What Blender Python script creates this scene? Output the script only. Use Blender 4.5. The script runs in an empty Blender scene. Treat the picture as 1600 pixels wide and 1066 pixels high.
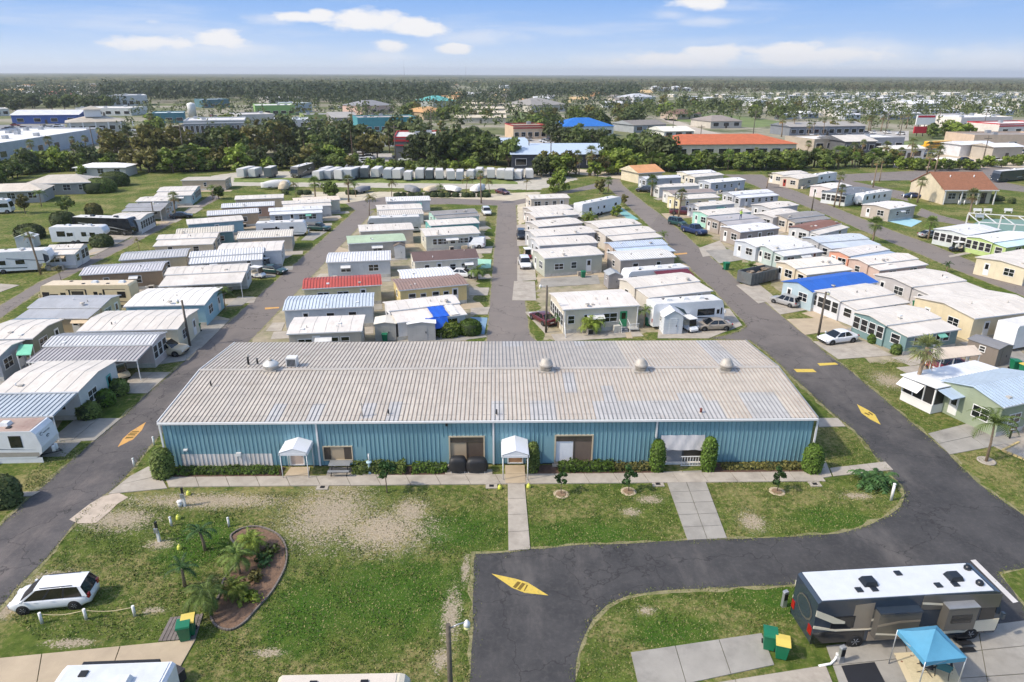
import bpy, math, random
import numpy as np
from math import radians, sin, cos, pi, atan2, hypot

# ------------------------------------------------------------------ camera, sky, sun, exposure
CAM_H = 26.5
FOC = 1067.0                     # focal length in pixels of a 1600 px wide frame (24 mm equivalent)
PITCH = math.atan((533 - 116) / FOC); ROLL = radians(0.25); YAW = math.atan(8 / FOC)
SUN_EL, SUN_AZ = 44.0, -108.0    # azimuth measured from +Y (away from the camera) towards +X (right)
SUN_E, SKY_E, EXPO = 2.2, 0.15, .9

sc = bpy.context.scene
col = sc.collection
f_ = np.array([sin(YAW) * cos(PITCH), cos(YAW) * cos(PITCH), -sin(PITCH)])
r0 = np.array([cos(YAW), -sin(YAW), 0.]); u0 = np.cross(r0, f_)
r_ = r0 * cos(ROLL) + u0 * sin(ROLL); u_ = np.cross(r_, f_)

def ray(px, py):
    return r_ * ((px - 800) / FOC) - u_ * ((py - 533) / FOC) + f_

def G(px, py, z=0.0):
    """survey: the spot at height z that lies at this place of the photograph -> world x, y"""
    d = ray(px, py); t = (z - CAM_H) / d[2]
    return (float(d[0] * t), float(d[1] * t))

def GP(pts, z=0.0):
    return [G(a, b, z) for a, b in pts]

from mathutils import Matrix, Vector
cam = bpy.data.cameras.new('camera'); camo = bpy.data.objects.new('camera', cam); col.objects.link(camo)
m = Matrix(((r_[0], u_[0], -f_[0], 0), (r_[1], u_[1], -f_[1], 0), (r_[2], u_[2], -f_[2], CAM_H), (0, 0, 0, 1)))
camo.matrix_world = m
cam.sensor_width = 36; cam.lens = 36 * FOC / 1600; cam.clip_start = 0.5; cam.clip_end = 60000
sc.camera = camo

W = bpy.data.worlds.new('World'); sc.world = W; W.use_nodes = True
nt = W.node_tree; nt.nodes.clear()
def N(t, **k):
    n = nt.nodes.new(t)
    for a, b in k.items(): setattr(n, a, b)
    return n
def L(a, b): nt.links.new(a, b)
def MA(op, a, b=None, c=None, clamp=False):
    n = N('ShaderNodeMath', operation=op); n.use_clamp = clamp
    for i, v in enumerate((a, b, c)):
        if v is None: continue
        if isinstance(v, (int, float)): n.inputs[i].default_value = v
        else: L(v, n.inputs[i])
    return n.outputs[0]
out = N('ShaderNodeOutputWorld'); bg = N('ShaderNodeBackground'); L(bg.outputs[0], out.inputs[0])
sky = N('ShaderNodeTexSky'); sky.sky_type = 'NISHITA'; sky.sun_disc = False
sky.sun_elevation = radians(SUN_EL); sky.sun_rotation = radians(SUN_AZ)
sky.altitude = 30; sky.air_density = 1.0; sky.dust_density = 1.8; sky.ozone_density = 1.0
tc = N('ShaderNodeTexCoord'); sep = N('ShaderNodeSeparateXYZ'); L(tc.outputs['Generated'], sep.inputs[0])
az = MA('ARCTAN2', sep.outputs[0], sep.outputs[1]); el = MA('ARCSINE', sep.outputs[2])
ae = N('ShaderNodeCombineXYZ'); L(az, ae.inputs[0]); L(el, ae.inputs[1])
def azel(px, py):
    d = ray(px, py); d = d / np.linalg.norm(d); return atan2(d[0], d[1]), math.asin(d[2])
def noise(scale, detail, rough, sx, sy, off=0):
    mp = N('ShaderNodeMapping'); mp.inputs['Scale'].default_value = (sx, sy, 1); mp.inputs['Location'].default_value = (off, off * .7, off)
    L(ae.outputs[0], mp.inputs[0])
    n = N('ShaderNodeTexNoise'); n.inputs['Scale'].default_value = scale; n.inputs['Detail'].default_value = detail; n.inputs['Roughness'].default_value = rough
    L(mp.outputs[0], n.inputs[0]); return n.outputs[0]
n1 = noise(16, 7, .6, 1, 2.6)
def cloud_field(lst):
    d = None
    for (cx, cy, rx, ry) in lst:
        a, e = azel(cx, cy)
        s = N('ShaderNodeVectorMath', operation='SUBTRACT'); L(ae.outputs[0], s.inputs[0]); s.inputs[1].default_value = (a, e, 0)
        k = N('ShaderNodeVectorMath', operation='MULTIPLY'); L(s.outputs[0], k.inputs[0]); k.inputs[1].default_value = (FOC / rx, FOC / ry, 0)
        l = N('ShaderNodeVectorMath', operation='LENGTH'); L(k.outputs[0], l.inputs[0])
        d = l.outputs['Value'] if d is None else MA('MINIMUM', d, l.outputs['Value'])
    return d
def sstep(v, lo, hi):
    n = N('ShaderNodeMapRange', interpolation_type='SMOOTHSTEP'); L(v, n.inputs[0])
    n.inputs[1].default_value = lo; n.inputs[2].default_value = hi; return n.outputs[0]
solid = cloud_field([(575, 32, 66, 17), (650, 43, 74, 15), (470, 26, 50, 9), (500, 22, 26, 9), (245, 67, 70, 12), (342, 60, 54, 13), (612, 69, 36, 10), (710, 77, 30, 9),
                     (1050, 94, 90, 14), (1110, 88, 52, 17), (1230, 80, 66, 15), (1290, 88, 80, 15), (1092, 5, 48, 12), (1215, 92, 60, 12)])
faint = cloud_field([(590, 90, 60, 9), (1330, 86, 120, 22), (1550, 92, 90, 24), (1050, 22, 30, 8), (238, 34, 12, 4), (980, 96, 90, 14), (430, 30, 40, 8),
                     (1420, 104, 160, 12), (740, 58, 90, 12), (330, 76, 120, 12), (1485, 82, 30, 9), (1120, 33, 60, 7)])
nn = MA('MULTIPLY', MA('SUBTRACT', n1, .5), 2.4)
fs = sstep(MA('ADD', solid, nn), 1.05, .45)
ff = MA('MULTIPLY', sstep(MA('ADD', faint, nn), 1.3, .0), .5)
cir = MA('MULTIPLY', sstep(noise(3.2, 6, .62, 1, 9, 3.1), .47, .78), .42)
cl = MA('MAXIMUM', MA('MAXIMUM', fs, ff), cir)
# blue deepens quickly above the horizon: an even gradient round the whole sky, fading into the sky texture higher up
K = 1 / (SKY_E * 2 ** EXPO)
ramp = N('ShaderNodeValToRGB'); L(MA('MULTIPLY', el, 1 / .35), ramp.inputs[0]); cr = ramp.color_ramp
stops = [(0, (.96, 1.0, 1.03)), (.045, (.70, .82, .98)), (.13, (.43, .63, .97)), (.3, (.22, .45, .92)), (1, (.20, .37, .72))]
while len(cr.elements) < len(stops): cr.elements.new(.5)
for e_, (p_, c_) in zip(cr.elements, stops): e_.position = p_; e_.color = (c_[0] * K / 8, c_[1] * K / 8, c_[2] * K / 8, 1)
rs = N('ShaderNodeVectorMath', operation='SCALE'); L(ramp.outputs[0], rs.inputs[0]); rs.inputs['Scale'].default_value = 8
gm = N('ShaderNodeMix', data_type='RGBA'); L(sstep(el, .42, .16), gm.inputs[0]); L(sky.outputs[0], gm.inputs[6]); L(rs.outputs[0], gm.inputs[7])
mix = N('ShaderNodeMix', data_type='RGBA'); L(cl, mix.inputs[0]); L(gm.outputs[2], mix.inputs[6])
mix.inputs[7].default_value = (.97 * K, .96 * K, .97 * K, 1)
L(mix.outputs[2], bg.inputs[0]); bg.inputs[1].default_value = SKY_E

sl = bpy.data.lights.new('sun', 'SUN'); sl.energy = SUN_E; sl.angle = radians(2.0); sl.color = (1, .90, .75)
so = bpy.data.objects.new('sun', sl); col.objects.link(so)
sd = Vector((sin(radians(SUN_AZ)) * cos(radians(SUN_EL)), cos(radians(SUN_AZ)) * cos(radians(SUN_EL)), sin(radians(SUN_EL))))
so.rotation_euler = sd.to_track_quat('Z', 'Y').to_euler(); so.location = (-60, 0, 80)
sc.view_settings.view_transform = 'Standard'; sc.view_settings.look = 'None'; sc.view_settings.exposure = EXPO; sc.view_settings.gamma = 1
sc.view_settings.use_curve_mapping = False
sc.render.engine = 'CYCLES'
sc.cycles.max_bounces = 5; sc.cycles.diffuse_bounces = 3; sc.cycles.glossy_bounces = 2; sc.cycles.transparent_max_bounces = 6
sc.cycles.use_denoising = True
try: sc.cycles.denoiser = 'OPENIMAGEDENOISE'
except Exception: pass
sc.cycles.use_adaptive_sampling = True; sc.cycles.adaptive_threshold = .015
sc.cycles.sample_clamp_indirect = 4

rnd = random.Random(7)
npr = np.random.default_rng(11)

# ------------------------------------------------------------------ helpers
def S(r, g, b):
    """8-bit display colour -> linear"""
    f = lambda c: c / 255 / 12.92 if c <= 10 else ((c / 255 + .055) / 1.055) ** 2.4
    return (f(r), f(g), f(b))

MATS = {}
def mat(name, c, rough=.65, metal=0.0, var=.12, vscale=1.5, bump=0.0, bscale=20, spec=.5, dirt=None, dscale=.6, damt=.35, island=0.0, obj=0.0, transl=0.0, coord='Object', stretch=None, coat=0.0):
    if name in MATS: return MATS[name]
    m = bpy.data.materials.new(name); m.use_nodes = True; t = m.node_tree; b = t.nodes['Principled BSDF']
    def nd(ty, **k):
        n = t.nodes.new(ty)
        for a, v in k.items(): setattr(n, a, v)
        return n
    lk = t.links.new
    b.inputs['Roughness'].default_value = rough; b.inputs['Metallic'].default_value = metal
    b.inputs['Specular IOR Level'].default_value = spec
    if coat: b.inputs['Coat Weight'].default_value = coat; b.inputs['Coat Roughness'].default_value = .08
    rgb = nd('ShaderNodeRGB'); rgb.outputs[0].default_value = (*c, 1); cur = rgb.outputs[0]
    tcn = nd('ShaderNodeTexCoord'); src = tcn.outputs[coord]
    if stretch:
        mp = nd('ShaderNodeMapping'); mp.inputs['Scale'].default_value = stretch; lk(src, mp.inputs[0]); src = mp.outputs[0]
    def ns(sc_, det=4, ro=.6):
        n = nd('ShaderNodeTexNoise'); n.inputs['Scale'].default_value = sc_; n.inputs['Detail'].default_value = det; n.inputs['Roughness'].default_value = ro
        lk(src, n.inputs[0]); return n.outputs[0]
    def scale_by(cur, fac_out, lo, hi):
        mr = nd('ShaderNodeMapRange'); lk(fac_out, mr.inputs[0]); mr.inputs[1].default_value = .3 if fac_out.name == 'Fac' else 0; mr.inputs[2].default_value = .7 if fac_out.name == 'Fac' else 1
        mr.inputs[3].default_value = lo; mr.inputs[4].default_value = hi
        vm = nd('ShaderNodeVectorMath', operation='SCALE'); lk(cur, vm.inputs[0]); lk(mr.outputs[0], vm.inputs['Scale']); return vm.outputs[0]
    if var: cur = scale_by(cur, ns(vscale), 1 - var, 1 + var)
    if island:
        g = nd('ShaderNodeNewGeometry'); cur = scale_by(cur, g.outputs['Random Per Island'], 1 - island, 1 + island)
    if obj:
        oi = nd('ShaderNodeObjectInfo'); cur = scale_by(cur, oi.outputs['Random'], 1 - obj, 1 + obj)
    if dirt:
        mx = nd('ShaderNodeMix', data_type='RGBA'); mr = nd('ShaderNodeMapRange'); lk(ns(dscale, 6, .7), mr.inputs[0])
        mr.inputs[1].default_value = .48; mr.inputs[2].default_value = .72; mr.inputs[4].default_value = damt
        lk(mr.outputs[0], mx.inputs[0]); lk(cur, mx.inputs[6]); mx.inputs[7].default_value = (*dirt, 1); cur = mx.outputs[2]
    lk(cur, b.inputs['Base Color'])
    if bump:
        bn = nd('ShaderNodeBump'); bn.inputs['Strength'].default_value = bump; bn.inputs['Distance'].default_value = .05
        lk(ns(bscale, 3), bn.inputs['Height']); lk(bn.outputs[0], b.inputs['Normal'])
    if transl:
        tr = nd('ShaderNodeBsdfTranslucent'); lk(cur, tr.inputs[0]); ms = nd('ShaderNodeMixShader'); ms.inputs[0].default_value = transl
        o = t.nodes['Material Output']; lk(b.outputs[0], ms.inputs[1]); lk(tr.outputs[0], ms.inputs[2]); lk(ms.outputs[0], o.inputs[0])
    MATS[name] = m
    return m

class MB:
    """collects boxes, prisms, tubes; build() links them as one mesh object"""
    def __init__(s): s.v = []; s.f = []; s.m = []; s.sm = []
    def add(s, vs, fs, mi=0, smooth=False):
        o = len(s.v); s.v.extend(vs)
        for f in fs: s.f.append(tuple(o + i for i in f)); s.m.append(mi); s.sm.append(smooth)
        return s
    def box(s, x0, x1, y0, y1, z0, z1, mi=0):
        v = [(x0, y0, z0), (x1, y0, z0), (x1, y1, z0), (x0, y1, z0), (x0, y0, z1), (x1, y0, z1), (x1, y1, z1), (x0, y1, z1)]
        return s.add(v, [(3, 2, 1, 0), (4, 5, 6, 7), (0, 1, 5, 4), (1, 2, 6, 5), (2, 3, 7, 6), (3, 0, 4, 7)], mi)
    def prism(s, poly, a0, a1, axis='x', mi=0, smooth=False):
        """poly: 2-D points counter-clockwise; extruded along axis. x: (y,z)  y: (x,z)  z: (x,y)"""
        n = len(poly)
        p = {'x': lambda a, q: (a, q[0], q[1]), 'y': lambda a, q: (q[0], a, q[1]), 'z': lambda a, q: (q[0], q[1], a)}[axis]
        v = [p(a0, q) for q in poly] + [p(a1, q) for q in poly]
        fs = [tuple(range(n))[::-1], tuple(range(n, 2 * n))]
        sd = [(i, (i + 1) % n, n + (i + 1) % n, n + i) for i in range(n)]
        if axis == 'y': fs = [x[::-1] for x in fs]; sd = [x[::-1] for x in sd]
        s.add(v, fs, mi); o = len(s.v) - 2 * n
        for f in sd: s.f.append(tuple(o + i for i in f)); s.m.append(mi); s.sm.append(smooth)
        return s
    def cyl(s, p0, p1, r0, r1=None, n=8, mi=0, caps=True, smooth=True):
        r1 = r0 if r1 is None else r1
        a = Vector(p0); b = Vector(p1); d = (b - a).normalized()
        q = d.orthogonal().normalized(); w = d.cross(q)
        v = []
        for c, r in ((a, r0), (b, r1)):
            for i in range(n):
                t = 2 * pi * i / n; v.append(tuple(c + (q * cos(t) + w * sin(t)) * r))
        s.add(v, [(i, (i + 1) % n, n + (i + 1) % n, n + i) for i in range(n)], mi, smooth)
        if caps:
            o = len(s.v) - 2 * n
            s.f.append(tuple(o + i for i in range(n))[::-1]); s.m.append(mi); s.sm.append(False)
            s.f.append(tuple(o + n + i for i in range(n))); s.m.append(mi); s.sm.append(False)
        return s
    def tube(s, pts, rs, n=7, mi=0):
        pts = [Vector(p) for p in pts]
        if not hasattr(rs, '__len__'): rs = [rs] * len(pts)
        q = None; v = []
        for i, p in enumerate(pts):
            d = (pts[min(i + 1, len(pts) - 1)] - pts[max(i - 1, 0)]).normalized()
            q = d.orthogonal().normalized() if q is None else (q - d * q.dot(d)).normalized()
            w = d.cross(q)
            for k in range(n):
                t = 2 * pi * k / n; v.append(tuple(p + (q * cos(t) + w * sin(t)) * rs[i]))
        fs = [(i * n + k, i * n + (k + 1) % n, (i + 1) * n + (k + 1) % n, (i + 1) * n + k) for i in range(len(pts) - 1) for k in range(n)]
        s.add(v, fs, mi, True)
        o = len(s.v) - len(v)
        s.f.append(tuple(o + i for i in range(n))[::-1]); s.m.append(mi); s.sm.append(False)
        s.f.append(tuple(o + (len(pts) - 1) * n + i for i in range(n))); s.m.append(mi); s.sm.append(False)
        return s
    def lathe(s, prof, c=(0, 0), n=14, mi=0, smooth=True):
        """prof: (radius, z) from bottom to top"""
        v = [(c[0] + r * cos(2 * pi * k / n), c[1] + r * sin(2 * pi * k / n), z) for r, z in prof for k in range(n)]
        fs = [(i * n + k, i * n + (k + 1) % n, (i + 1) * n + (k + 1) % n, (i + 1) * n + k) for i in range(len(prof) - 1) for k in range(n)]
        s.add(v, fs, mi, smooth); o = len(s.v) - len(v)
        s.f.append(tuple(o + i for i in range(n))[::-1]); s.m.append(mi); s.sm.append(False)
        s.f.append(tuple(o + (len(prof) - 1) * n + i for i in range(n))); s.m.append(mi); s.sm.append(False)
        return s
    def quad(s, a, b, c, d, mi=0): return s.add([a, b, c, d], [(0, 1, 2, 3)], mi)
    def slab(s, a, b, c, d, t, mi=0):
        """a sheet a-b-c-d (counter-clockwise from above) with thickness t downward"""
        lo = [(p[0], p[1], p[2] - t) for p in (a, b, c, d)]
        return s.add([a, b, c, d] + lo, [(0, 1, 2, 3), (7, 6, 5, 4), (4, 5, 1, 0), (5, 6, 2, 1), (6, 7, 3, 2), (7, 4, 0, 3)], mi)
    def mesh(s, name, mats):
        me = bpy.data.meshes.new(name); me.from_pydata(s.v, [], s.f)
        for x in (mats if isinstance(mats, (list, tuple)) else [mats]): me.materials.append(x)
        me.polygons.foreach_set('material_index', s.m); me.polygons.foreach_set('use_smooth', s.sm)
        me.update(); return me
    def build(s, name, mats, parent=None, loc=None, rotz=0):
        return link(name, s.mesh(name, mats), parent, loc, rotz)

def link(name, me, parent=None, loc=None, rotz=0, scale=None):
    o = bpy.data.objects.new(name, me); col.objects.link(o)
    if parent is not None: o.parent = parent
    if loc is not None: o.location = loc
    if rotz: o.rotation_euler = (0, 0, rotz)
    if scale is not None: o.scale = scale if hasattr(scale, '__len__') else (scale,) * 3
    return o

def tag(o, label, cat, group=None):
    o['label'] = label; o['category'] = cat
    if group: o['group'] = group
    return o
def thing(name, label, cat, loc=(0, 0, 0), rotz=0, group=None, scale=None):
    o = bpy.data.objects.new(name, None); o.empty_display_size = .3; col.objects.link(o)
    o.location = loc; o.rotation_euler = (0, 0, rotz)
    if scale is not None: o.scale = (scale,) * 3
    return tag(o, label, cat, group)
def struct(o): o['kind'] = 'structure'; return o

def copy_tree(root, loc, rotz, label, group=None, scale=None):
    c = root.copy(); col.objects.link(c); c.location = loc; c.rotation_euler = (0, 0, rotz)
    if scale is not None: c.scale = scale if hasattr(scale, '__len__') else (scale,) * 3
    c['label'] = label
    if group: c['group'] = group
    for ch in root.children:
        d = ch.copy(); col.objects.link(d); d.parent = c
        for g in ch.children:
            e = g.copy(); col.objects.link(e); e.parent = d
    return c

def mesh_np(name, verts, quads, mats, mi=None, smooth=False):
    me = bpy.data.meshes.new(name)
    verts = np.asarray(verts, np.float32).reshape(-1, 3); quads = np.asarray(quads, np.int32)
    k = quads.shape[1]; nf = len(quads)
    me.vertices.add(len(verts)); me.vertices.foreach_set('co', verts.ravel())
    me.loops.add(nf * k); me.loops.foreach_set('vertex_index', quads.ravel())
    me.polygons.add(nf); me.polygons.foreach_set('loop_start', np.arange(nf, dtype=np.int32) * k)
    for x in (mats if isinstance(mats, (list, tuple)) else [mats]): me.materials.append(x)
    if mi is not None: me.polygons.foreach_set('material_index', np.asarray(mi, np.int32))
    if smooth: me.polygons.foreach_set('use_smooth', np.ones(nf, bool))
    me.update(calc_edges=True); me.validate(); return me

# ------------------------------------------------------------------ shared materials
white = mat('white_paint', S(214, 214, 210), .55, var=.06, dirt=S(150, 145, 135), damt=.3, dscale=.9)
trim_white = mat('trim_white', S(216, 216, 214), .5, var=.04)
glass = mat('window_glass', S(24, 28, 32), .08, var=.3, vscale=.7, spec=.9)
glass_dim = mat('window_blind', S(58, 60, 60), .25, var=.35, vscale=2.2, spec=.7)
screen = mat('insect_screen', S(36, 36, 36), .5, var=.3)
dark_metal = mat('dark_metal', S(38, 38, 40), .5, metal=.3)
alu = mat('aluminium', S(176, 178, 180), .4, metal=.6, var=.1)
rubber = mat('tyre_rubber', S(26, 26, 27), .8)
concrete = mat('concrete', S(164, 156, 144), .85, var=.14, vscale=.9, dirt=S(116, 108, 98), damt=.55, dscale=.7, bump=.15, bscale=30, coord='Object')
concrete_tan = mat('concrete_tan', S(172, 156, 132), .85, var=.10, vscale=.7, dirt=S(140, 126, 108), damt=.4, dscale=.4, bump=.15, bscale=30)
concrete_grey = mat('concrete_grey', S(148, 144, 136), .85, var=.13, vscale=.6, dirt=S(104, 100, 94), damt=.6, dscale=.35, bump=.15, bscale=30)
wood_pole = mat('pole_wood', S(92, 84, 74), .8, var=.2, vscale=6)

# ------------------------------------------------------------------ ground
def node_mat(name):
    m = bpy.data.materials.new(name); m.use_nodes = True
    t = m.node_tree; b = t.nodes['Principled BSDF']
    class T: pass
    T.m, T.t, T.b = m, t, b
    def nd(ty, **k):
        n = t.nodes.new(ty)
        for a, v in k.items(): setattr(n, a, v)
        return n
    T.nd = nd; T.lk = t.links.new
    tcn = nd('ShaderNodeTexCoord'); T.src = tcn.outputs['Object']
    def ns(scale, det=5, ro=.6, stretch=None, off=0):
        n = nd('ShaderNodeTexNoise'); n.inputs['Scale'].default_value = scale; n.inputs['Detail'].default_value = det; n.inputs['Roughness'].default_value = ro
        if stretch or off:
            mp = nd('ShaderNodeMapping'); mp.inputs['Scale'].default_value = stretch or (1, 1, 1); mp.inputs['Location'].default_value = (off, off * 1.7, 0)
            T.lk(T.src, mp.inputs[0]); T.lk(mp.outputs[0], n.inputs[0])
        else: T.lk(T.src, n.inputs[0])
        return n.outputs[0]
    T.ns = ns
    def rng(v, lo, hi, a=0, b_=1, smooth=True):
        n = nd('ShaderNodeMapRange', interpolation_type='SMOOTHSTEP' if smooth else 'LINEAR'); T.lk(v, n.inputs[0])
        for i, q in enumerate((lo, hi, a, b_)): n.inputs[i + 1].default_value = q
        return n.outputs[0]
    T.rng = rng
    def math_(op, a, b_):
        n = nd('ShaderNodeMath', operation=op)
        for i, v in enumerate((a, b_)):
            if isinstance(v, (int, float)): n.inputs[i].default_value = v
            else: T.lk(v, n.inputs[i])
        return n.outputs[0]
    T.math = math_
    def mixc(f, a, b_):
        n = nd('ShaderNodeMix', data_type='RGBA')
        if isinstance(f, (int, float)): n.inputs[0].default_value = f
        else: T.lk(f, n.inputs[0])
        for i, c in ((6, a), (7, b_)):
            if isinstance(c, tuple): n.inputs[i].default_value = (*c, 1)
            else: T.lk(c, n.inputs[i])
        return n.outputs[2]
    T.mixc = mixc
    def blobs(lst):
        """nearest of several soft ellipses given in metres (x, y, rx, ry)"""
        d = None
        for (x, y, rx, ry) in lst:
            s = nd('ShaderNodeVectorMath', operation='SUBTRACT'); T.lk(T.src, s.inputs[0]); s.inputs[1].default_value = (x, y, 0)
            k = nd('ShaderNodeVectorMath', operation='MULTIPLY'); T.lk(s.outputs[0], k.inputs[0]); k.inputs[1].default_value = (1 / rx, 1 / ry, 0)
            l = nd('ShaderNodeVectorMath', operation='LENGTH'); T.lk(k.outputs[0], l.inputs[0])
            d = l.outputs['Value'] if d is None else math_('MINIMUM', d, l.outputs['Value'])
        return d
    T.blobs = blobs
    def bump(h, strength, dist=.05):
        n = nd('ShaderNodeBump'); n.inputs['Strength'].default_value = strength; n.inputs['Distance'].default_value = dist
        T.lk(h, n.inputs['Height']); T.lk(n.outputs[0], b.inputs['Normal'])
    T.bump = bump
    return T

def E_(px, py, rx, ry):
    x, y = G(px, py); x1, _ = G(px + rx, py); _, y1 = G(px, py - ry); return (x, y, abs(x1 - x), abs(y1 - y))

T = node_mat('lawn')
fine = T.ns(9, 6, .75); mid = T.ns(1.3, 5, .65); big = T.ns(.16, 4, .6); strands = T.ns(26, 3, .8); mid2 = T.ns(2.6, 5, .7, off=40)
green = T.mixc(T.rng(mid, .35, .65), S(66, 86, 33), S(102, 116, 52))
green = T.mixc(T.rng(strands, .3, .7, 0, .5), green, S(54, 68, 30))
dry = T.mixc(T.rng(fine, .3, .7), S(166, 154, 112), S(124, 114, 70))
sand = T.mixc(T.rng(fine, .3, .7), S(190, 175, 157), S(146, 131, 113))
sand = T.mixc(T.rng(T.ns(5, 4, .7, off=9), .55, .68, 0, .8), sand, S(98, 92, 62))
# patchy straw over the whole lawn
dm = T.math('ADD', T.math('MULTIPLY', T.math('SUBTRACT', mid2, .5), 1.9), T.math('ADD', T.math('MULTIPLY', T.math('SUBTRACT', big, .5), 1.6), T.math('MULTIPLY', T.math('SUBTRACT', fine, .5), 1.2)))
sandy = [E_(*q) for q in [(515, 803, 74, 50), (600, 828, 84, 36), (640, 800, 32, 24), (330, 783, 140, 13), (190, 812, 60, 20), (250, 850, 24, 8), (90, 905, 45, 16), (15, 950, 24, 18),
                          (705, 960, 16, 45), (728, 890, 8, 24), (690, 1030, 16, 20), (1015, 780, 22, 7), (985, 800, 16, 7), (1175, 815, 22, 16), (1010, 955, 14, 8), (1340, 775, 26, 6),
                          (240, 955, 18, 6), (110, 1005, 40, 8), (420, 1020, 24, 8), (1390, 595, 26, 14), (1480, 600, 60, 10)]]
sd_ = T.math('ADD', T.blobs(sandy), T.math('MULTIPLY', T.math('SUBTRACT', mid2, .5), 2.6))
sm = T.math('MULTIPLY', .82, T.rng(T.math('ADD', sd_, T.math('MULTIPLY', T.math('SUBTRACT', fine, .5), 4.6)), .95, .5))
lush = [E_(*q) for q in [(620, 930, 130, 60), (920, 840, 110, 30), (720, 830, 70, 30), (480, 960, 70, 60), (1250, 930, 120, 40), (1300, 810, 60, 20), (1050, 985, 70, 30), (310, 850, 60, 40)]]
lm = T.rng(T.math('ADD', T.blobs(lush), T.math('MULTIPLY', T.math('SUBTRACT', mid, .5), 1.2)), 1.25, .4)
dsel = T.math('SUBTRACT', T.math('ADD', dm, .02), T.math('MULTIPLY', lm, .55))
c = T.mixc(T.rng(dsel, -.12, .40, 0, .85), green, dry)
c = T.mixc(T.math('MULTIPLY', lm, .7), c, S(58, 92, 28))
c = T.mixc(sm, c, sand)
# beyond the park: scrub, sandy verges, paving seen from far off
sp = T.nd('ShaderNodeSeparateXYZ'); T.lk(T.src, sp.inputs[0])
far = T.rng(sp.outputs[1], 215, 260)
fc = T.mixc(T.rng(T.ns(.012, 4, .6), .42, .58), S(108, 112, 78), S(150, 144, 128))
fc = T.mixc(T.rng(T.ns(.05, 4, .7, off=5), .5, .62, 0, .7), fc, S(64, 82, 42))
c = T.mixc(far, c, fc)
T.lk(c, T.b.inputs['Base Color']); T.b.inputs['Roughness'].default_value = .95; T.b.inputs['Specular IOR Level'].default_value = .1
T.bump(T.math('ADD', strands, fine), .55, .08)
g = MB(); g.quad((-16000, -300, 0), (16000, -300, 0), (16000, 30000, 0), (-16000, 30000, 0))
struct(g.build('ground', T.m))

# ------------------------------------------------------------------ asphalt
def asphalt_mat(name, lo, hi, worn):
    T = node_mat(name)
    a = T.ns(.28, 6, .68, off=3); b_ = T.ns(3.5, 6, .7); f = T.ns(60, 2, .6)
    lane = T.ns(.2, 6, .68, stretch=(1.5, .5, 1), off=12)
    c = T.mixc(T.rng(a, .35, .66), lo, hi)
    c = T.mixc(T.rng(lane, .48, .75, 0, .8), c, worn)
    c = T.mixc(T.rng(b_, .45, .75, 0, .3), c, worn)
    c = T.mixc(T.rng(f, .35, .7, 0, .35), c, S(48, 48, 52))
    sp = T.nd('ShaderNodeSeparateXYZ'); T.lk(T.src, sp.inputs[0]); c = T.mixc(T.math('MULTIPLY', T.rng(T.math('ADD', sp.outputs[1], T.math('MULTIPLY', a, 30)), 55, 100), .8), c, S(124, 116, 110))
    # cracks
    v = T.nd('ShaderNodeTexVoronoi', feature='DISTANCE_TO_EDGE'); v.inputs['Scale'].default_value = .2
    wv = T.nd('ShaderNodeVectorMath', operation='ADD'); nz = T.nd('ShaderNodeTexNoise'); nz.inputs['Scale'].default_value = .8; nz.inputs['Detail'].default_value = 6
    T.lk(T.src, nz.inputs[0]); T.lk(T.src, wv.inputs[0]); sc3 = T.nd('ShaderNodeVectorMath', operation='SCALE'); sc3.inputs['Scale'].default_value = 2.4
    T.lk(nz.outputs[1], sc3.inputs[0]); T.lk(sc3.outputs[0], wv.inputs[1]); T.lk(wv.outputs[0], v.inputs['Vector'])
    c = T.mixc(T.rng(v.outputs['Distance'], .011, .0, 0, .7), c, S(46, 45, 46))
    T.lk(c, T.b.inputs['Base Color']); T.b.inputs['Roughness'].default_value = .85; T.b.inputs['Specular IOR Level'].default_value = .25
    T.bump(f, .3, .02)
    return T.m
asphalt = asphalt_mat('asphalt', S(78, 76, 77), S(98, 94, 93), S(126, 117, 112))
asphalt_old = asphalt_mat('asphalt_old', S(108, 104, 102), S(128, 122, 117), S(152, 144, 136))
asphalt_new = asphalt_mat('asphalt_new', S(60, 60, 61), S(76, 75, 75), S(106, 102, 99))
shoulder = mat('sandy_shoulder', S(132, 126, 92), .95, var=.3, vscale=2, dirt=S(84, 92, 46), damt=1.0, dscale=1.1, bump=.3, bscale=12)

def rough_poly(pts, step=.7, amp=.09, seed=1):
    r = random.Random(seed); out = []
    n = len(pts)
    for i in range(n):
        (x0, y0), (x1, y1) = pts[i], pts[(i + 1) % n]; d = hypot(x1 - x0, y1 - y0); k = max(1, min(200, int(d / step)))
        for j in range(k):
            t = j / k; a = amp if j else amp * .3
            out.append((x0 + (x1 - x0) * t + r.uniform(-a, a), y0 + (y1 - y0) * t + r.uniform(-a, a)))
    return out
def area(p): return sum(p[i][0] * p[(i + 1) % len(p)][1] - p[(i + 1) % len(p)][0] * p[i][1] for i in range(len(p))) / 2
def sheet(name, pts, z, m, rough=0, seed=1, parent=None):
    if rough: pts = rough_poly(pts, amp=rough, seed=seed)
    if area(pts) < 0: pts = pts[::-1]
    b = MB(); b.add([(x, y, z) for x, y in pts], [tuple(range(len(pts)))])
    o = b.build(name, m, parent)
    return o
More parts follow.
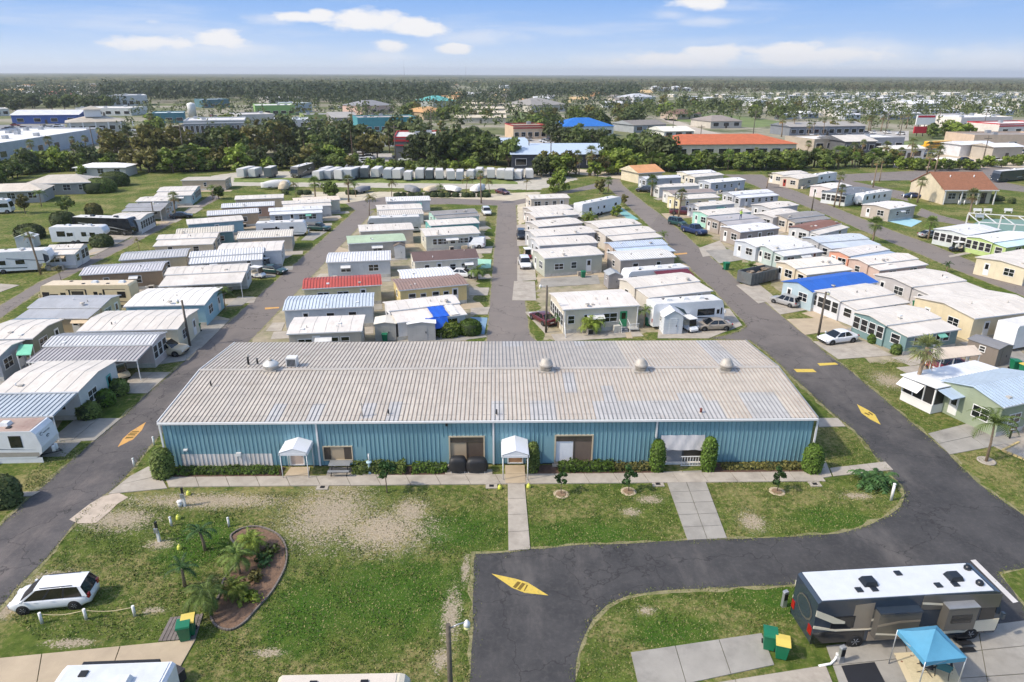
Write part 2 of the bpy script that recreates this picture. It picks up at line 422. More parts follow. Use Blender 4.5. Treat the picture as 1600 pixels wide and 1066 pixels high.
def grow(pts, d):
    """polygon pushed outwards by d"""
    if area(pts) < 0: pts = pts[::-1]
    n = len(pts); out = []
    for i in range(n):
        (ax, ay), (bx, by), (cx, cy) = pts[i - 1], pts[i], pts[(i + 1) % n]
        e1 = Vector((bx - ax, by - ay)).normalized(); e2 = Vector((cx - bx, cy - by)).normalized()
        nn = Vector((e1.y + e2.y, -e1.x - e2.x)); l = nn.length
        if l < 1e-4: nn = Vector((e1.y, -e1.x)); l = 1
        nn /= l; k = d / max(.5, nn.dot(Vector((e1.y, -e1.x)))); out.append((bx + nn.x * k, by + nn.y * k))
    return out
ROADS = []
def road(name, pts, m, z=.014, edge=.2, seed=1, rough=.07):
    o = struct(sheet(name, pts, z, m, rough, seed))
    ROADS.append(pts)
    if edge: sheet('verge', grow(pts, edge), z - .006, shoulder, .2, seed + 50, o)
    return o

# hall drive: the right lane, the bend in front of the hall and the stub that runs to the lower edge of the picture
left_edge = [(1016, 355), (1037, 371), (1056, 397), (1077, 418), (1101, 440), (1116, 453), (1140, 480), (1160, 500), (1166, 509), (1155, 518), (1130, 525), (1106, 529)]
hall_side = [(1172, 532), (1200, 553), (1250, 600), (1306, 651), (1335, 672), (1385, 733), (1408, 757), (1414, 777), (1407, 792), (1388, 806), (1352, 823), (1310, 834), (1200, 841), (1065, 845), (930, 851), (828, 858), (786, 864), (742, 866)]
stub = [(740, 905), (739, 960), (736, 1020), (733, 1090)]
inner = [(897, 1090), (900, 1040), (908, 1005), (926, 968), (948, 946), (985, 930), (1050, 922), (1200, 916), (1245, 913)]
outer = [(1560, 895), (1640, 880), (1640, 838), (1600, 806), (1530, 757), (1480, 707), (1400, 640), (1332, 582), (1290, 551), (1269, 533), (1200, 477), (1160, 446), (1120, 410), (1095, 390), (1069, 366), (1040, 342), (1030, 334)]
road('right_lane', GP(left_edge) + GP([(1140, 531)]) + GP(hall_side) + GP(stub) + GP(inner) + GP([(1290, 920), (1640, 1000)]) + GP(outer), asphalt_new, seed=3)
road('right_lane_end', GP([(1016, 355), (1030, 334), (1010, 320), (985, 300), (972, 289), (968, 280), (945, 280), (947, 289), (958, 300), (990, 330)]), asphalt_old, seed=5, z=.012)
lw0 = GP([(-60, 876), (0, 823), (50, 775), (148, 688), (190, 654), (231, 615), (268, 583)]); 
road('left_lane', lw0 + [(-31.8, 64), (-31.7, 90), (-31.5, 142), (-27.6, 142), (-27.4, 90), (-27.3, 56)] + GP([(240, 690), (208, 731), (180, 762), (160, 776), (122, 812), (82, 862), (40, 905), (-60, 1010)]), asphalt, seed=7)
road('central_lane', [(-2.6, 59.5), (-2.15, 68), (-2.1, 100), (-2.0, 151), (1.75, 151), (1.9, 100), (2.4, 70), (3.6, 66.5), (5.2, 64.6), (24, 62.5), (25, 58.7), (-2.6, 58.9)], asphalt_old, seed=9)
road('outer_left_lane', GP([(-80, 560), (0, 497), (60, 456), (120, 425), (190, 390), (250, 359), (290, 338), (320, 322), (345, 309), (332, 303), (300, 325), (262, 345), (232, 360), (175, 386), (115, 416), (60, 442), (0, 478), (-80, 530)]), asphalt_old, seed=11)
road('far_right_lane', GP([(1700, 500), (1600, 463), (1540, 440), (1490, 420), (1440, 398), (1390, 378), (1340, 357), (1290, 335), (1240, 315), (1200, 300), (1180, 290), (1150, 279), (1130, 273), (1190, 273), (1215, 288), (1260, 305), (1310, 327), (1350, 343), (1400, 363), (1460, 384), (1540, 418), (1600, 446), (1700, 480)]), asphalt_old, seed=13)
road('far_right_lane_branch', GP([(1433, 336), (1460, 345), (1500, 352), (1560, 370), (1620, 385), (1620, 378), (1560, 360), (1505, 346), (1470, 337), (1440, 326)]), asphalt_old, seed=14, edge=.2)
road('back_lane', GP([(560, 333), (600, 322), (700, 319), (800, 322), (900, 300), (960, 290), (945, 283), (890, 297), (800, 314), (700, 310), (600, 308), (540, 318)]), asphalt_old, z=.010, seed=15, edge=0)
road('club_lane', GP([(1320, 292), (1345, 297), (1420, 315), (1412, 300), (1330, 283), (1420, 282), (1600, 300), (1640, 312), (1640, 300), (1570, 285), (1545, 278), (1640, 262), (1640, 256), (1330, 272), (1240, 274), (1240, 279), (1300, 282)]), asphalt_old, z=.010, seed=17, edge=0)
struct(sheet('storage_yard', GP([(330, 290), (840, 297), (905, 280), (830, 262), (560, 268), (380, 268), (330, 275)]), .006, mat('shell_gravel', S(172, 166, 152), .95, var=.15, vscale=.5, bump=.3, bscale=10), .4, 19))
struct(sheet('storage_verge', GP([(365, 285), (600, 286), (810, 288), (800, 279), (600, 278), (365, 278)]), .010, T.m if False else MATS.get('verge_grass') or mat('verge_grass', S(96, 112, 46), .95, var=.25, vscale=.6, dirt=S(170, 165, 110), damt=.5, dscale=.3), .3, 20))
struct(sheet('sand_apron', GP([(560, 318), (470, 318), (470, 300), (620, 300), (770, 303), (845, 300), (830, 330), (816, 352), (808, 365), (808, 320), (775, 318), (700, 309)]), .004, mat('pale_sand', S(184, 174, 152), .95, var=.15, vscale=.4), .4, 21))

# ------------------------------------------------------------------ pavements and drives (real slabs with joints)
def slab_field(name, corners, nx, ny, m, top=.07, gap=.018, struct_=True, parent=None):
    """a pavement of nx by ny cast slabs between four world corners (a, b along the near side; d, c along the far side); each slab is a piece of its own"""
    a, b_, c, d = corners
    root = bpy.data.objects.new(name, None); col.objects.link(root); root['kind'] = 'structure'
    def P(u, v):
        return ((a[0] * (1 - u) + b_[0] * u) * (1 - v) + (d[0] * (1 - u) + c[0] * u) * v, (a[1] * (1 - u) + b_[1] * u) * (1 - v) + (d[1] * (1 - u) + c[1] * u) * v)
    wx = max(.1, hypot(b_[0] - a[0], b_[1] - a[1])); wy = max(.1, hypot(d[0] - a[0], d[1] - a[1]))
    for i in range(nx):
        for j in range(ny):
            g1, g2 = gap / wx, gap / wy
            q = [P(i / nx + g1, j / ny + g2), P((i + 1) / nx - g1, j / ny + g2), P((i + 1) / nx - g1, (j + 1) / ny - g2), P(i / nx + g1, (j + 1) / ny - g2)]
            if area(q) < 0: q = q[::-1]
            t = top + rnd.uniform(-.004, .004)
            MB().prism(q, -.02, t, 'z').build('slab', m, root)
    return root
def drive(name, px, m, nx=1, ny=1, top=.05, z=0):
    return slab_field(name, GP(px, z), nx, ny, m, top)

# ------------------------------------------------------------------ the blue metal hall
EAVE, RIDGE = 3.74, 4.38
A0 = np.array(G(246, 660, EAVE)); A1 = np.array(G(1278, 653, EAVE)); hd = (A1 - A0) / np.linalg.norm(A1 - A0)
HL = float(np.linalg.norm(A1 - A0)); HR = atan2(hd[1], hd[0]); hn = np.array([-hd[1], hd[0]])
HD = 15.25; OV = .16
hall = thing('community_hall', 'long blue ribbed metal hall with weathered tan and silver sheet roof', 'hall', (A0[0], A0[1], 0), HR)
def hall_plane(px, py, q, nrm):
    """local (x, y, z) where the sight line meets the local plane through q with normal nrm"""
    d = ray(px, py); o = np.array([0, 0, CAM_H])
    def loc(v, pt=True):
        w = v[:2] - (A0 if pt else 0); return np.array([w @ hd, w @ hn, v[2]])
    ol, dl = loc(o), loc(d, False); nrm = np.array(nrm, float); t = ((np.array(q) - ol) @ nrm) / (dl @ nrm); return ol + dl * t
def hw(px, py): p = hall_plane(px, py, (0, OV, 0), (0, 1, 0)); return p[0], p[2]
def hroof(px, py): return hall_plane(px, py, (0, 0, EAVE), (0, -(RIDGE - EAVE) / (HD / 2), 1))
def hg(px, py): p = hall_plane(px, py, (0, 0, 0), (0, 0, 1)); return p[0], p[1]
def h2w(x, y): w = A0 + hd * x + hn * y; return (float(w[0]), float(w[1]))

# --- wall sheets
blue = mat('blue_sheet', S(122, 160, 170), .5, var=.05, vscale=.6, dirt=S(98, 136, 148), damt=.4, dscale=.5, stretch=(2, 2, .3), obj=.05)
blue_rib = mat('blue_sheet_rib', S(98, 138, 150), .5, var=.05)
whitep = mat('white_sheet', S(222, 218, 212), .55, var=.08, vscale=.8, dirt=S(150, 142, 130), damt=.45, dscale=.7, stretch=(2, 2, .3))
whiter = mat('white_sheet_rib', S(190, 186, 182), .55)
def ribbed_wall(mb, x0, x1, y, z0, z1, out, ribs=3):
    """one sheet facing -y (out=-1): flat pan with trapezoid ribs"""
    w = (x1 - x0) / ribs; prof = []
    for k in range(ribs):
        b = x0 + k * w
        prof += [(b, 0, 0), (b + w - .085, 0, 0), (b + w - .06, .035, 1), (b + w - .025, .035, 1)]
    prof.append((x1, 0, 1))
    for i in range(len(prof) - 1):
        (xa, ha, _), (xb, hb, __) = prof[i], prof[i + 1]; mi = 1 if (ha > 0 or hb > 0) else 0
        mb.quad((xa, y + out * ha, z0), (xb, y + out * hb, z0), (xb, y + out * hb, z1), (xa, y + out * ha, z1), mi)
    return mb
ncol = 50; pw = (HL - 2 * OV) / ncol
core = MB().box(OV + .03, HL - OV - .03, OV + .04, HD - OV - .04, 0, EAVE - .1); core.build('inner_wall', mat('hall_core', S(70, 72, 74)), hall)
# openings in the front wall: x0, x1, z0, z1 in wall coordinates
def opening(px0, py0, px1, py1):
    x0, z1 = hw(px0, py0); x1, z0 = hw(px1, py1); return (x0, x1, max(0.05, z0), z1)
win = opening(505, 698, 551, 718)
slider1 = opening(702, 682, 757, 737); slider2 = opening(868, 680, 924, 727); garage = opening(1034, 681, 1094, 733)
slider1 = (slider1[0], slider1[1], .12, slider1[3]); slider2 = (slider2[0], slider2[1], .12, slider2[3]); garage = (garage[0], garage[1], .05, garage[3])
xd = hw(466, 730)[0]; door1 = (xd - .45, xd + .45, .1, 1.8)
xd = hw(805, 740)[0]; door2 = (xd - .5, xd + .5, .1, 1.85)
opens = [win, slider1, slider2, garage, door1, door2]
wx0, wz = hw(273, 710); wx1, _ = hw(431, 710)
for i in range(ncol):
    x0 = OV + i * pw; x1 = x0 + pw
    segs = [(.08, EAVE - .08)]
    for (a, b, z0, z1) in opens:
        if a < x1 - .02 and b > x0 + .02:
            for q0, q1 in ((x0, a), (b, x1)):
                if q1 - q0 > .04: MB().box(q0, q1, OV - .004, OV + .01, z0, z1).build('wall_strip', blue, hall)
            segs = [q for (s0, s1) in segs for q in ((s0, min(s1, z0)), (max(s0, z1), s1)) if q[1] - q[0] > .05]
    for (s0, s1) in segs:
        if wx0 < (x0 + x1) / 2 < wx1 and s0 < wz < s1:
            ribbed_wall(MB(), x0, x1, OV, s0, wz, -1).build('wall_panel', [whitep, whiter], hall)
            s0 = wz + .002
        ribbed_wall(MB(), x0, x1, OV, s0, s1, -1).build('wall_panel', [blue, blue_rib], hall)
nend = 17; pe = (HD - 2 * OV) / nend
for side in (0, 1):
    for i in range(nend):
        b = MB(); ya = OV + i * pe; yb = ya + pe; w = pe / 3; X = OV if side == 0 else HL - OV; s = -1 if side == 0 else 1
        zt = lambda y: EAVE - .08 + (RIDGE - EAVE) * (1 - abs(y - HD / 2) / (HD / 2))
        prof = []
        for k in range(3):
            q = ya + k * w; prof += [(q, 0), (q + w - .085, 0), (q + w - .06, .035), (q + w - .025, .035)]
        prof.append((yb, 0))
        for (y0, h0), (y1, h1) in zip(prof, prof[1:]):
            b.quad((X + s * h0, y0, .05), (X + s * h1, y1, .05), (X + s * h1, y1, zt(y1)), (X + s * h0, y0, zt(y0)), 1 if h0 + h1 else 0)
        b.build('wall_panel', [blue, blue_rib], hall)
MB().box(OV, HL - OV, HD - OV - .03, HD - OV, .05, EAVE - .08).build('rear_wall', blue, hall)
# --- roof sheets
def roof_mat(name, c, streak, amt):
    T = node_mat(name)
    a = T.ns(.7, 5, .65); s = T.ns(1.1, 5, .7, stretch=(6, .5, 1)); f = T.ns(14, 4, .7)
    oi = T.nd('ShaderNodeObjectInfo'); 
    base = T.mixc(T.rng(a, .35, .65), c, tuple(x * .84 for x in c))
    base = T.mixc(T.rng(oi.outputs['Random'], 0, 1, 0, .28, False), base, streak)
    base = T.mixc(T.rng(s, .5, .75, 0, amt), base, streak)
    # rows of stained fastener lines across the sheet
    sp = T.nd('ShaderNodeSeparateXYZ'); T.lk(T.src, sp.inputs[0])
    w = T.math('ABSOLUTE', T.math('SUBTRACT', T.math('FRACT', T.math('MULTIPLY', T.math('ADD', sp.outputs[1], T.math('MULTIPLY', f, .10)), 1 / 1.525), 0), .5), 0)
    line = T.math('MULTIPLY', T.rng(w, .06, .015), T.rng(T.ns(1.6, 4, .7, off=8), .4, .65, .05, .85))
    base = T.mixc(T.math('MULTIPLY', line, .85), base, S(112, 108, 106)); base = T.mixc(T.rng(T.ns(.35, 5, .7, off=21), .5, .72, 0, .4), base, S(150, 136, 120))
    T.lk(base, T.b.inputs['Base Color']); T.b.inputs['Roughness'].default_value = .62; T.b.inputs['Metallic'].default_value = 0
    return T.m
tan_sheet = roof_mat('tan_weathered_sheet', S(192, 184, 172), S(164, 160, 156), .6)
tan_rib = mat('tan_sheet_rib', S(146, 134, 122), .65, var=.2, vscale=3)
sil_sheet = roof_mat('silver_sheet', S(186, 184, 182), S(168, 168, 168), .4)
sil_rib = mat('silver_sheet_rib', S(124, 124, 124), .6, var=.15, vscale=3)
gry_sheet = roof_mat('grey_sheet', S(180, 173, 164), S(158, 156, 154), .5)
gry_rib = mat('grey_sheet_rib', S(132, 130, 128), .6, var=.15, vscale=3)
whi_sheet = mat('white_patch_coat', S(226, 226, 226), .6)
RW = HL / ncol; sl = (RIDGE - EAVE) / (HD / 2)
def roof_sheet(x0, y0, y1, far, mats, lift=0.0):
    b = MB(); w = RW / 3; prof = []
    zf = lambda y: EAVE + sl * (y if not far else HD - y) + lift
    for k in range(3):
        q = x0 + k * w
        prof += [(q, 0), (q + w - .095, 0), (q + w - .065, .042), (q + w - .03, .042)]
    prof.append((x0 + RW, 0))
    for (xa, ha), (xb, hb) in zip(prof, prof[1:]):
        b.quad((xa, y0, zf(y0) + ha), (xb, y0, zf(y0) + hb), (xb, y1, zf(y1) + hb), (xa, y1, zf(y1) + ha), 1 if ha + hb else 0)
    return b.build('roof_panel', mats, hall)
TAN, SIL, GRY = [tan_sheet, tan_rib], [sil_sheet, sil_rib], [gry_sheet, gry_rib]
# silver replacement sheets on the near slope, surveyed from their outlines: bottom-left, top-right in the photograph
patches = [((410, 656), (455, 631)), ((475, 656), (512, 631)), ((567, 654), (580, 630)), ((602, 654), (616, 628)), ((770, 654), (782, 627)), ((832, 653), (866, 626)),
           ((932, 652), (1085, 626)), ((1072, 632), (1092, 614)), ((1090, 652), (1112, 626)), ((1172, 652), (1205, 613)), ((945, 626), (957, 603)), ((878, 614), (893, 582))]
pat = []
for (a, b) in patches:
    p, q = hroof(*a), hroof(*b); pat.append((p[0], q[0] if q[0] > p[0] else p[0] + .9, p[1], q[1]))
half = HD / 2
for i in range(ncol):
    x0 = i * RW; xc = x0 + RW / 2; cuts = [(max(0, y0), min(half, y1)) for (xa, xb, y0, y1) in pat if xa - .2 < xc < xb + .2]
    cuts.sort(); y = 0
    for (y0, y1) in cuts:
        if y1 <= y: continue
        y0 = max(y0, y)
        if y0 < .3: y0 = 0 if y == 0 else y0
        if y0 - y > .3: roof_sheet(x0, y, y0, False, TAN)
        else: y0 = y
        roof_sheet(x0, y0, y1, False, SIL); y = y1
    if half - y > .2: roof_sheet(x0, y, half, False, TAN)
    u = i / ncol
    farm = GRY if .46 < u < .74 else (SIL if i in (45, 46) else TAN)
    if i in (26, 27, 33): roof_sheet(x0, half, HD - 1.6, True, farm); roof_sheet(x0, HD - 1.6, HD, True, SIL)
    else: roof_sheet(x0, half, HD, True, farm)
cap = MB()
cap.add([(0, half - .22, RIDGE + .035 - sl * .2), (HL, half - .22, RIDGE + .035 - sl * .2), (HL, half, RIDGE + .075), (0, half, RIDGE + .075), (HL, half + .22, RIDGE + .035 - sl * .2), (0, half + .22, RIDGE + .035 - sl * .2)], [(0, 1, 2, 3), (3, 2, 4, 5)])
cap.build('ridge_cap', gry_sheet, hall)
MB().box(.0, HL, -.14, 0, EAVE - .16, EAVE - .02).build('gutter', trim_white, hall)
for X, s in ((0, -1), (HL, 1)):
    rt = MB(); a = X - .06 if s < 0 else X + .0
    rt.prism([(0, EAVE - .16), (half, RIDGE - .14), (HD, EAVE - .16), (HD, EAVE + .06), (half, RIDGE + .08), (0, EAVE + .06)], min(X, X + s * .06), max(X, X + s * .06), 'x'); rt.build('rake_trim', trim_white if s < 0 else alu, hall)
for px in (255, 497, 771, 1024, 1271):
    x = hw(px, 690)[0]; zl = 2.2 if px == 1024 else .1
    MB().box(x - .06, x + .06, OV - .13, OV - .04, zl, EAVE - .15).build('downspout', trim_white, hall)
# --- window, sliding doors, doors, garage opening
brown = mat('bronze_frame', S(74, 66, 58), .5); beige = mat('beige_blind', S(172, 154, 128), .7, var=.06); taupe = mat('tinted_glass', S(96, 84, 74), .2, var=.15, spec=.8)
def frame(x0, x1, z0, z1, y, t, d, m, parent, name='frame'):
    b = MB(); b.box(x0, x1, y - d, y, z1 - t, z1).box(x0, x1, y - d, y, z0, z0 + t).box(x0, x0 + t, y - d, y, z0 + t, z1 - t).box(x1 - t, x1, y - d, y, z0 + t, z1 - t)
    return b.build(name, m, parent)
Y = OV + .02
x0, x1, z0, z1 = win
o = frame(x0 - .06, x1 + .06, z0 - .06, z1 + .06, Y - .02, .08, .06, mat('tan_trim', S(190, 176, 150), .6), hall, 'window'); t = (x1 - x0)
MB().box(x0, x1, Y + .0, Y + .02, z0, z1).build('pane', beige, o)
MB().box(x0, x0 + t * .24, Y - .03, Y - .005, z0, z1).build('shutter', brown, o); MB().box(x1 - t * .28, x1, Y - .03, Y - .005, z0, z1).build('shutter', brown, o)
def slider(op, kind):
    x0, x1, z0, z1 = op; o = frame(x0 - .05, x1 + .05, z0, z1 + .04, Y - .02, .1, .07, mat('tan_trim', S(190, 176, 150), .6), hall, 'sliding_door')
    zt = z0 + (z1 - z0) * .8; xm = (x0 + x1) / 2
    MB().box(x0 + .05, xm - .04, Y, Y + .02, zt + .06, z1 - .06).build('pane', taupe, o); MB().box(xm + .04, x1 - .05, Y, Y + .02, zt + .06, z1 - .06).build('pane', taupe, o)
    MB().box(x0 + .05, x1 - .05, Y - .05, Y - .01, zt - .04, zt + .04).build('rail', brown, o); MB().box(xm - .04, xm + .04, Y - .052, Y - .012, z0 + .1, z1 - .1).build('mullion', brown, o)
    MB().box(x0 + .05, xm - .04, Y, Y + .02, z0 + .1, zt - .05).build('pane', beige if kind == 1 else mat('white_blind', S(220, 222, 226), .6, var=.04), o)
    MB().box(xm + .04, x1 - .05, Y - .03, Y - .01, z0 + .1, zt - .05).build('pane', taupe if kind == 1 else mat('brown_door', S(110, 96, 86), .5, var=.08), o)
    MB().box(x0 - .2, x1 + .2, Y - .5, Y - .08, 0, .1).build('step', concrete, o)
slider(slider1, 1); slider(slider2, 2)
x0, x1, z0, z1 = garage; o = frame(x0, x1, z0, z1, Y - .01, .08, .05, dark_metal, hall, 'garage_opening'); zt = z1 - 1.1; xm = x0 + .52 * (x1 - x0)
tp = MB(); nxx = 14
vs = [(x0 - .05 + (x1 - x0 + .1) * i / nxx, Y - .1 - .03 * sin(i * 1.7 + j * .9) - .02 * j, z1 + .08 - (z1 + .08 - zt) * j / 5 - .02 * sin(i * 1.1) * (j == 5)) for j in range(6) for i in range(nxx + 1)]
tp.add(vs, [(j * (nxx + 1) + i, (j + 1) * (nxx + 1) + i, (j + 1) * (nxx + 1) + i + 1, j * (nxx + 1) + i + 1) for j in range(5) for i in range(nxx)], 0, True)
tp.build('tarp', mat('white_tarp', S(204, 202, 204), .6, var=.05), o)
MB().box(x0 + .08, xm, Y, Y + .02, z0, zt + .2).build('door_leaf', mat('grey_screen', S(136, 138, 142), .6, var=.12, vscale=3), o)
MB().box(xm + .15, x1 - .1, Y, Y + .02, z0 + .3, zt + .2).build('door_leaf', brown, o)
MB().box(x0 + .1, x1 - .1, Y - .25, Y - .05, .02, .16).build('sill', whitep, o)
gt = thing('safety_gate', 'white slatted safety gate across the garage opening of the hall', 'gate', (*h2w(xm + .75, -.28), 0), HR)
for k in range(9): MB().box(-.85 + k * .2, -.81 + k * .2, -.02, .02, .1, .78).build('slat', trim_white, gt)
MB().box(-.9, .9, -.025, .025, .78, .84).build('rail', trim_white, gt); MB().box(-.9, .9, -.025, .025, .04, .1).build('rail', trim_white, gt)
for dd, dm in ((door1, mat('pale_door', S(190, 172, 160), .6)), (door2, mat('tan_door', S(150, 116, 86), .6))):
    x0, x1, z0, z1 = dd; o = frame(x0 - .08, x1 + .08, z0, z1 + .08, Y - .02, .09, .05, trim_white, hall, 'door')
    MB().box(x0, x1, Y - .03, Y, z0, z1).build('door_leaf', dm, o); MB().box(x1 - .16, x1 - .1, Y - .09, Y - .03, 1.05, 1.12).build('handle', alu, o)
# --- vents and machines on the roof
zinc = mat('zinc', S(178, 172, 162), .6, metal=.15, var=.2)
def on_roof(px, py):
    p = hroof(px, py); return p[0], p[1], EAVE + sl * (p[1] if p[1] < half else HD - p[1])
for px, side in ((853, 'leftmost'), (1001, 'middle'), (1134, 'rightmost')):
    x, y, z = on_roof(px, 579); o = thing('turbine_vent', f'{side} of the three grey turbine vents along the hall ridge', 'roof vent', (*h2w(x, y), z - .03), HR, 'turbine vents on the hall ridge')
    MB().box(-.62, .62, -.5, .5, 0, .1).build('base', zinc, o); MB().lathe([(.44, .1), (.42, .32), (.5, .36)], n=16).build('collar', zinc, o)
    MB().lathe([(.42, .36), (.54, .5), (.54, .66), (.46, .7), (.44, .84), (.36, .88), (.34, .98), (.2, 1.06), (.05, 1.08)], n=16).build('turbine_head', zinc, o)
    for k in range(16):
        t = 2 * pi * k / 16; MB().cyl((.46 * cos(t), .46 * sin(t), .4), (.5 * cos(t + .25), .5 * sin(t + .25), .72), .022, n=4).build('fin', alu, o)
x, y, z = on_roof(424, 577); o = thing('exhaust_fan', 'round white domed exhaust fan on the left end of the hall roof', 'roof fan', (*h2w(x, y), z - .04), HR)
MB().box(-.5, .5, -.5, .5, 0, .14).build('curb', zinc, o); MB().lathe([(.5, .14), (.52, .4), (.62, .44), (.62, .52), (.5, .62), (.3, .78), (.05, .82)], n=18).build('dome', mat('pale_metal', S(202, 202, 198), .45, metal=.2), o); MB().lathe([(.14, .8), (.14, .92), (.02, .95)], n=10).build('motor_cap', zinc, o)
x, y, z = on_roof(457, 569); o = thing('air_conditioner', 'boxy white air conditioner beside the domed fan on the hall roof', 'air conditioner', (*h2w(x, y), z - .04), HR)
MB().box(-.42, .42, -.35, .35, .06, .84).build('casing', white, o)
for k in range(7): MB().box(-.32 + k * .1, -.27 + k * .1, -.38, -.35, .15, .74).build('grille_slat', dark_metal, o)
MB().box(-.46, .46, -.4, .4, 0, .06).build('base', dark_metal, o)
for px, py, h, r, w in ((388, 567, .8, .09, 'tall dark'), (402, 565, .55, .08, 'short dark'), (330, 604, .5, .06, 'thin dark'), (566, 651, 1.0, .05, 'slim mast-like'), (607, 647, .4, .06, 'low black'), (776, 648, .45, .06, 'small black'), (1095, 645, .4, .09, 'low red-brown')):
    x, y, z = on_roof(px, py); o = thing('vent_pipe', f'{w} vent pipe standing on the hall roof', 'pipe', (*h2w(x, y), z - .04), HR, 'vent pipes on the hall roof')
    MB().cyl((0, 0, 0), (0, 0, h), r, n=8).build('pipe', mat('rusty_brown', S(110, 60, 52), .7) if 'red' in w else (zinc if 'slim' in w else dark_metal), o); MB().lathe([(r * 2.2, 0), (r * 1.2, .09)], n=8).build('flashing', zinc, o)
    if h > .6: MB().lathe([(r * 1.6, h), (r * 1.6, h + .05), (.01, h + .16)], n=8).build('cap', zinc, o)
# --- canopies over the two doors
def canopy(px_l, px_r, py_b, y0, y1, label):
    xl, xr = hg(px_l, py_b)[0], hg(px_r, py_b)[0]; xm = (xl + xr) / 2; hw_ = (xr - xl) / 2
    o = thing('entrance_canopy', label, 'canopy', (*h2w(xm, y0), 0), HR); d = y1 - y0 - .02
    vinyl = mat('white_vinyl', S(220, 222, 226), .5, var=.03)
    ze, zr = 1.88, 2.42
    b = MB(); b.prism([(-hw_ - .12, ze), (-hw_ - .06, ze + .22), (0, zr), (hw_ + .06, ze + .22), (hw_ + .12, ze), (hw_ + .08, ze), (hw_ + .03, ze + .2), (0, zr - .04), (-hw_ - .03, ze + .2), (-hw_ - .08, ze)], 0, d, 'y'); b.build('canopy_skin', vinyl, o)
    MB().prism([(-hw_, ze + .15), (hw_, ze + .15), (0, zr - .06)], .02, .05, 'y').build('gable_skin', vinyl, o)
    MB().box(-hw_, hw_, 0, .06, ze - .02, ze + .14).build('valance', vinyl, o)
    for s in (-1, 1):
        for yy in (.06, d - .1): MB().cyl((s * hw_, yy, 0), (s * hw_, yy, ze), .035, n=8).build('post', trim_white, o)
        MB().cyl((s * hw_, .06, ze), (s * hw_, d - .1, ze), .03, n=6).build('side_rail', trim_white, o)
canopy(444, 484, 745, -1.5, OV, 'small white gabled canopy over the pale door left of the hall window')
canopy(786, 824, 747, -2.0, OV, 'white gabled canopy on posts over the middle entrance walk of the hall')
# --- pavement along the hall, ramps, walk and drive
def hs(name, pts, nx, ny, m=concrete, top=.07): return slab_field(name, [h2w(*p) for p in pts], nx, ny, m, top)
ya, yb = -2.45, -1.2
hs('footpath', [(1.2, ya), (HL + .1, ya), (HL + .1, yb), (.4, yb)], 22, 1)
slab_field('footpath_corner', GP([(168, 773), (262, 764), (240, 725), (203, 745)]), 1, 2, concrete, .05)
x, _ = hg(463, 745); hs('entry_ramp', [(x - .85, yb), (x + .85, yb), (x + .7, -.05), (x - .7, -.05)], 1, 1, concrete_tan, .09)
x, _ = hg(540, 745); hs('window_pad', [(x - 1.4, yb), (x + 2.4, yb), (x + 2.4, -.1), (x - 1.4, -.1)], 1, 1)
hs('grill_patio', [(slider1[0] - .3, yb + .01), (slider1[1] + .6, yb + .01), (slider1[1] + .6, -.55), (slider1[0] - .3, -.55)], 1, 1)
x, _ = hg(806, 760); hs('entry_ramp', [(x - .72, -2.4), (x + .72, -2.4), (x + .72, -.05), (x - .72, -.05)], 1, 2, concrete_tan, .095)
slab_field('entrance_walk', GP([(794, 862), (829, 859), (820, 757), (793, 757)]), 1, 4, concrete, .06)
slab_field('hall_drive', GP([(1074, 845), (1136, 842), (1096, 736), (1036, 738)]), 2, 6, concrete_grey, .06)
slab_field('side_walk', GP([(1302, 745), (1396, 735), (1383, 722), (1296, 732)]), 3, 1, concrete, .05)
slab_field('side_walk_corner', GP([(1262, 752), (1300, 745), (1290, 722), (1284, 722)]), 1, 1, concrete, .055)
slab_field('side_pad', GP([(1279, 668), (1321, 667), (1309, 654), (1278, 654)]), 1, 1, concrete, .06)
# planting beds along the wall
mulch = mat('dark_mulch', S(88, 66, 54), .95, var=.3, vscale=6, bump=.5, bscale=30)
for a, b in ((262, 440), (555, 700), (835, 1035), (1110, 1276)):
    xa, xb = hg(a, 742)[0], hg(b, 742)[0]
    b2 = MB(); b2.prism([h2w(xa, yb + .02), h2w(xb, yb + .02), h2w(xb, -.02), h2w(xa, -.02)], -.02, .05, 'z'); struct(b2.build('planting_bed', mulch))
# covered grills
cov = mat('black_cover', S(34, 34, 36), .55, var=.3, vscale=4)
def covered_grill(px, py, w, d, h, label):
    x, y = hg(px, py); y = -.75; o = thing('covered_grill', label, 'grill', (*h2w(x, y), .07), HR, 'covered grills on the hall patio')
    nn = 20; v = []; rows = [(1.0, .12), (1.03, .3), (1.0, .55), (.96, .78), (.8, .95), (.45, 1.02), (.1, 1.04)]
    for j, (k, z) in enumerate(rows):
        for i in range(nn):
            t = 2 * pi * i / nn; ce, se = cos(t), sin(t); q = 1 / max(abs(ce), abs(se)) ** .75; wob = 1 + .05 * sin(3 * t + j) + .03 * sin(7 * t)
            v.append((ce * q * k * w / 2 * wob, se * q * k * d / 2 * wob, h * z))
    MB().add(v, [(j * nn + i, j * nn + (i + 1) % nn, (j + 1) * nn + (i + 1) % nn, (j + 1) * nn + i) for j in range(len(rows) - 1) for i in range(nn)] + [tuple((len(rows) - 1) * nn + i for i in range(nn))], 0, True).build('cover', cov, o)
    for sx in (-1, 1):
        for sy in (-1, 1): MB().cyl((sx * w * .38, sy * d * .34, 0), (sx * w * .38, sy * d * .34, .18), .04, n=6).build('caster', trim_white if sy < 0 else dark_metal, o)
covered_grill(716, 738, 1.25, .8, 1.15, 'black covered grill with white marks, left one outside the sliding door')
covered_grill(745, 739, 1.5, .8, 1.05, 'wide black covered grill, right one outside the sliding door')
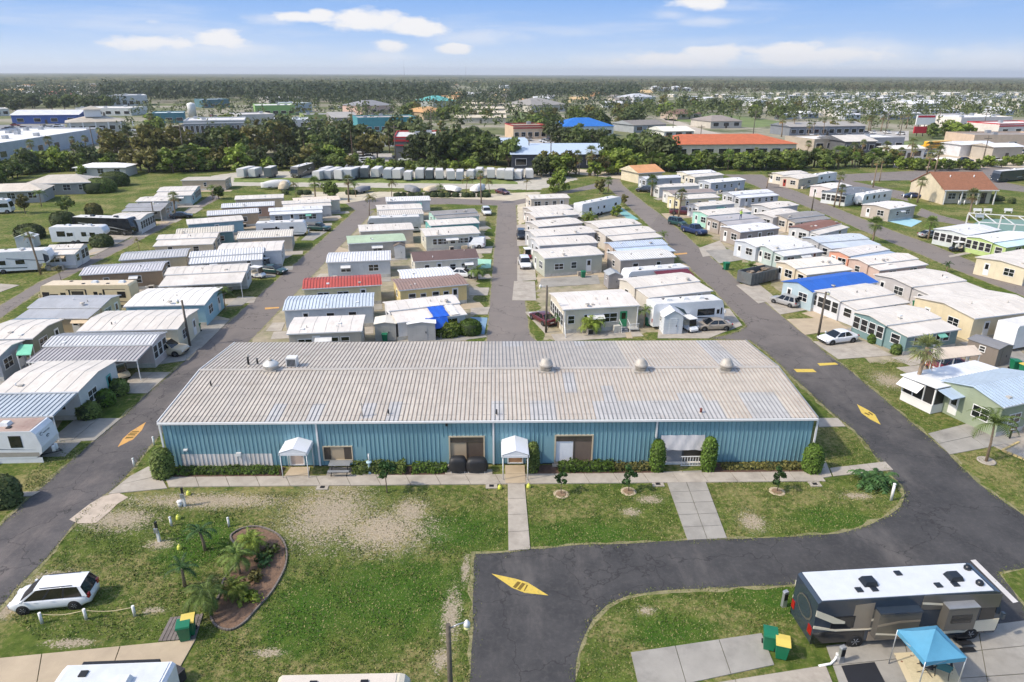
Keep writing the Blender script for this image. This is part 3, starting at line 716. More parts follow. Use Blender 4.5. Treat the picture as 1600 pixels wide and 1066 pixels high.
# small things along the wall
x, y = hg(540, 742); o = thing('picnic_table', 'grey picnic table below the brown window of the hall', 'table', (*h2w(x - .4, -.75), .07), HR)
MB().box(-.75, .75, -.35, .35, .7, .75).build('tabletop', alu, o)
for s in (-1, 1):
    MB().box(-.75, .75, s * .62 - .12, s * .62 + .12, .42, .46).build('bench', alu, o); MB().cyl((s * .55, -.6, 0), (s * .55, .2, .7), .03, n=6).build('leg', dark_metal, o); MB().cyl((s * .55, .6, 0), (s * .55, -.2, .7), .03, n=6).build('leg', dark_metal, o)
x, y = hg(578, 740); o = thing('drinking_fountain', 'pale blue drinking fountain standing by the hall window', 'fountain', (*h2w(x, -.9), .07), HR)
MB().lathe([(.18, 0), (.16, .1), (.1, .2), (.09, .75), (.2, .85), (.2, .92), (.1, .93)], n=12).build('pedestal', mat('pale_blue', S(170, 196, 206), .5), o); MB().cyl((0, .05, .92), (0, .05, 1.5), .05, n=8).build('standpipe', trim_white, o)
def box_on_wall(px, py, w, h, d, m, name, label, cat):
    x, z = hw(px, py); o = thing(name, label, cat, (*h2w(x, OV - .04), z - h / 2), HR); MB().box(-w / 2, w / 2, -d, 0, 0, h).build('casing', m, o); MB().box(-w / 2 + .03, w / 2 - .03, -d - .012, -d, .03, h - .03).build('cover', m, o)
box_on_wall(558, 723, .3, .35, .14, mat('grey_blue_box', S(120, 160, 178), .5), 'meter_box', 'small blue meter box right of the hall window', 'meter box')
box_on_wall(374, 709, .35, .3, .12, trim_white, 'wall_light', 'white wall light above the white painted sheets', 'light')
box_on_wall(291, 702, .28, .12, .16, trim_white, 'wall_lamp', 'tiny white lamp on the blue wall above the left hedge', 'light')
box_on_wall(698, 662, .16, .2, .2, dark_metal, 'wall_camera', 'black camera under the eave above the grills', 'camera')

# ------------------------------------------------------------------ mobile homes
ORD = ['nearest', 'second', 'third', 'fourth', 'fifth', 'sixth', 'seventh', 'eighth', 'ninth', 'tenth', 'eleventh', 'twelfth', 'thirteenth', 'fourteenth', 'fifteenth', 'sixteenth', 'seventeenth', 'eighteenth', 'nineteenth']
ROWS = {'A': 'row left of outermost lane', 'B1': 'row right of outermost lane', 'B2': 'row left of left lane', 'C1': 'row right of left lane', 'C2': 'row left of central lane',
        'D1': 'row right of central lane', 'D2': 'row left of right lane', 'E1': 'row right of right lane', 'E2': 'row left of far-right lane', 'F': 'row right of far-right lane'}
row_n = {}
KV = .86      # the survey's unit against real metres, from the wheelbases of the parked cars
def place_label(row, look):
    k = row_n.get(row, 0); row_n[row] = k + 1
    return f'{look}, {ORD[k]}{" back" if k else ""} in {ROWS[row]}'
_mc = {}
def cached(key, fn):
    if key not in _mc: _mc[key] = fn()
    return _mc[key]
WALLS = {}
def wallmat(c):
    k = 'siding_%d_%d_%d' % c
    if k not in WALLS:
        T = node_mat(k); sp = T.nd('ShaderNodeSeparateXYZ'); T.lk(T.src, sp.inputs[0])
        a = T.ns(.5, 5, .65); st = T.ns(1.2, 4, .7, stretch=(3, 3, .35)); base = S(*c); gy = sum(base) / 3; base = tuple(x * .78 + gy * .22 for x in base)
        cc = T.mixc(T.rng(a, .35, .65), base, tuple(x * .88 for x in base)); cc = T.mixc(T.rng(st, .52, .75, 0, .3), cc, tuple(x * .62 for x in base))
        T.lk(cc, T.b.inputs['Base Color']); T.b.inputs['Roughness'].default_value = .6
        lap = T.math('FRACT', T.math('MULTIPLY', sp.outputs[2], 1 / .2), 0); T.bump(lap, .6, .03)
        WALLS[k] = T.m
    return WALLS[k]
ROOFS = {}
def roofmat(c, rough=.6):
    k = 'home_roof_%d_%d_%d' % c
    if k not in ROOFS:
        T = node_mat(k); base = S(*c); a = T.ns(.35, 5, .65); st = T.ns(.9, 5, .75, stretch=(2.5, .6, 1), off=4); f = T.ns(7, 4, .7)
        cc = T.mixc(T.rng(a, .35, .65), base, tuple(x * .86 for x in base)); cc = T.mixc(T.rng(st, .48, .75, 0, .55), cc, tuple(x * y for x, y in zip(base, (.62, .58, .52)))); cc = T.mixc(T.rng(f, .58, .8, 0, .25), cc, tuple(x * .5 for x in base))
        T.lk(cc, T.b.inputs['Base Color']); T.b.inputs['Roughness'].default_value = rough; T.bump(T.ns(.7, 3, .5, off=2), .25, .12)
        ROOFS[k] = T.m
    return ROOFS[k]
def win_frame(w, h):
    def f():
        b = MB(); t = .07
        b.box(-w / 2 - t, w / 2 + t, -.05, .02, h, h + t).box(-w / 2 - t, w / 2 + t, -.06, .02, -t, 0).box(-w / 2 - t, -w / 2, -.05, .02, 0, h).box(w / 2, w / 2 + t, -.05, .02, 0, h).box(-w / 2, w / 2, -.035, .01, h * .5 - .025, h * .5 + .025)
        if w > 1.3: b.box(-.03, .03, -.035, .01, 0, h)
        return b.mesh('window', trim_white)
    return cached(('wf', w, h), f)
def win_pane(w, h, m): return cached(('wp', w, h, m.name), lambda: MB().box(-w / 2, w / 2, -.018, .0, 0, h).mesh('pane', m))
FR = {'n': 0, 'L': -pi / 2, 'R': pi / 2, 'f': pi}
def window(par, x, y, z, w, h, face='n', m=None):
    o = link('window', win_frame(w, h), par, (x, y, z), FR[face]); link('pane', win_pane(w, h, m or rnd.choice((glass, glass, glass_dim))), o); return o
def door(par, x, y, z, face, m=None, w=.9, h=2.0):
    o = link('door', cached(('dr', w, h, (m or trim_white).name), lambda: MB().box(-w / 2, w / 2, -.05, .02, 0, h).mesh('door', m or trim_white)), par, (x, y, z), FR[face])
    link('pane', cached(('dp', w, h), lambda: MB().box(-w * .3, w * .3, -.058, -.05, h * .5, h * .9).mesh('pane', glass)), o, None)
    link('handle', cached(('dh', w), lambda: MB().box(w * .36, w * .42, -.09, -.05, h * .46, h * .52).mesh('handle', alu)), o); return o
skirt_m = mat('skirting', S(188, 186, 178), .7, var=.1, vscale=2, dirt=S(120, 112, 98), damt=.5, dscale=1.2)
RIBC = {}
SEAM = mat('roof_seam', S(176, 172, 164), .7, var=.2, vscale=4)
awn_m = [mat('awning_white', S(208, 208, 206), .5), mat('awning_green', S(110, 170, 150), .5), mat('awning_tan', S(190, 170, 140), .6)]
def home(row, NL, NR, D, look, wall=(205, 200, 190), roof=(226, 226, 224), rib=False, lw=0, lean='room', lroof=None, lrib=None, end='R', z=2.9, rise=.38, wins=None, endk='win', dcol=None, name='mobile_home', cat='mobile home', ridge=True, vents=2, base=.0, skirt=True, label=None, x_ext=0):
    zl = z - .45 if lw else z
    a, b = G(*NL, zl * KV), G(*NR, zl * KV); LEN = hypot(b[0] - a[0], b[1] - a[1]) / KV; rz = atan2(b[1] - a[1], b[0] - a[0]); D = (D + (.9 if D < 5 and row[0] in 'BCD' else 0)) / KV; lw /= KV
    o = thing(name, label or place_label(row, look), cat, (a[0], a[1], base), rz, None, KV)
    wm, rm = wallmat(wall), roofmat(roof); LEN += x_ext
    ym = (lw + D) / 2; y0 = lw; hz = z; rr = rise
    ov = .22; hgt = z - .08
    # body
    MB().prism([(y0 + ov, .03), (D - ov, .03), (D - ov, hgt), (ym, hgt + rr * .96), (y0 + ov, hgt)], ov, LEN - ov, 'x').build('wall', wm, o)
    # roof: two slopes
    def ribs(b, q0, q1, z0, z1, step=.42):
        n = int(LEN / step)
        for i in range(n):
            x = (i + .5) * LEN / n
            b.add([(x - .05, q0, z0), (x + .05, q0, z0), (x + .02, q0, z0 + .055), (x - .02, q0, z0 + .055), (x - .05, q1, z1), (x + .05, q1, z1), (x + .02, q1, z1 + .055), (x - .02, q1, z1 + .055)],
                  [(0, 1, 2, 3), (5, 4, 7, 6), (1, 5, 6, 2), (3, 2, 6, 7), (4, 0, 3, 7)], 1)
    def seams(b, q0, q1, z0, z1):
        n = max(3, int(LEN / 1.25))
        for i in range(1, n):
            x = i * LEN / n; b.add([(x - .025, q0, z0), (x + .025, q0, z0), (x, q0, z0 + .03), (x - .025, q1, z1), (x + .025, q1, z1), (x, q1, z1 + .03)], [(0, 1, 2), (1, 4, 5, 2), (3, 0, 2, 5)], 2)
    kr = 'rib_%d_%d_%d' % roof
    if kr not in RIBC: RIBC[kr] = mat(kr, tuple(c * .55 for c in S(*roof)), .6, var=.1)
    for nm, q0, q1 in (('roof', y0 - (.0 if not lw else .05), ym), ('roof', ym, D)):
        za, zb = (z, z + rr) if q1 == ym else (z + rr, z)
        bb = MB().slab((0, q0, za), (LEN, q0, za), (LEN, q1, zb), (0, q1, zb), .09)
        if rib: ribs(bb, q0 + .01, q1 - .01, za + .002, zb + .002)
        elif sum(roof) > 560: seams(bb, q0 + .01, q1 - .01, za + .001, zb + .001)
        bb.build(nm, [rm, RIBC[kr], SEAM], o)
    MB().box(0, LEN, y0 - .03 - (.05 if lw else 0), y0 - (.05 if lw else 0), z - .13, z + .01).build('fascia', trim_white, o)
    if lw:
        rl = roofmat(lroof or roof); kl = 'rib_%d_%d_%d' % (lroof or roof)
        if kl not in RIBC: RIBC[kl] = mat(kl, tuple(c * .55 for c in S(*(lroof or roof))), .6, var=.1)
        x0, x1 = .25, LEN - .15
        bb = MB().slab((x0, 0, zl), (x1, 0, zl), (x1, lw + .12, z - .16), (x0, lw + .12, z - .16), .07)
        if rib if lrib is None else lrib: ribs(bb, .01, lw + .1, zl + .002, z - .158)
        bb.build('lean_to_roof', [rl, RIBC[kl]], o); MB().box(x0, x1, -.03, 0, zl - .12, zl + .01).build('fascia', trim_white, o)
        if lean == 'room':
            MB().prism([(ov, .03), (lw + ov, .03), (lw + ov, z - .26), (ov, zl - .1)], x0 + .2, x1 - .2, 'x').build('side_room', wm, o)
        else:
            n = max(3, int(LEN / 2.6))
            for i in range(n): xx = x0 + .15 + (x1 - x0 - .3) * i / (n - 1); MB().box(xx - .04, xx + .04, .1, .18, 0, zl - .06).build('post', trim_white, o)
            for k in range(2): MB().box(1.2 + k * 2.5, 2.2 + k * 2.5, lw - .9, lw - .2, 0, .8 + .3 * k).build('storage_box', skirt_m, o)
    yw = ov if (lw and lean == 'room') else y0 + ov
    if skirt: MB().box(ov + .02, LEN - ov - .02, yw - .03, yw, .0, .5).build('skirting', skirt_m, o)
    # near-side windows
    n = wins if wins is not None else max(2, int(LEN / 3.2))
    if n:
        r = random.Random(int(NL[0] * 7 + NL[1]))
        xs = [ov + .9 + (LEN - 2 * ov - 1.8) * (i + .5) / n + r.uniform(-.35, .35) for i in range(n)]
        di = r.randrange(n) if n >= 3 else -1
        for i, x in enumerate(xs):
            if i == di: door(o, x, yw, .45, 'n', dcol); MB().box(x - .5, x + .5, yw - .75, yw - .03, 0, .22).box(x - .5, x + .5, yw - .4, yw - .032, .22, .44).build('steps', concrete, o)
            else: window(o, x, yw, 1.15, r.choice((.7, .9, 1.5)), r.choice((.9, 1.0)), 'n')
    # end walls
    yy0, yy1 = (lw + ov, D - ov)
    for e in 'LR':
        X = ov if e == 'L' else LEN - ov; w = yy1 - yy0
        if e == end and endk == 'screen':
            k = max(2, int(w / 1.1))
            for i in range(k): window(o, X, yy0 + w * (i + .5) / k, .95, w / k - .28, 1.45, e, screen)
        elif e == end:
            if w > 3: door(o, X, yy0 + w * .75, .3, e, dcol); window(o, X, yy0 + w * .3, 1.1, 1.5, 1.1, e)
            else: window(o, X, yy0 + w * .5, 1.1, 1.2, 1.1, e)
        else: window(o, X, yy0 + w * .5, 1.2, .9, .9, e)
    if lw and lean == 'room':
        window(o, .45 if end == 'L' else LEN - .35, ov + lw / 2, 1.0, min(1.2, lw * .5), 1.1, end)
    r = random.Random(int(NL[0] * 3 + NL[1] * 5))
    for i in range(vents):
        x = r.uniform(1.5, LEN - 1.5); t = r.uniform(.25, .85); y = y0 + (ym - y0) * t; zz = z + rr * t
        if r.random() < .6: MB().cyl((x, y, zz - .05), (x, y, zz + .28), .06, n=7).build('roof_vent', r.choice((zinc, dark_metal, trim_white)), o)
        else: MB().box(x - .2, x + .2, y - .2, y + .2, zz - .05, zz + .12).build('roof_vent', r.choice((zinc, trim_white)), o)
    # machines and clutter along the near wall
    x = r.uniform(.8, LEN - 1.2)
    if r.random() < .6:
        c_ = MB().box(x, x + .75, -.95, -.25, .06, .78).build('air_conditioner', zinc, o); MB().box(x + .06, x + .69, -.975, -.95, .14, .7).build('grille', dark_metal, c_)
    for k in range(r.choice((0, 1, 1, 2))):
        x = r.uniform(.6, LEN - 1); w = r.uniform(.4, 1.1); MB().box(x, x + w, -.8, -.3, 0, r.uniform(.4, 1.1)).build('storage_box', r.choice((skirt_m, zinc, dark_metal, awn_m[2], concrete)), o)
    if r.random() < .35: x = r.uniform(.8, LEN - 1); MB().lathe([(.26, z + .3), (.3, z + .42), (.02, z + .34)], (x, y0 + .5), n=10).cyl((x, y0 + .5, z), (x, y0 + .5, z + .3), .03, n=5).build('satellite_dish', zinc, o)
    if r.random() < .5 and not (lw and lean == 'port'):
        x = r.uniform(1.2, LEN - 2.2); w = r.uniform(1.2, 2.4); MB().slab((x, yw - .75, 1.95), (x + w, yw - .75, 1.95), (x + w, yw - .02, 2.3), (x, yw - .02, 2.3), .04).build('awning', r.choice(awn_m), o)
    if row not in ('F',):
        pad = [(-1.4 if end == 'L' else .2, -2.5), (LEN - .2 if end == 'L' else LEN + 1.6, -2.5), (LEN - .2 if end == 'L' else LEN + 1.6, .15), (-1.4 if end == 'L' else .2, .15)]
        cc, ss = cos(rz) * KV, sin(rz) * KV; pad = [(a[0] + cc * u - ss * v, a[1] + ss * u + cc * v) for u, v in pad]
        PADS.append((pad, r.choice((concrete, concrete_grey, concrete_tan))))
    o['len'] = LEN
    return o
WH, CR, GR = (212, 205, 195), (216, 212, 200), (180, 182, 184)
H = home
PADS = []
# --- row A
H('A', (165, 344), (219, 343), 7, 'white home with dark screened end', (222, 222, 222), WH, endk='screen', z=3)
H('A', (188, 330), (252, 329), 6, 'grey roofed beige home', (200, 190, 172), (150, 150, 152), lw=2.5, lean='port')
H('A', (211, 315), (262, 314), 6, 'white roofed home behind a tall palm', (214, 214, 210), WH)
H('A', (238, 307), (300, 305), 11, 'wide white roofed pale teal home', (176, 204, 206), WH, lw=4, endk='screen', z=3)
H('A', (282, 282), (352, 281), 6, 'flat roofed tan block', (190, 170, 140), (186, 176, 160), rise=.1, wins=1, vents=0)
# --- row B1
H('B1', (-90, 561), (-2, 558), 3.4, 'blue grey home cut by the picture edge', (150, 160, 170), WH)
H('B1', (-40, 531), (51, 529), 4.8, 'white roofed olive home', (132, 134, 112), WH, wins=1)
H('B1', (20, 498), (140, 497), 7, 'wide grey roofed tan home', (204, 184, 140), (164, 166, 170), lw=2.6, wins=3)
H('B1', (123, 430), (253, 422), 4, 'brown home with ribbed silver roof', (150, 126, 96), (206, 204, 206), rib=True, wins=2)
H('B1', (185, 407), (292, 400), 4, 'tan home with striped ribbed roof', (196, 180, 140), (196, 196, 196), rib=True, wins=2)
H('B1', (236, 385), (334, 381), 6.5, 'beige home with two white roofs', (206, 192, 164), WH, lw=3, wins=2)
H('B1', (274, 367), (365, 361), 4, 'teal home with ribbed cream roof', (88, 140, 148), (214, 206, 190), rib=True, wins=3)
H('B1', (292, 351), (381, 344), 4, 'blue home with narrow white roof', (116, 162, 182), WH, wins=3)
H('B1', (323, 337), (405, 332), 4, 'tan home with ribbed white roof', (190, 160, 124), (214, 214, 214), rib=True, wins=2)
H('B1', (345, 325), (429, 321), 5, 'salmon home with ribbed white roof', (198, 152, 122), (220, 220, 220), rib=True, wins=2)
H('B1', (366, 312), (443, 309), 5, 'tan walled white roofed home', (196, 178, 146), WH, wins=2)
# --- row B2
H('B2', (-60, 653), (86, 650), 10, 'white roofed home with ribbed silver carport', (202, 206, 206), WH, lw=3.5, lean='port', lroof=(176, 186, 194), lrib=True, wins=3, endk='win', z=3.1, dcol=mat('teal_door', S(92, 160, 156), .5))
H('B2', (37, 566), (217, 563), 6.4, 'pink home with two ribbed grey roofs', (206, 190, 186), (206, 206, 206), rib=True, lw=3, lean='port', lroof=(176, 172, 172), z=2.9, endk='screen')
H('B2', (119, 518), (278, 514), 6.3, 'cream home with broad white roof', (212, 204, 176), WH, wins=4, z=3)
H('B2', (192, 479), (320, 476), 6.8, 'light blue home with broad white roof', (140, 192, 208), (228, 224, 216), wins=4, z=3)
H('B2', (244, 448), (379, 441), 8, 'white home with two stepped white roofs', (214, 212, 208), WH, lw=4, lean='port')
H('B2', (292, 413), (412, 405), 6, 'white home with ribbed roof', (210, 208, 204), (224, 224, 224), rib=True, lw=2.4, lean='room')
H('B2', (337, 396), (440, 391), 6.4, 'white home with clean white roof', (216, 218, 218), (218, 211, 202), wins=2)
H('B2', (369, 373), (457, 369), 5.6, 'tan home with ribbed cream roof', (196, 180, 156), (226, 218, 204), rib=True, wins=1)
H('B2', (419, 336), (505, 332), 5, 'pale blue home with white framed sunroom', (170, 184, 198), (214, 216, 218), lw=1.6, wins=4, endk='screen')
H('B2', (441, 325), (519, 321), 4.6, 'white home with low white roof', (210, 208, 202), WH, lw=2)
H('B2', (459, 316), (532, 312), 4.2, 'cream home with brown edged roof', (214, 206, 180), (222, 206, 188), wins=1)
# --- row C1
H('C1', (447, 522), (566, 517), 5, 'beige home with bare white roof', (178, 172, 158), (218, 211, 202), end='L', wins=4, vents=5, rise=.2)
H('C1', (441, 485), (584, 478), 4.2, 'pale grey home with ribbed silver roof', (190, 198, 204), (196, 206, 216), rib=True, end='L', wins=3)
H('C1', (472, 452), (597, 445), 4, 'cream home with bright red metal roof', (212, 202, 152), (182, 82, 70), rib=True, end='L', wins=3, rise=.5)
H('C1', (509, 410), (611, 406), 4.6, 'pale grey home with ribbed white roof', (196, 200, 202), (222, 222, 224), rib=True, end='L', wins=2)
H('C1', (543, 381), (635, 376), 4.6, 'grey walled home with pale green roof', (176, 172, 162), (172, 190, 160), end='L', wins=1)
H('C1', (561, 362), (647, 358), 4.6, 'white roofed beige home', (200, 190, 172), WH, end='L', wins=2)
H('C1', (591, 337), (664, 334), 9, 'double white roofed home', (206, 206, 206), WH, end='L', lw=3.6, lrib=True, wins=2)
H('C1', (603, 315), (673, 313), 4.6, 'white home with ribbed roof', (196, 204, 210), (226, 224, 222), rib=True, end='L', wins=2)
# --- row C2
tarp_home = H('C2', (617, 505), (732, 491), 6.4, 'storm torn white home with blue tarp', (216, 216, 218), (218, 211, 202), lw=3, lean='room', wins=3)
H('C2', (623, 454), (732, 444), 4.2, 'yellow home with torn ragged roof', (222, 198, 122), (150, 126, 116), rib=True, wins=5, rise=.3)
H('C2', (628, 438), (712, 432), 5, 'white home with ribbed white roof', (206, 200, 190), (224, 226, 230), rib=True, wins=2)
H('C2', (646, 409), (749, 403), 4.6, 'cream home with dark brown gable roof', (212, 206, 188), (104, 84, 78), rise=.8, wins=4, z=2.9)
H('C2', (664, 369), (751, 364), 6, 'white home with long dark window band', (206, 204, 186), WH, wins=7)
H('C2', (672, 353), (750, 348), 4, 'turquoise home with narrow white roof', (90, 178, 172), WH, wins=2)
H('C2', (680, 342), (751, 337), 5.4, 'mint home with grey shingle roof', (160, 204, 190), (146, 142, 138), wins=3, lw=1.6)
# --- row D1
cream_home = H('D1', (879, 484), (1000, 477), 6.2, 'cream home with green door and porch', (214, 204, 180), (218, 211, 202), end='L', wins=0, z=3.3, rise=.45, vents=4, endk='screen')
H('D1', (850, 404), (944, 397), 4.6, 'grey green home with clean white roof', (176, 180, 164), WH, end='L', wins=3, z=3.2)
H('D1', (842, 384), (935, 379), 4.6, 'pale grey home with white roof', (190, 194, 200), WH, end='L', wins=3)
H('D1', (837, 370), (932, 363), 4.6, 'grey home with bright white roof', (170, 172, 178), WH, end='L', wins=2)
H('D1', (841, 355), (912, 348), 4.4, 'small taupe home with white roof', (190, 184, 178), WH, end='L', wins=2)
H('D1', (836, 340), (905, 335), 4.4, 'taupe home with three dark windows', (190, 180, 172), WH, end='L', wins=3)
H('D1', (832, 331), (897, 326), 4.2, 'low white roofed home', (176, 168, 160), WH, end='L', wins=1)
H('D1', (829, 311), (891, 309), 4.4, 'beige home with white roof', (202, 190, 172), WH, end='L', wins=4)
# --- row D2
H('D2', (1011, 466), (1116, 454), 7.2, 'cream home with two stepped white roofs', (208, 200, 186), WH, lw=3, wins=3, z=3.1)
H('D2', (969, 407), (1057, 401), 4.2, 'taupe home with ribbed white roof', (170, 162, 154), (214, 214, 212), rib=True, wins=2)
H('D2', (969, 398), (1057, 392), 6.2, 'tan home with blue grey ribbed roof', (190, 168, 148), (186, 198, 216), rib=True, lw=2.8, lroof=(186, 202, 222), lrib=False, wins=4)
H('D2', (957, 377), (1037, 370), 7.2, 'cream home with three stepped white roofs', (206, 196, 182), WH, lw=2.4, lean='port', wins=4)
H('D2', (935, 356), (1003, 350), 4.6, 'narrow white roofed home', (200, 196, 190), WH, wins=2)
# --- row E1 (turned towards the lane)
sage = H('E1', (1569, 637), (1670, 614), 5.4, 'sage green home with ribbed blue roof', (148, 162, 132), (176, 194, 212), rib=True, end='L', wins=3, z=3.2, rise=.75)
teal_home = H('E1', (1416, 527), (1504, 514), 7.2, 'teal home with two white roofs', (110, 146, 148), WH, end='L', lw=2.6, wins=4, endk='screen')
H('E1', (1337, 485), (1424, 472), 7, 'white home with screened porch', (206, 208, 214), WH, end='L', lw=2.3, wins=3, endk='screen')
H('E1', (1271, 457), (1374, 441), 5.2, 'pale blue home under bright blue roof tarp', (166, 190, 200), (40, 96, 184), end='L', rise=.7, wins=1, vents=0)
H('E1', (1259, 430), (1335, 421), 6, 'cream home with wide cream roof', (212, 196, 166), (226, 218, 204), end='L', lw=2, wins=2)
H('E1', (1223, 401), (1289, 393), 5.6, 'pale teal home with grey white roof', (170, 190, 186), (214, 214, 212), end='L', lw=2, wins=3)
H('E1', (1182, 386), (1254, 377), 5, 'blue grey home with white roof', (186, 194, 204), (222, 222, 226), end='L', wins=3)
H('E1', (1157, 363), (1220, 356), 5, 'taupe home with white roof and many windows', (160, 148, 140), (220, 220, 224), end='L', wins=3)
H('E1', (1135, 352), (1199, 346), 6, 'brown grey home with flat grey roof', (170, 156, 144), (176, 172, 172), end='L', lw=2, rise=.12, wins=1)
H('E1', (1107, 337), (1176, 331), 5, 'mint home with bright white roof', (156, 214, 196), WH, end='L', wins=2)
H('E1', (1092, 323), (1150, 318), 3.8, 'low grey home with white awnings', (196, 198, 206), WH, end='L', wins=3)
H('E1', (1062, 312), (1126, 308), 5, 'pale yellow home with white roof', (220, 206, 158), WH, end='L', wins=3)
H('E1', (1051, 303), (1120, 300), 5, 'white home with taupe shingle roof', (212, 206, 200), (152, 138, 130), end='L', wins=2)
H('E1', (1030, 293), (1094, 290), 4.4, 'long low white home', (206, 204, 202), WH, end='L', wins=2)
H('E1', (1111, 286), (1166, 281), 4.6, 'grey home with large dark windows', (176, 182, 196), (224, 224, 228), end='L', wins=4)
H('E1', (1086, 277), (1132, 273), 4.2, 'narrow cream home', (216, 206, 186), WH, end='L', wins=1)
H('E1', (1075, 272), (1120, 269), 5, 'cream home in front of the shrubs', (220, 212, 194), (230, 230, 234), end='L', wins=1)
H('E1', (1010, 280), (1066, 277), 4.2, 'grey blue home beside the orange roof', (164, 170, 184), (206, 208, 214), end='L', wins=2)
# --- row E2
H('E2', (1523, 498), (1640, 484), 8, 'cream house with garage and broad white roof', (222, 204, 160), WH, end='L', wins=4, z=3.1, rise=.6)
H('E2', (1457, 464), (1544, 453), 9, 'pinkish home with two white roofs', (190, 184, 182), WH, end='L', lw=3, wins=4)
H('E2', (1373, 423), (1452, 413), 5.4, 'pink ended home with striped slat wall', (206, 176, 160), (220, 212, 202), lw=1.8, wins=2)
H('E2', (1351, 411), (1415, 400), 6.2, 'salmon home with blue grey lower roof', (226, 152, 118), (212, 206, 200), end='L', lw=2.6, lroof=(160, 176, 196), wins=3)
H('E2', (1298, 389), (1378, 382), 6.6, 'grey home with pale blue grey roof', (176, 176, 178), (192, 200, 208), end='L', lw=2.6, wins=3)
H('E2', (1279, 367), (1328, 355), 5.6, 'white home with brown shingle roof', (196, 198, 200), (132, 92, 74), end='L', lw=1.6, lroof=WH, wins=2)
H('E2', (1241, 348), (1299, 341), 5.6, 'beige home with grey shingle roof', (206, 192, 172), (146, 142, 138), end='L', lw=1.6, wins=3)
H('E2', (1209, 340), (1249, 331), 4.4, 'small white roofed home', (190, 188, 188), WH, end='L', wins=1)
H('E2', (1205, 326), (1249, 320), 5, 'grey walled home with white roof', (176, 178, 184), WH, end='L', wins=2)
H('E2', (1156, 310), (1219, 305), 6, 'long grey home with arched white end', (176, 180, 188), (214, 216, 220), end='L', lw=2, wins=5)
# --- row F
H('F', (1605, 420), (1680, 406), 7, 'cream home with broad white awning roof', (220, 206, 170), WH, end='L', wins=2)
H('F', (1572, 387), (1640, 377), 6.5, 'lime and turquoise home with white roof', (180, 206, 116), (228, 234, 236), end='L', lw=2, lroof=(200, 226, 230), wins=2, endk='screen')
H('F', (1513, 368), (1565, 359), 5.8, 'white ended pale teal home with three windows', (198, 206, 204), (214, 216, 220), end='L', wins=3, endk='screen', z=3)
H('F', (1391, 327), (1433, 321), 6.2, 'taupe home with small white awning', (184, 170, 156), (220, 216, 212), end='L', wins=2)
H('F', (1323, 305), (1369, 297), 6, 'white home with dark grey roof', (206, 212, 212), (112, 116, 122), end='L', wins=2, endk='screen')
H('F', (1300, 295), (1332, 290), 5.6, 'pinkish white home', (214, 200, 198), (226, 220, 214), end='L', wins=1)
H('F', (1249, 280), (1281, 275), 5.4, 'beige home with white roof and red shutters', (206, 190, 168), WH, end='L', wins=1, dcol=mat('red_door', S(150, 60, 50), .5))
H('F', (1224, 274), (1263, 270), 5, 'cream home by the shrub belt', (218, 208, 186), WH, end='L', wins=1)

for i, (pad, m) in enumerate(PADS):
    ob = struct(MB().prism(pad, -.02, .032 + .002 * (i % 4), 'z').build('home_apron', m))
# extras on single homes -------------------------------------------------
def local_pt(o, px, py, z):
    x, y = G(px, py, z); c, s = cos(-o.rotation_euler.z), sin(-o.rotation_euler.z); dx, dy = x - o.location.x, y - o.location.y
    return dx * c - dy * s, dx * s + dy * c
# cream home: green door, double windows, porch posts, steps, skirting rail
o = cream_home; LEN = o['len']; gm = mat('green_door', S(58, 142, 96), .5)
door(o, LEN * .80, .22, .45, 'n', gm, .95, 2.1)
for t in (.38, .62): window(o, LEN * t, .22, 1.25, 1.9, 1.1, 'n', glass)
window(o, LEN * .12, .22, 1.3, .8, 1.0, 'n', glass)
st = MB()
for k in range(3): st.box(LEN * .80 - .45, LEN * .80 + .45, -.95 + k * .3, -.65 + k * .3 if k < 2 else .19, 0, .15 + .15 * k)
st.build('steps', mat('step_grey', S(120, 122, 126), .8), o)
for s in (-.55, .55):
    MB().box(LEN * .80 + s - .04, LEN * .80 + s + .04, -.95, -.87, 0, 1.1).build('rail_post', trim_white, o); MB().cyl((LEN * .80 + s, -.92, 1.05), (LEN * .80 + s, .15, 1.45), .04, n=6).build('hand_rail', trim_white, o)
for x in (.35, LEN - .25): MB().box(x - .06, x + .06, -.02, .1, 0, 3.1).build('post', trim_white, o)
pr = MB().box(LEN * .86, LEN - .25, -.9, .2, .3, .42); pr.build('porch_deck', skirt_m, o)
for k in range(10): MB().box(LEN * .86 + k * .12, LEN * .86 + k * .12 + .03, -.9, -.87, .42, 1.1).build('baluster', trim_white, o)
MB().box(LEN * .86, LEN - .25, -.92, -.86, 1.1, 1.16).build('rail', trim_white, o)
MB().cyl((.1, -1.5, 0), (.3, -.1, 1.6), .06, n=6).build('ramp_rail', trim_white, o)
tpm = mat('blue_tarp', S(24, 86, 190), .45, var=.15, vscale=1.2, bump=.5, bscale=5)
def tarp_sheet(par, x0, x1, y0, y1, za, zb, m=tpm, name='tarp', seed=1):
    n, k = 12, 8; v = []; r = random.Random(seed)
    for j in range(k + 1):
        for i in range(n + 1): v.append((x0 + (x1 - x0) * i / n + r.uniform(-.04, .04), y0 + (y1 - y0) * j / k, za + (zb - za) * j / k + .05 + .05 * sin(i * 1.3 + j) * sin(j * .9) + r.uniform(0, .03)))
    MB().add(v, [(j * (n + 1) + i, j * (n + 1) + i + 1, (j + 1) * (n + 1) + i + 1, (j + 1) * (n + 1) + i) for j in range(k) for i in range(n)], 0, True).build(name, m, par)
LEN = tarp_home['len']
tarp_sheet(tarp_home, LEN * .52, LEN * .74, .0, 3.4, 2.5, 2.78)
tarp_sheet(tarp_home, LEN * .40, LEN * .70, -.9, .05, 1.3, 2.5, seed=3)
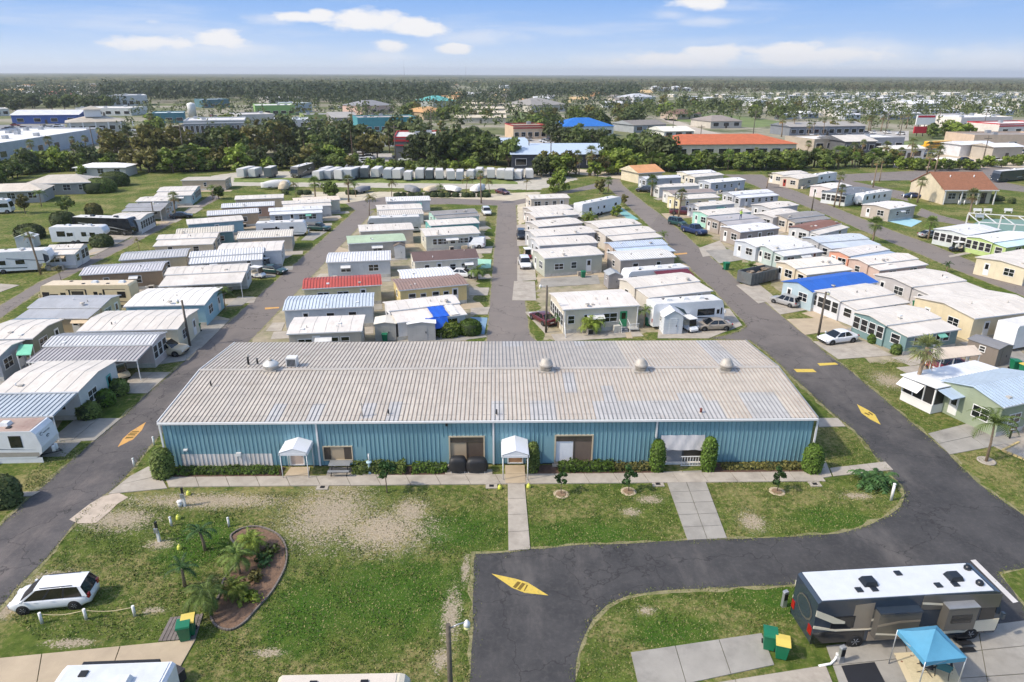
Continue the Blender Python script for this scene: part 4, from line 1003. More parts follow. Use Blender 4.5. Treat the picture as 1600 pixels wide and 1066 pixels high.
tarp_sheet(tarp_home, LEN * .76, LEN * .88, .1, 3.35, 2.52, 2.8, whitep, 'loose_sheet', 5)

# sage home: screened white porch with propped awning on its far side
o = sage; y0, y1, x0, x1 = 5.2, 9.4, -1.6, 9.0
MB().slab((x0, y0 + .1, 3.0), (x1, y0 + .1, 3.0), (x1, y1, 2.75), (x0, y1, 2.75), .09).build('porch_roof', roofmat((222, 224, 226)), o)
MB().slab((x0 + .1, y0 - 1.5, 2.55), (1.0, y0 - 1.5, 2.55), (1.0, y0 + .05, 2.85), (x0 + .1, y0 + .05, 2.85), .08).build('entry_roof', roofmat((176, 194, 212)), o)
MB().box(x0 + .3, x1 - .3, y0 + .4, y1 - .3, .05, .95).build('porch_wall', trim_white, o); MB().box(x0 + .4, x1 - .4, y0 + .5, y1 - .4, .95, 2.62).build('porch_screen', screen, o)
for k in range(4): yy = y0 + .4 + (y1 - .7 - y0) * k / 3; MB().box(x0 + .28, x0 + .4, yy - .05, yy + .05, .95, 2.66).build('post', trim_white, o)
for k in range(6): xx = x0 + .35 + (x1 - x0 - .7) * k / 5; MB().box(xx - .05, xx + .05, y0 + .38, y0 + .5, .95, 2.7).build('post', trim_white, o)
MB().slab((x0 - .6, y0 + 1.6, 1.9), (x0 + .3, y0 + 1.6, 2.6), (x0 + .3, y1 - .2, 2.6), (x0 - .6, y1 - .2, 1.9), .04).build('awning', trim_white, o)
MB().box(x0 + .24, x0 + .3, y0 + .35, y1 - .3, .9, 1.02).build('rail', trim_white, o)

# ------------------------------------------------------------------ vehicles
def paint(name, c, rough=.28): return mat('paint_' + name, S(*c), rough, var=.04, spec=.6, coat=.6)
P_WHITE, P_SILVER, P_BEIGE, P_RED, P_BLACK, P_NAVY, P_GREEN, P_MAROON, P_TAN = (paint(n, c) for n, c in (('white', (220, 222, 224)), ('silver', (150, 150, 150)), ('beige', (150, 140, 126)), ('red', (120, 24, 28)), ('black', (24, 26, 30)), ('navy', (28, 44, 84)), ('green', (24, 60, 56)), ('maroon', (84, 28, 34)), ('tan', (190, 176, 150))))
car_glass = mat('car_glass', S(18, 22, 26), .06, var=.1, spec=.9); plastic = mat('black_plastic', S(30, 30, 32), .6)
head_l = mat('headlamp', S(216, 218, 222), .15, spec=.8); tail_l = mat('taillamp', S(150, 16, 20), .2, spec=.8); rim_m = mat('alloy_rim', S(172, 174, 178), .3, metal=.7)
def wheel(par, x, y, r=.33, w=.22, side=1):
    o = link('wheel', cached(('ty', r, w), lambda: MB().lathe([(r * .62, -w / 2), (r * .93, -w / 2), (r, -w * .3), (r, w * .3), (r * .93, w / 2), (r * .62, w / 2)], n=20).mesh('wheel', rubber)), par, (x, y, r))
    o.rotation_euler = (radians(90) * side, 0, 0)      # local +z points outboard for side -1 / +1
    def rim():
        b = MB().lathe([(r * .64, -w * .3), (r * .64, w * .46), (r * .58, w * .46), (r * .52, w * .3), (.02, w * .32)], n=20)
        for k in range(6):
            t = 2 * pi * k / 6; b.cyl((0, 0, w * .4), (r * .56 * cos(t), r * .56 * sin(t), w * .44), r * .07, n=5)
        return b.mesh('rim', rim_m)
    link('rim', cached(('rim', r, w), rim), o)
    return o
CAR = {  # length, width, height, lower-body top line (x from rear to front as fraction, z), cabin bottom x0,x1, cabin top x0,x1, belt z
    'sedan': dict(L=4.75, W=1.82, H=1.45, top=[(0, .78), (.03, .95), (.2, .98), (.35, .95), (.66, .95), (.74, .93), (.93, .78), (.985, .66), (1, .52)], cb=(.10, .75), ct=(.27, .56), belt=.93),
    'suv': dict(L=4.6, W=1.86, H=1.72, top=[(0, .8), (.02, 1.0), (.3, 1.02), (.66, 1.04), (.74, 1.06), (.93, .96), (.985, .82), (1, .6)], cb=(.015, .76), ct=(.08, .60), belt=1.02),
    'minivan': dict(L=5.15, W=1.98, H=1.76, top=[(0, .72), (.015, .95), (.3, 1.02), (.7, 1.04), (.79, 1.06), (.92, .92), (.975, .76), (1, .52)], cb=(.012, .83), ct=(.085, .645), belt=1.02),
    'van': dict(L=4.6, W=1.85, H=1.95, top=[(0, 1.0), (.01, 1.05), (.6, 1.1), (.76, 1.1), (.93, .98), (.985, .8), (1, .55)], cb=(.005, .80), ct=(.02, .62), belt=1.08),
    'pickup': dict(L=5.7, W=1.98, H=1.85, top=[(0, 1.0), (.01, 1.14), (.40, 1.15), (.66, 1.12), (.71, 1.12), (.94, 1.06), (.985, .92), (1, .62)], cb=(.40, .73), ct=(.44, .62), belt=1.12),
}
def car(kind, pnt, label, cat, loc, rz, group=None, rails=False, sc_=None):
    s = CAR[kind]; Lc, Wd, Hc = s['L'], s['W'], s['H']; o = thing({'sedan': 'parked_car', 'suv': 'parked_car', 'minivan': 'minivan', 'van': 'cargo_van', 'pickup': 'pickup_truck'}[kind], label, cat, (*loc, .0), rz, group, sc_ or KV)
    X = lambda t: (t - .5) * Lc
    def tz(t):
        for (a, b), (c, d) in zip(s['top'], s['top'][1:]):
            if a <= t <= c: return b + (d - b) * (t - a) / max(1e-6, c - a)
        return s['top'][-1][1]
    ts = sorted(set([q[0] for q in s['top']] + [.05, .1, .15, .5, .85, .9, .96])); w0 = Wd / 2
    def hwid(t):
        e = min(t, 1 - t); return w0 * (.78 + .22 * min(1, (e / .10)) ** .5)
    b = MB(); v = []; rows = []
    wf, wr = .81, .19
    for t in ts:
        w = hwid(t); zt = tz(t); zb = .24 if .06 < t < .94 else .34
        half = [(w * .80, zb), (w * .95, zb + .05), (w, zb + .22), (w, min(zt - .16, .66)), (w * .985, zt - .12), (w * .93, zt - .03), (w * .78, zt + .01), (0, zt + .035)]
        ring = [(X(t), -y, z) for y, z in half] + [(X(t), y, z) for y, z in half[-2::-1]]
        rows.append(len(v)); v += ring; k = len(ring)
    fs = [(rows[i] + j, rows[i + 1] + j, rows[i + 1] + j + 1, rows[i] + j + 1) for i in range(len(ts) - 1) for j in range(k - 1)]
    fs += [tuple(rows[0] + j for j in range(k)), tuple(rows[-1] + j for j in range(k))[::-1], ]
    fs += [(rows[i] + k - 1, rows[i + 1] + k - 1, rows[i + 1], rows[i]) for i in range(len(ts) - 1)]
    b.add(v, fs, 0, True); body = b.build('body', pnt, o)
    # cabin
    zb, zt_ = s['belt'], Hc; wb, wt = w0 * .90, w0 * .70
    if kind in ('minivan', 'van', 'suv'): wb, wt = w0 * .945, w0 * .76
    xb0, xb1, xt0, xt1 = X(s['cb'][0]), X(s['cb'][1]), X(s['ct'][0]), X(s['ct'][1])
    MB().add([(xb1, -wb, zb), (xb1, wb, zb), (xt1, wt, zt_ - .05), (xt1, -wt, zt_ - .05), (xb1 + .1, 0, zb + .02), (xt1 + .06, 0, zt_ - .03)], [(4, 1, 2, 5), (0, 4, 5, 3)], 0, True).build('windshield', car_glass, o)
    MB().add([(xb0, wb, zb), (xb0, -wb, zb), (xt0, -wt, zt_ - .05), (xt0, wt, zt_ - .05), (xb0 - .06, 0, zb), (xt0 - .04, 0, zt_ - .03)], [(4, 1, 2, 5), (0, 4, 5, 3)], 0, True).build('rear_window', car_glass if kind != 'van' else pnt, o)
    for sd_ in (-1, 1):
        def side(u0, u1, name, m, off=0.0):
            f = lambda u, lo: ((xb0 + (xb1 - xb0) * u) if lo else (xt0 + (xt1 - xt0) * u))
            q = [(f(u0, 1), sd_ * (wb + off), zb), (f(u1, 1), sd_ * (wb + off), zb), (f(u1, 0), sd_ * (wt + off), zt_ - .05), (f(u0, 0), sd_ * (wt + off), zt_ - .05)]
            q += [(x, y - sd_ * .03, z) for x, y, z in q]
            fs = [(0, 1, 2, 3), (7, 6, 5, 4), (0, 4, 5, 1), (1, 5, 6, 2), (2, 6, 7, 3), (3, 7, 4, 0)]
            MB().add(q, fs if sd_ < 0 else [x[::-1] for x in fs]).build(name, m, o)
        segs = {'sedan': [.14, .5, .93], 'suv': [.08, .34, .62, .93], 'minivan': [.07, .36, .66, .95], 'van': [.66, .95], 'pickup': [.1, .5, .92]}[kind]
        for u0, u1 in zip(segs, segs[1:]): side(u0 + .015, u1 - .015, 'side_window', car_glass)
        for u in ([0, segs[0]], [segs[-1], 1]): side(u[0], u[1], 'pillar', pnt, .006)
        for u in segs[1:-1]: side(u - .016, u + .016, 'pillar', pnt if kind != 'minivan' else plastic, .004)
        MB().box(xb1 - .28, xb1 - .14, sd_ * (w0 + .09) - .08, sd_ * (w0 + .09) + .08, zb + .02, zb + .17).build('mirror', pnt, o)
        for u in (.42, .62): MB().box(X(u), X(u) + .2, sd_ * (w0 + .005) - .012, sd_ * (w0 + .005) + .012, zb - .14, zb - .10).build('door_handle', pnt, o)
        MB().box(X(.965), X(.995), sd_ * w0 * .66 - .2, sd_ * w0 * .66 + .17, .62, .74).build('headlight', head_l, o)
        MB().box(X(.002) - .03, X(.03), sd_ * w0 * .72 - .12, sd_ * w0 * .72 + .14, .78, .94 if kind != 'minivan' else 1.12).build('taillight', tail_l, o)
        if rails: MB().cyl((xt0 + .5, sd_ * wt * .92, zt_ + .04), (xt1 - .35, sd_ * wt * .92, zt_ + .04), .028, n=6).build('roof_rail', plastic, o)
    rf = MB(); nx = 6; v = []
    for i in range(nx + 1):
        x = xt0 - .03 + (xt1 - xt0 + .06) * i / nx; z = zt_ - .045 + .05 * sin(pi * i / nx) ** .6
        v += [(x, -wt - .012, z - .02), (x, -wt * .75, z + .02), (x, 0, z + .035), (x, wt * .75, z + .02), (x, wt + .012, z - .02)]
    rf.add(v, [(i * 5 + j, (i + 1) * 5 + j, (i + 1) * 5 + j + 1, i * 5 + j + 1) for i in range(nx) for j in range(4)], 0, True).build('roof', pnt, o)
    if kind == 'pickup':
        MB().box(X(.03), X(.385), -w0 * .8, w0 * .8, 1.152, 1.19).build('bed_floor', plastic, o)
    r = .34 if kind != 'pickup' else .39
    for t in (wr, wf):
        for sd_ in (-1, 1):
            MB().cyl((X(t), sd_ * (w0 - .10), r), (X(t), sd_ * (w0 + .006), r), r + .075, n=20).build('wheel_arch', plastic, o)
            wheel(o, X(t), sd_ * (w0 - .085), r, .22, -sd_)
    MB().box(X(.985), X(1.004), -.5, .5, .36, .52).build('grille', plastic, o); MB().box(X(-.004), X(.01), -.25, .25, .55, .68).build('number_plate', trim_white, o)
    return o
def car_at(kind, pnt, label, cat, front, rear, group=None, **k):
    """front and rear: ground spots of the near-side wheels"""
    a, b = np.array(G(*rear)), np.array(G(*front)); d = b - a; rz = atan2(d[1], d[0]); c = (a + b) / 2
    nrm = np.array([-d[1], d[0]]) / np.linalg.norm(d)
    if nrm @ c < 0: nrm = -nrm
    k['sc_'] = min(.95, max(.78, float(np.linalg.norm(d)) / (.62 * CAR[kind]['L']))); c = c + nrm * (CAR[kind]['W'] / 2 - .12) * k['sc_']; return car(kind, pnt, label, cat, (float(c[0]), float(c[1])), rz, group, **k)
car_at('minivan', P_WHITE, 'white minivan parked on the grass behind a rope fence', 'minivan', (39, 959), (119, 951), rails=True)
car_at('sedan', P_WHITE, 'white sedan on the drive of the teal home', 'car', (1299, 540), (1331, 536))
car_at('suv', P_SILVER, 'silver grey crossover in front of the blue tarp roof', 'car', (1209, 474), (1234, 481))
car_at('sedan', P_BEIGE, 'bronze sedan on the corner pad by the white shed', 'car', (1100, 518), (1134, 517))
car_at('suv', P_TAN, 'beige wagon nosing out beside the pink home', 'car', (275, 558), (236, 557))
car_at('pickup', P_NAVY, 'navy blue pickup parked on grass by right lane', 'pickup', (1091, 369), (1066, 362))
car('suv', P_GREEN, 'dark green wagon behind the navy pickup', 'car', G(1058, 352), radians(-60))
car_at('pickup', P_MAROON, 'maroon pickup beside the mint home', 'pickup', (1078, 337), (1053, 336))
car('sedan', P_RED, 'dark red car under the tan carport', 'car', G(1478, 577), radians(192))
car('sedan', P_MAROON, 'maroon sedan at the porch of the cream home', 'car', G(848, 503), radians(118))
car('suv', P_WHITE, 'white crossover facing the hall by the central lane', 'car', G(820, 417), radians(-85))
car('suv', P_BLACK, 'black crossover parked by the central lane', 'car', G(815, 372), radians(-88))
car_at('van', P_WHITE, 'white cargo van beside the dark window band home', 'van', (724, 388), (749, 389))
car('sedan', P_WHITE, 'white sedan half hidden behind the yellow home', 'car', G(723, 433), radians(-12))
car('suv', P_WHITE, 'white crossover at the top of the central lane', 'car', G(760, 335), radians(-80))
car('sedan', P_MAROON, 'maroon car driving on the pale sand apron', 'car', G(785, 303), radians(-50))
car_at('pickup', P_GREEN, 'dark green pickup nosed to the left lane', 'pickup', (505, 362), (486, 361))
car('sedan', P_GREEN, 'dark green car tucked beside a white roof', 'car', G(427, 427), radians(-15))
car('suv', P_BLACK, 'black wagon beside the orange roofed house', 'car', G(1006, 300), radians(160))
car('sedan', P_NAVY, 'dark blue car outside the brown roofed clubhouse', 'car', G(1424, 309), radians(170))
car('sedan', P_SILVER, 'silver blue car by the sandy drive under palms', 'car', G(1452, 371), radians(10))
car('sedan', P_BLACK, 'dark sedan below the tall palm on the left lane', 'car', G(284, 341), radians(20))

cart_seat = mat('cart_seat', S(200, 190, 170), .6)
def golf_cart(pnt, label, px, rz):
    o = thing('golf_cart', label, 'golf cart', (*G(*px), 0), rz, None, KV)
    MB().prism([(-1.1, .3), (1.1, .3), (1.15, .55), (.85, .8), (.45, .85), (.35, .42), (-.2, .42), (-.25, .72), (-1.1, .75)], -.55, .55, 'y').build('body', pnt, o)
    MB().box(-.75, -.2, -.5, .5, .72, .84).build('seat', cart_seat, o); MB().box(-.85, -.72, -.5, .5, .84, 1.25).build('backrest', cart_seat, o)
    for x in (-.95, .62):
        for y in (-.5, .5): MB().cyl((x, y, .75), (x * .85, y, 1.8), .022, n=6).build('post', dark_metal, o)
    MB().box(-1.05, .75, -.6, .6, 1.8, 1.87).build('roof', trim_white, o); MB().add([(.66, -.5, .85), (.66, .5, .85), (.54, .5, 1.75), (.54, -.5, 1.75)], [(0, 1, 2, 3)]).build('windscreen', car_glass, o)
    for x in (-.75, .78):
        for s in (-1, 1): wheel(o, x, s * .5, .22, .18, -s)
golf_cart(P_TAN, 'tan golf cart under the silver carport', (190, 590), radians(-40))
golf_cart(P_WHITE, 'white golf cart between the shed and bronze sedan', (1077, 517), radians(-70))
golf_cart(P_RED, 'red golf cart beside the white crossover', (824, 404), radians(-80))
golf_cart(P_BLACK, 'black golf cart on grass before the pale teal home', (1493, 393), radians(175))
for a in ((P_WHITE, 'white golf cart beside a white home by left lane', (404, 434), -20), (P_GREEN, 'dark golf cart at the ribbed roof home by left lane', (415, 420), -10)): golf_cart(a[0], a[1], a[2], radians(a[3]))

# --- recreational vehicles
rv_white = mat('rv_white', S(216, 218, 220), .35, var=.05, dirt=S(170, 168, 160), damt=.2, spec=.5); rv_roof = mat('rv_roof', S(206, 204, 200), .6, var=.08, dirt=S(160, 158, 150), damt=.3)
rv_roof_dirty = mat('rv_roof_dirty', S(170, 150, 138), .8, var=.2, vscale=1, dirt=S(112, 84, 76), damt=.8, dscale=.5); ac_m = mat('ac_shroud', S(206, 208, 208), .5); black_sh = mat('black_shroud', S(30, 34, 40), .35)
def rv(kind, a_px, b_px, label, front='R', z=0.0, H_=3.2, W_=2.5, base=rv_white, roof=rv_roof, stripes=(), wins=((.2, 1.0, .7), (.55, 1.2, .7)), acs=(.3, .7), door_at=.4, ac_mat=None, name=None, cat=None, slide=None, skirt=False, ext=0, vents=3):
    a, b = np.array(G(*a_px, z * KV)), np.array(G(*b_px, z * KV)); d = b - a; Lr = float(np.linalg.norm(d)) / KV + ext; rz = atan2(d[1], d[0])
    name = name or {'motorhome': 'motorhome', 'fifth': 'fifth_wheel_trailer', 'trailer': 'travel_trailer'}[kind]; o = thing(name, label, cat or name.replace('_', ' ').replace('fifth wheel ', ''), (float(a[0]), float(a[1]), 0), rz, None, KV)
    F = (lambda x: x) if front == 'R' else (lambda x: Lr - x)
    zb = .45
    if kind == 'motorhome': prof = [(0.05, zb), (Lr - .1, zb), (Lr, .8), (Lr - .02, 1.5), (Lr - .28, 2.75), (Lr - .5, H_ - .08), (Lr - .75, H_), (.2, H_), (.03, H_ - .15), (0, 1.2)]
    elif kind == 'fifth': prof = [(0.03, zb), (Lr - 2.3, zb), (Lr - 2.15, 1.45), (Lr - .55, 1.5), (Lr - .06, 1.9), (Lr, 2.4), (Lr - .35, H_ - .15), (Lr - .7, H_), (.15, H_), (0, H_ - .15)]
    else: prof = [(0.03, zb), (Lr - .7, zb), (Lr - .12, .9), (Lr, 1.5), (Lr - .25, H_ - .3), (Lr - .55, H_), (.15, H_), (0, H_ - .15)]
    pr = [(F(x), q) for x, q in prof]
    if front == 'L': pr = pr[::-1]
    MB().prism(pr, 0, W_, 'y', 0).build('body', base, o)
    x0, x1 = (.25, Lr - (.9 if kind != 'trailer' else .7)); xa, xb = sorted((F(x0), F(x1)))
    MB().box(xa, xb, .06, W_ - .06, H_ - .02, H_ + .03).build('roof', roof, o)
    for t in acs:
        x = F(Lr * t); ax = MB(); w = .42
        ax.add([(x - w, W_ / 2 - .36, H_ + .03), (x + w, W_ / 2 - .36, H_ + .03), (x + w, W_ / 2 + .36, H_ + .03), (x - w, W_ / 2 + .36, H_ + .03), (x - w + .14, W_ / 2 - .27, H_ + .3), (x + w - .1, W_ / 2 - .27, H_ + .3), (x + w - .1, W_ / 2 + .27, H_ + .3), (x - w + .14, W_ / 2 + .27, H_ + .3)],
               [(4, 5, 6, 7), (0, 1, 5, 4), (1, 2, 6, 5), (2, 3, 7, 6), (3, 0, 4, 7)]); ax.build('air_conditioner', ac_mat or ac_m, o)
    r = random.Random(int(a_px[0]))
    for k in range(vents):
        x = F(Lr * (.12 + .76 * (k + .5) / max(1, vents) + r.uniform(-.05, .05))); y = r.choice((.5, W_ - .8)); MB().box(x - .18, x + .18, y, y + .36, H_ + .03, H_ + .1).build('roof_vent', ac_mat or dark_metal, o)
    for (t, w, h) in wins:
        x = F(Lr * t); zz = 1.55
        for yy, s in ((0, -1), (W_, 1)):
            fr = MB().box(x - w / 2 - .05, x + w / 2 + .05, min(yy, yy + s * .02), max(yy, yy + s * .02), zz - .05, zz + h + .05).build('window', plastic, o)
            MB().box(x - w / 2, x + w / 2, min(yy + s * .02, yy + s * .03), max(yy + s * .02, yy + s * .03), zz, zz + h).build('pane', glass, fr)
    if door_at is not None:
        x = F(Lr * door_at); dd = MB().box(x - .36, x + .36, -.025, 0, .6, 2.45).build('door', base, o); MB().box(x - .2, x + .2, -.035, -.025, 1.6, 2.2).build('pane', glass, dd); MB().box(x - .35, x + .35, -.45, -.03, .22, .27).build('step', dark_metal, o)
    for i, (poly, m) in enumerate(stripes):
        q = [(F(Lr * u), zz) for u, zz in poly]
        if area(q) < 0: q = q[::-1]
        off = .004 * (i + 1)
        MB().prism(q, -.004 - off, .0, 'y').build('stripe', m, o); MB().prism(q, W_, W_ + .004 + off, 'y').build('stripe', m, o)
    if kind == 'motorhome':
        xw = F(Lr - .15); s = 1 if front == 'R' else -1
        q = [(F(Lr - .005), 1.52), (F(Lr - .26), 2.7)]
        MB().add([(q[0][0] + s * .012, .12, q[0][1]), (q[0][0] + s * .012, W_ - .12, q[0][1]), (q[1][0] + s * .012, W_ - .12, q[1][1]), (q[1][0] + s * .012, .12, q[1][1])], [(0, 1, 2, 3) if s > 0 else (3, 2, 1, 0)]).build('windshield', car_glass, o)
        for yy, sg in ((0, -1), (W_, 1)):
            x_a, x_b = sorted((F(Lr - 1.35), F(Lr - .42))); MB().box(x_a, x_b, min(yy, yy + sg * .02), max(yy, yy + sg * .02), 1.5, 2.4).build('side_window', glass, o)
            MB().box(F(Lr - .1) - .08, F(Lr - .1) + .08, yy + sg * .2 - .1, yy + sg * .2 + .1, 1.7, 2.1).build('mirror', base, o)
            MB().cyl((F(Lr + .02), yy - sg * .25, 1.0), (F(Lr - .05), yy - sg * .25, 1.0), .13, n=10).build('headlight', head_l, o)
            MB().box(min(F(-.02), F(.02)), max(F(-.02), F(.02)), yy - sg * .2 - .12, yy - sg * .2 + .12, 1.0, 1.5).build('taillight', tail_l, o)
    ws = {'motorhome': [(.24, .44), (.86, .44)], 'fifth': [(.40, .36), (.49, .36)], 'trailer': [(.42, .34), (.52, .34)]}[kind]
    for t, rr in ws:
        for y, s in ((.14, -1), (W_ - .14, 1)):
            MB().cyl((F(Lr * t), y - .1 * s * -1, rr), (F(Lr * t), y + s * .143, rr), rr + .08, n=18).build('wheel_arch', plastic, o); wheel(o, F(Lr * t), y + s * .05, rr, .26, -s)
    if kind != 'motorhome':
        xs = F(Lr - (2.6 if kind == 'fifth' else .5))
        for y in (.35, W_ - .35): MB().cyl((xs, y, 0), (xs, y, zb + .1), .05, n=6).build('jack_leg', dark_metal, o)
        if kind == 'trailer':
            MB().cyl((F(Lr - .5), .5, .5), (F(Lr + .75), W_ / 2, .45), .05, n=6).cyl((F(Lr - .5), W_ - .5, .5), (F(Lr + .75), W_ / 2, .45), .05, n=6).build('tow_hitch', dark_metal, o)
            for k in (-.18, .18): MB().lathe([(.14, .5), (.15, .6), (.15, .95), (.08, 1.05)], (F(Lr + .2), W_ / 2 + k), n=12).build('gas_bottle', trim_white, o)
    if slide:
        t0, t1, z0, z1, dep, m = slide; xa, xb = sorted((F(Lr * t0), F(Lr * t1))); so_ = MB().box(xa, xb, -dep, 0, z0, z1).build('slide_out', m, o)
        MB().box(xa + .3, xb - .3, -dep - .02, -dep, z0 + .55, z1 - .5).build('pane', glass, so_); MB().box(xa - .03, xb + .03, -dep - .04, .0, z1, z1 + .05).build('awning', alu, so_)
    if skirt: MB().box(.2, Lr - .2, .02, .05, 0, zb + .05).build('skirting', rv_white, o)
    o['len'] = Lr
    return o
c_navy = mat('rv_navy', S(46, 56, 68), .25, var=.06, coat=.5); c_dgrey = mat('rv_dark_grey', S(84, 82, 78), .3, var=.06, coat=.4); c_tan = mat('rv_tan', S(130, 120, 108), .3, var=.05, coat=.4); c_cream = mat('rv_cream', S(206, 198, 178), .3, var=.04, coat=.3); c_blackp = mat('rv_black', S(30, 32, 36), .2, coat=.6)
c_beige = mat('rv_beige', S(206, 190, 154), .4, var=.05); c_sw = mat('rv_swoosh_grey', S(110, 116, 122), .35); c_bluegrey = mat('rv_blue_grey', S(92, 110, 122), .3, coat=.4); c_teal = mat('rv_teal_dark', S(40, 66, 72), .3)
big = rv('motorhome', (1263, 1016), (1552, 997), 'large dark motorhome with white roof beside the blue tent', H_=3.5, W_=2.45, base=c_navy, roof=mat('rv_bright_roof', S(198, 202, 206), .5, var=.05, dirt=S(180, 182, 184), damt=.25), ac_mat=black_sh, acs=(.32, .78), door_at=.80, vents=5,
         stripes=[([(0, .45), (.28, .45), (.28, 1.25), (0, 1.3)], c_blackp), ([(.2, 1.35), (.30, 1.3), (.30, 3.2), (.2, 3.1)], c_tan), ([(.30, 1.2), (.55, .95), (.55, 2.5), (.30, 2.7)], c_dgrey), ([(.30, 2.05), (.42, 2.25), (.55, 2.3), (.55, 2.15), (.42, 2.1), (.30, 1.88)], c_cream), ([(.30, 1.28), (.55, .98), (.55, 1.08), (.30, 1.4)], c_cream), ([(.55, .6), (.99, .62), (.995, 1.5), (.55, 1.2)], c_cream),
                  ([(.55, 2.5), (.97, 2.35), (.97, 3.3), (.55, 3.5)], c_dgrey), ([(.55, 2.9), (.72, 2.65), (.72, 2.8), (.55, 3.05)], c_cream), ([(.6, 1.2), (.82, .75), (.86, .9), (.66, 1.35)], c_dgrey), ([(.30, .45), (.55, .45), (.50, .9), (.30, 1.1)], c_tan), ([(0, 1.62), (.12, 1.32), (.3, 1.28), (.3, 1.34), (.12, 1.42), (0, 1.8)], c_cream), ([(0.0, 2.5), (.1, 1.9), (.16, 1.85), (.16, 2.0), (0.0, 2.9)], c_cream)],
         wins=((.15, 1.3, .75), (.47, 1.2, .6)), slide=(.66, .82, 1.35, 2.95, .55, c_dgrey))
Lr = big['len']; MB().cyl((Lr * .2, 2.57, 3.1), (Lr * .78, 2.57, 3.1), .13, n=10).build('awning_roll', c_navy, big)
for s in (.32, 2.28): MB().box(-.03, .03, s - .16, s + .16, 1.0, 1.55).build('taillight', tail_l, big)
MB().add([(-.012, .3 + .85 * (1 - cos(t)) , 2.15 + .7 * sin(t)) for t in [k * pi / 6 for k in range(12)]], [tuple(range(12))]).build('rear_emblem', c_dgrey, big); MB().add([(-.02, .42 + .75 * (1 - cos(t)), 2.15 + .58 * sin(t)) for t in [k * pi / 6 for k in range(12)]], [tuple(range(12))]).build('rear_emblem', c_navy, big)
for x, y in ((Lr * .9, 1.9), (Lr * .88, .6)): MB().lathe([(.2, 3.52), (.22, 3.65), (.15, 3.77), (.03, 3.81)], (x, y), n=12).build('satellite_dome', black_sh, big)
s2 = MB().box(Lr * .31, Lr * .53, -.45, 0, .95, 2.75).build('slide_out', c_dgrey, big); MB().prism([(Lr * .31, 1.3), (Lr * .53, 1.0), (Lr * .53, 1.1), (Lr * .31, 1.42)], -.46, -.45, 'y').build('stripe', c_cream, s2); MB().prism([(Lr * .31, 2.0), (Lr * .42, 2.2), (Lr * .53, 2.2), (Lr * .53, 2.08), (Lr * .42, 2.05), (Lr * .31, 1.85)], -.46, -.45, 'y').build('stripe', c_tan, s2); MB().box(Lr * .31, Lr * .53, -.5, 0, 2.75, 2.86).build('awning', c_navy, s2)
st = MB()
for k in range(3): st.box(Lr * .80 - .4, Lr * .80 + .4, -.4 - k * .3, -.12 - k * .3, .55 - k * .2, .6 - k * .2)
st.build('entry_steps', dark_metal, big)
tr = rv('trailer', (-140, 728), (72, 723), 'white travel trailer with dirty brown roof at the left edge', H_=3.0, roof=rv_roof_dirty, stripes=[([(.3, 1.15), (.97, 1.0), (.97, .62), (.3, .62)], mat('rv_stripe_tan', S(160, 154, 146), .4)), ([(.5, 1.5), (.8, 1.35), (.95, 1.25), (.8, 1.3), (.5, 1.42)], c_sw)], wins=((.82, .9, 1.0),), door_at=.62, skirt=True)
# handwritten-looking maker's script and swirl on the nose of that trailer
def script_mark(par, pts, r, m): MB().tube(pts, r, 5).build('script_mark', m, par)
Lr = tr['len']; nx = lambda z: Lr - .25 * (z - 1.5) / 1.2 + .02
script_mark(tr, [(nx(2.42), .62 + .16 * cos(t), 2.42 + .13 * sin(t)) for t in [k * .4 + .6 for k in range(13)]], .022, c_teal)
script_mark(tr, [(nx(2.38 + .05 * sin(k * 1.7)), .85 + k * .055, 2.38 + .05 * sin(k * 1.7)) for k in range(18)], .02, c_teal)
script_mark(tr, [(nx(1.98), 1.25 + .17 * cos(t), 1.98 + .1 * sin(t)) for t in [k * .45 for k in range(12)]], .03, c_teal)
rv('fifth', (-70, 433), (84, 424), 'grey and white fifth wheel trailer with dark nose cap', H_=3.6, stripes=[([(.55, 2.6), (.97, 1.9), (.97, 1.75), (.55, 2.45)], c_sw), ([(.1, 1.25), (.74, .95), (.74, .8), (.1, 1.1)], c_teal), ([(.93, 1.5), (.985, 2.0), (.985, 2.7), (.93, 3.1)], c_navy)], wins=((.5, .8, .6), (.68, 1.2, .6), (.25, 1.0, .6)))
rv('fifth', (82, 382), (166, 381), 'white fifth wheel trailer beside the dark motorhome', H_=3.3, stripes=[([(.6, 1.8), (.95, 1.7), (.95, 1.62), (.6, 1.7)], c_sw)], wins=((.2, 1.4, .9), (.36, 1.0, .6), (.62, .8, .7), (.78, .9, .6)))
rv('motorhome', (117, 366), (208, 369), 'black motorhome with silver swooshes and white roof', H_=3.5, base=c_blackp, ac_mat=black_sh, stripes=[([(.1, 2.5), (.7, 1.7), (.95, 1.0), (.7, 1.5), (.1, 2.3)], alu), ([(.3, 1.4), (.75, .9), (.75, .8), (.3, 1.25)], alu)], wins=((.3, 1.2, .6), (.55, 1.0, .6)))
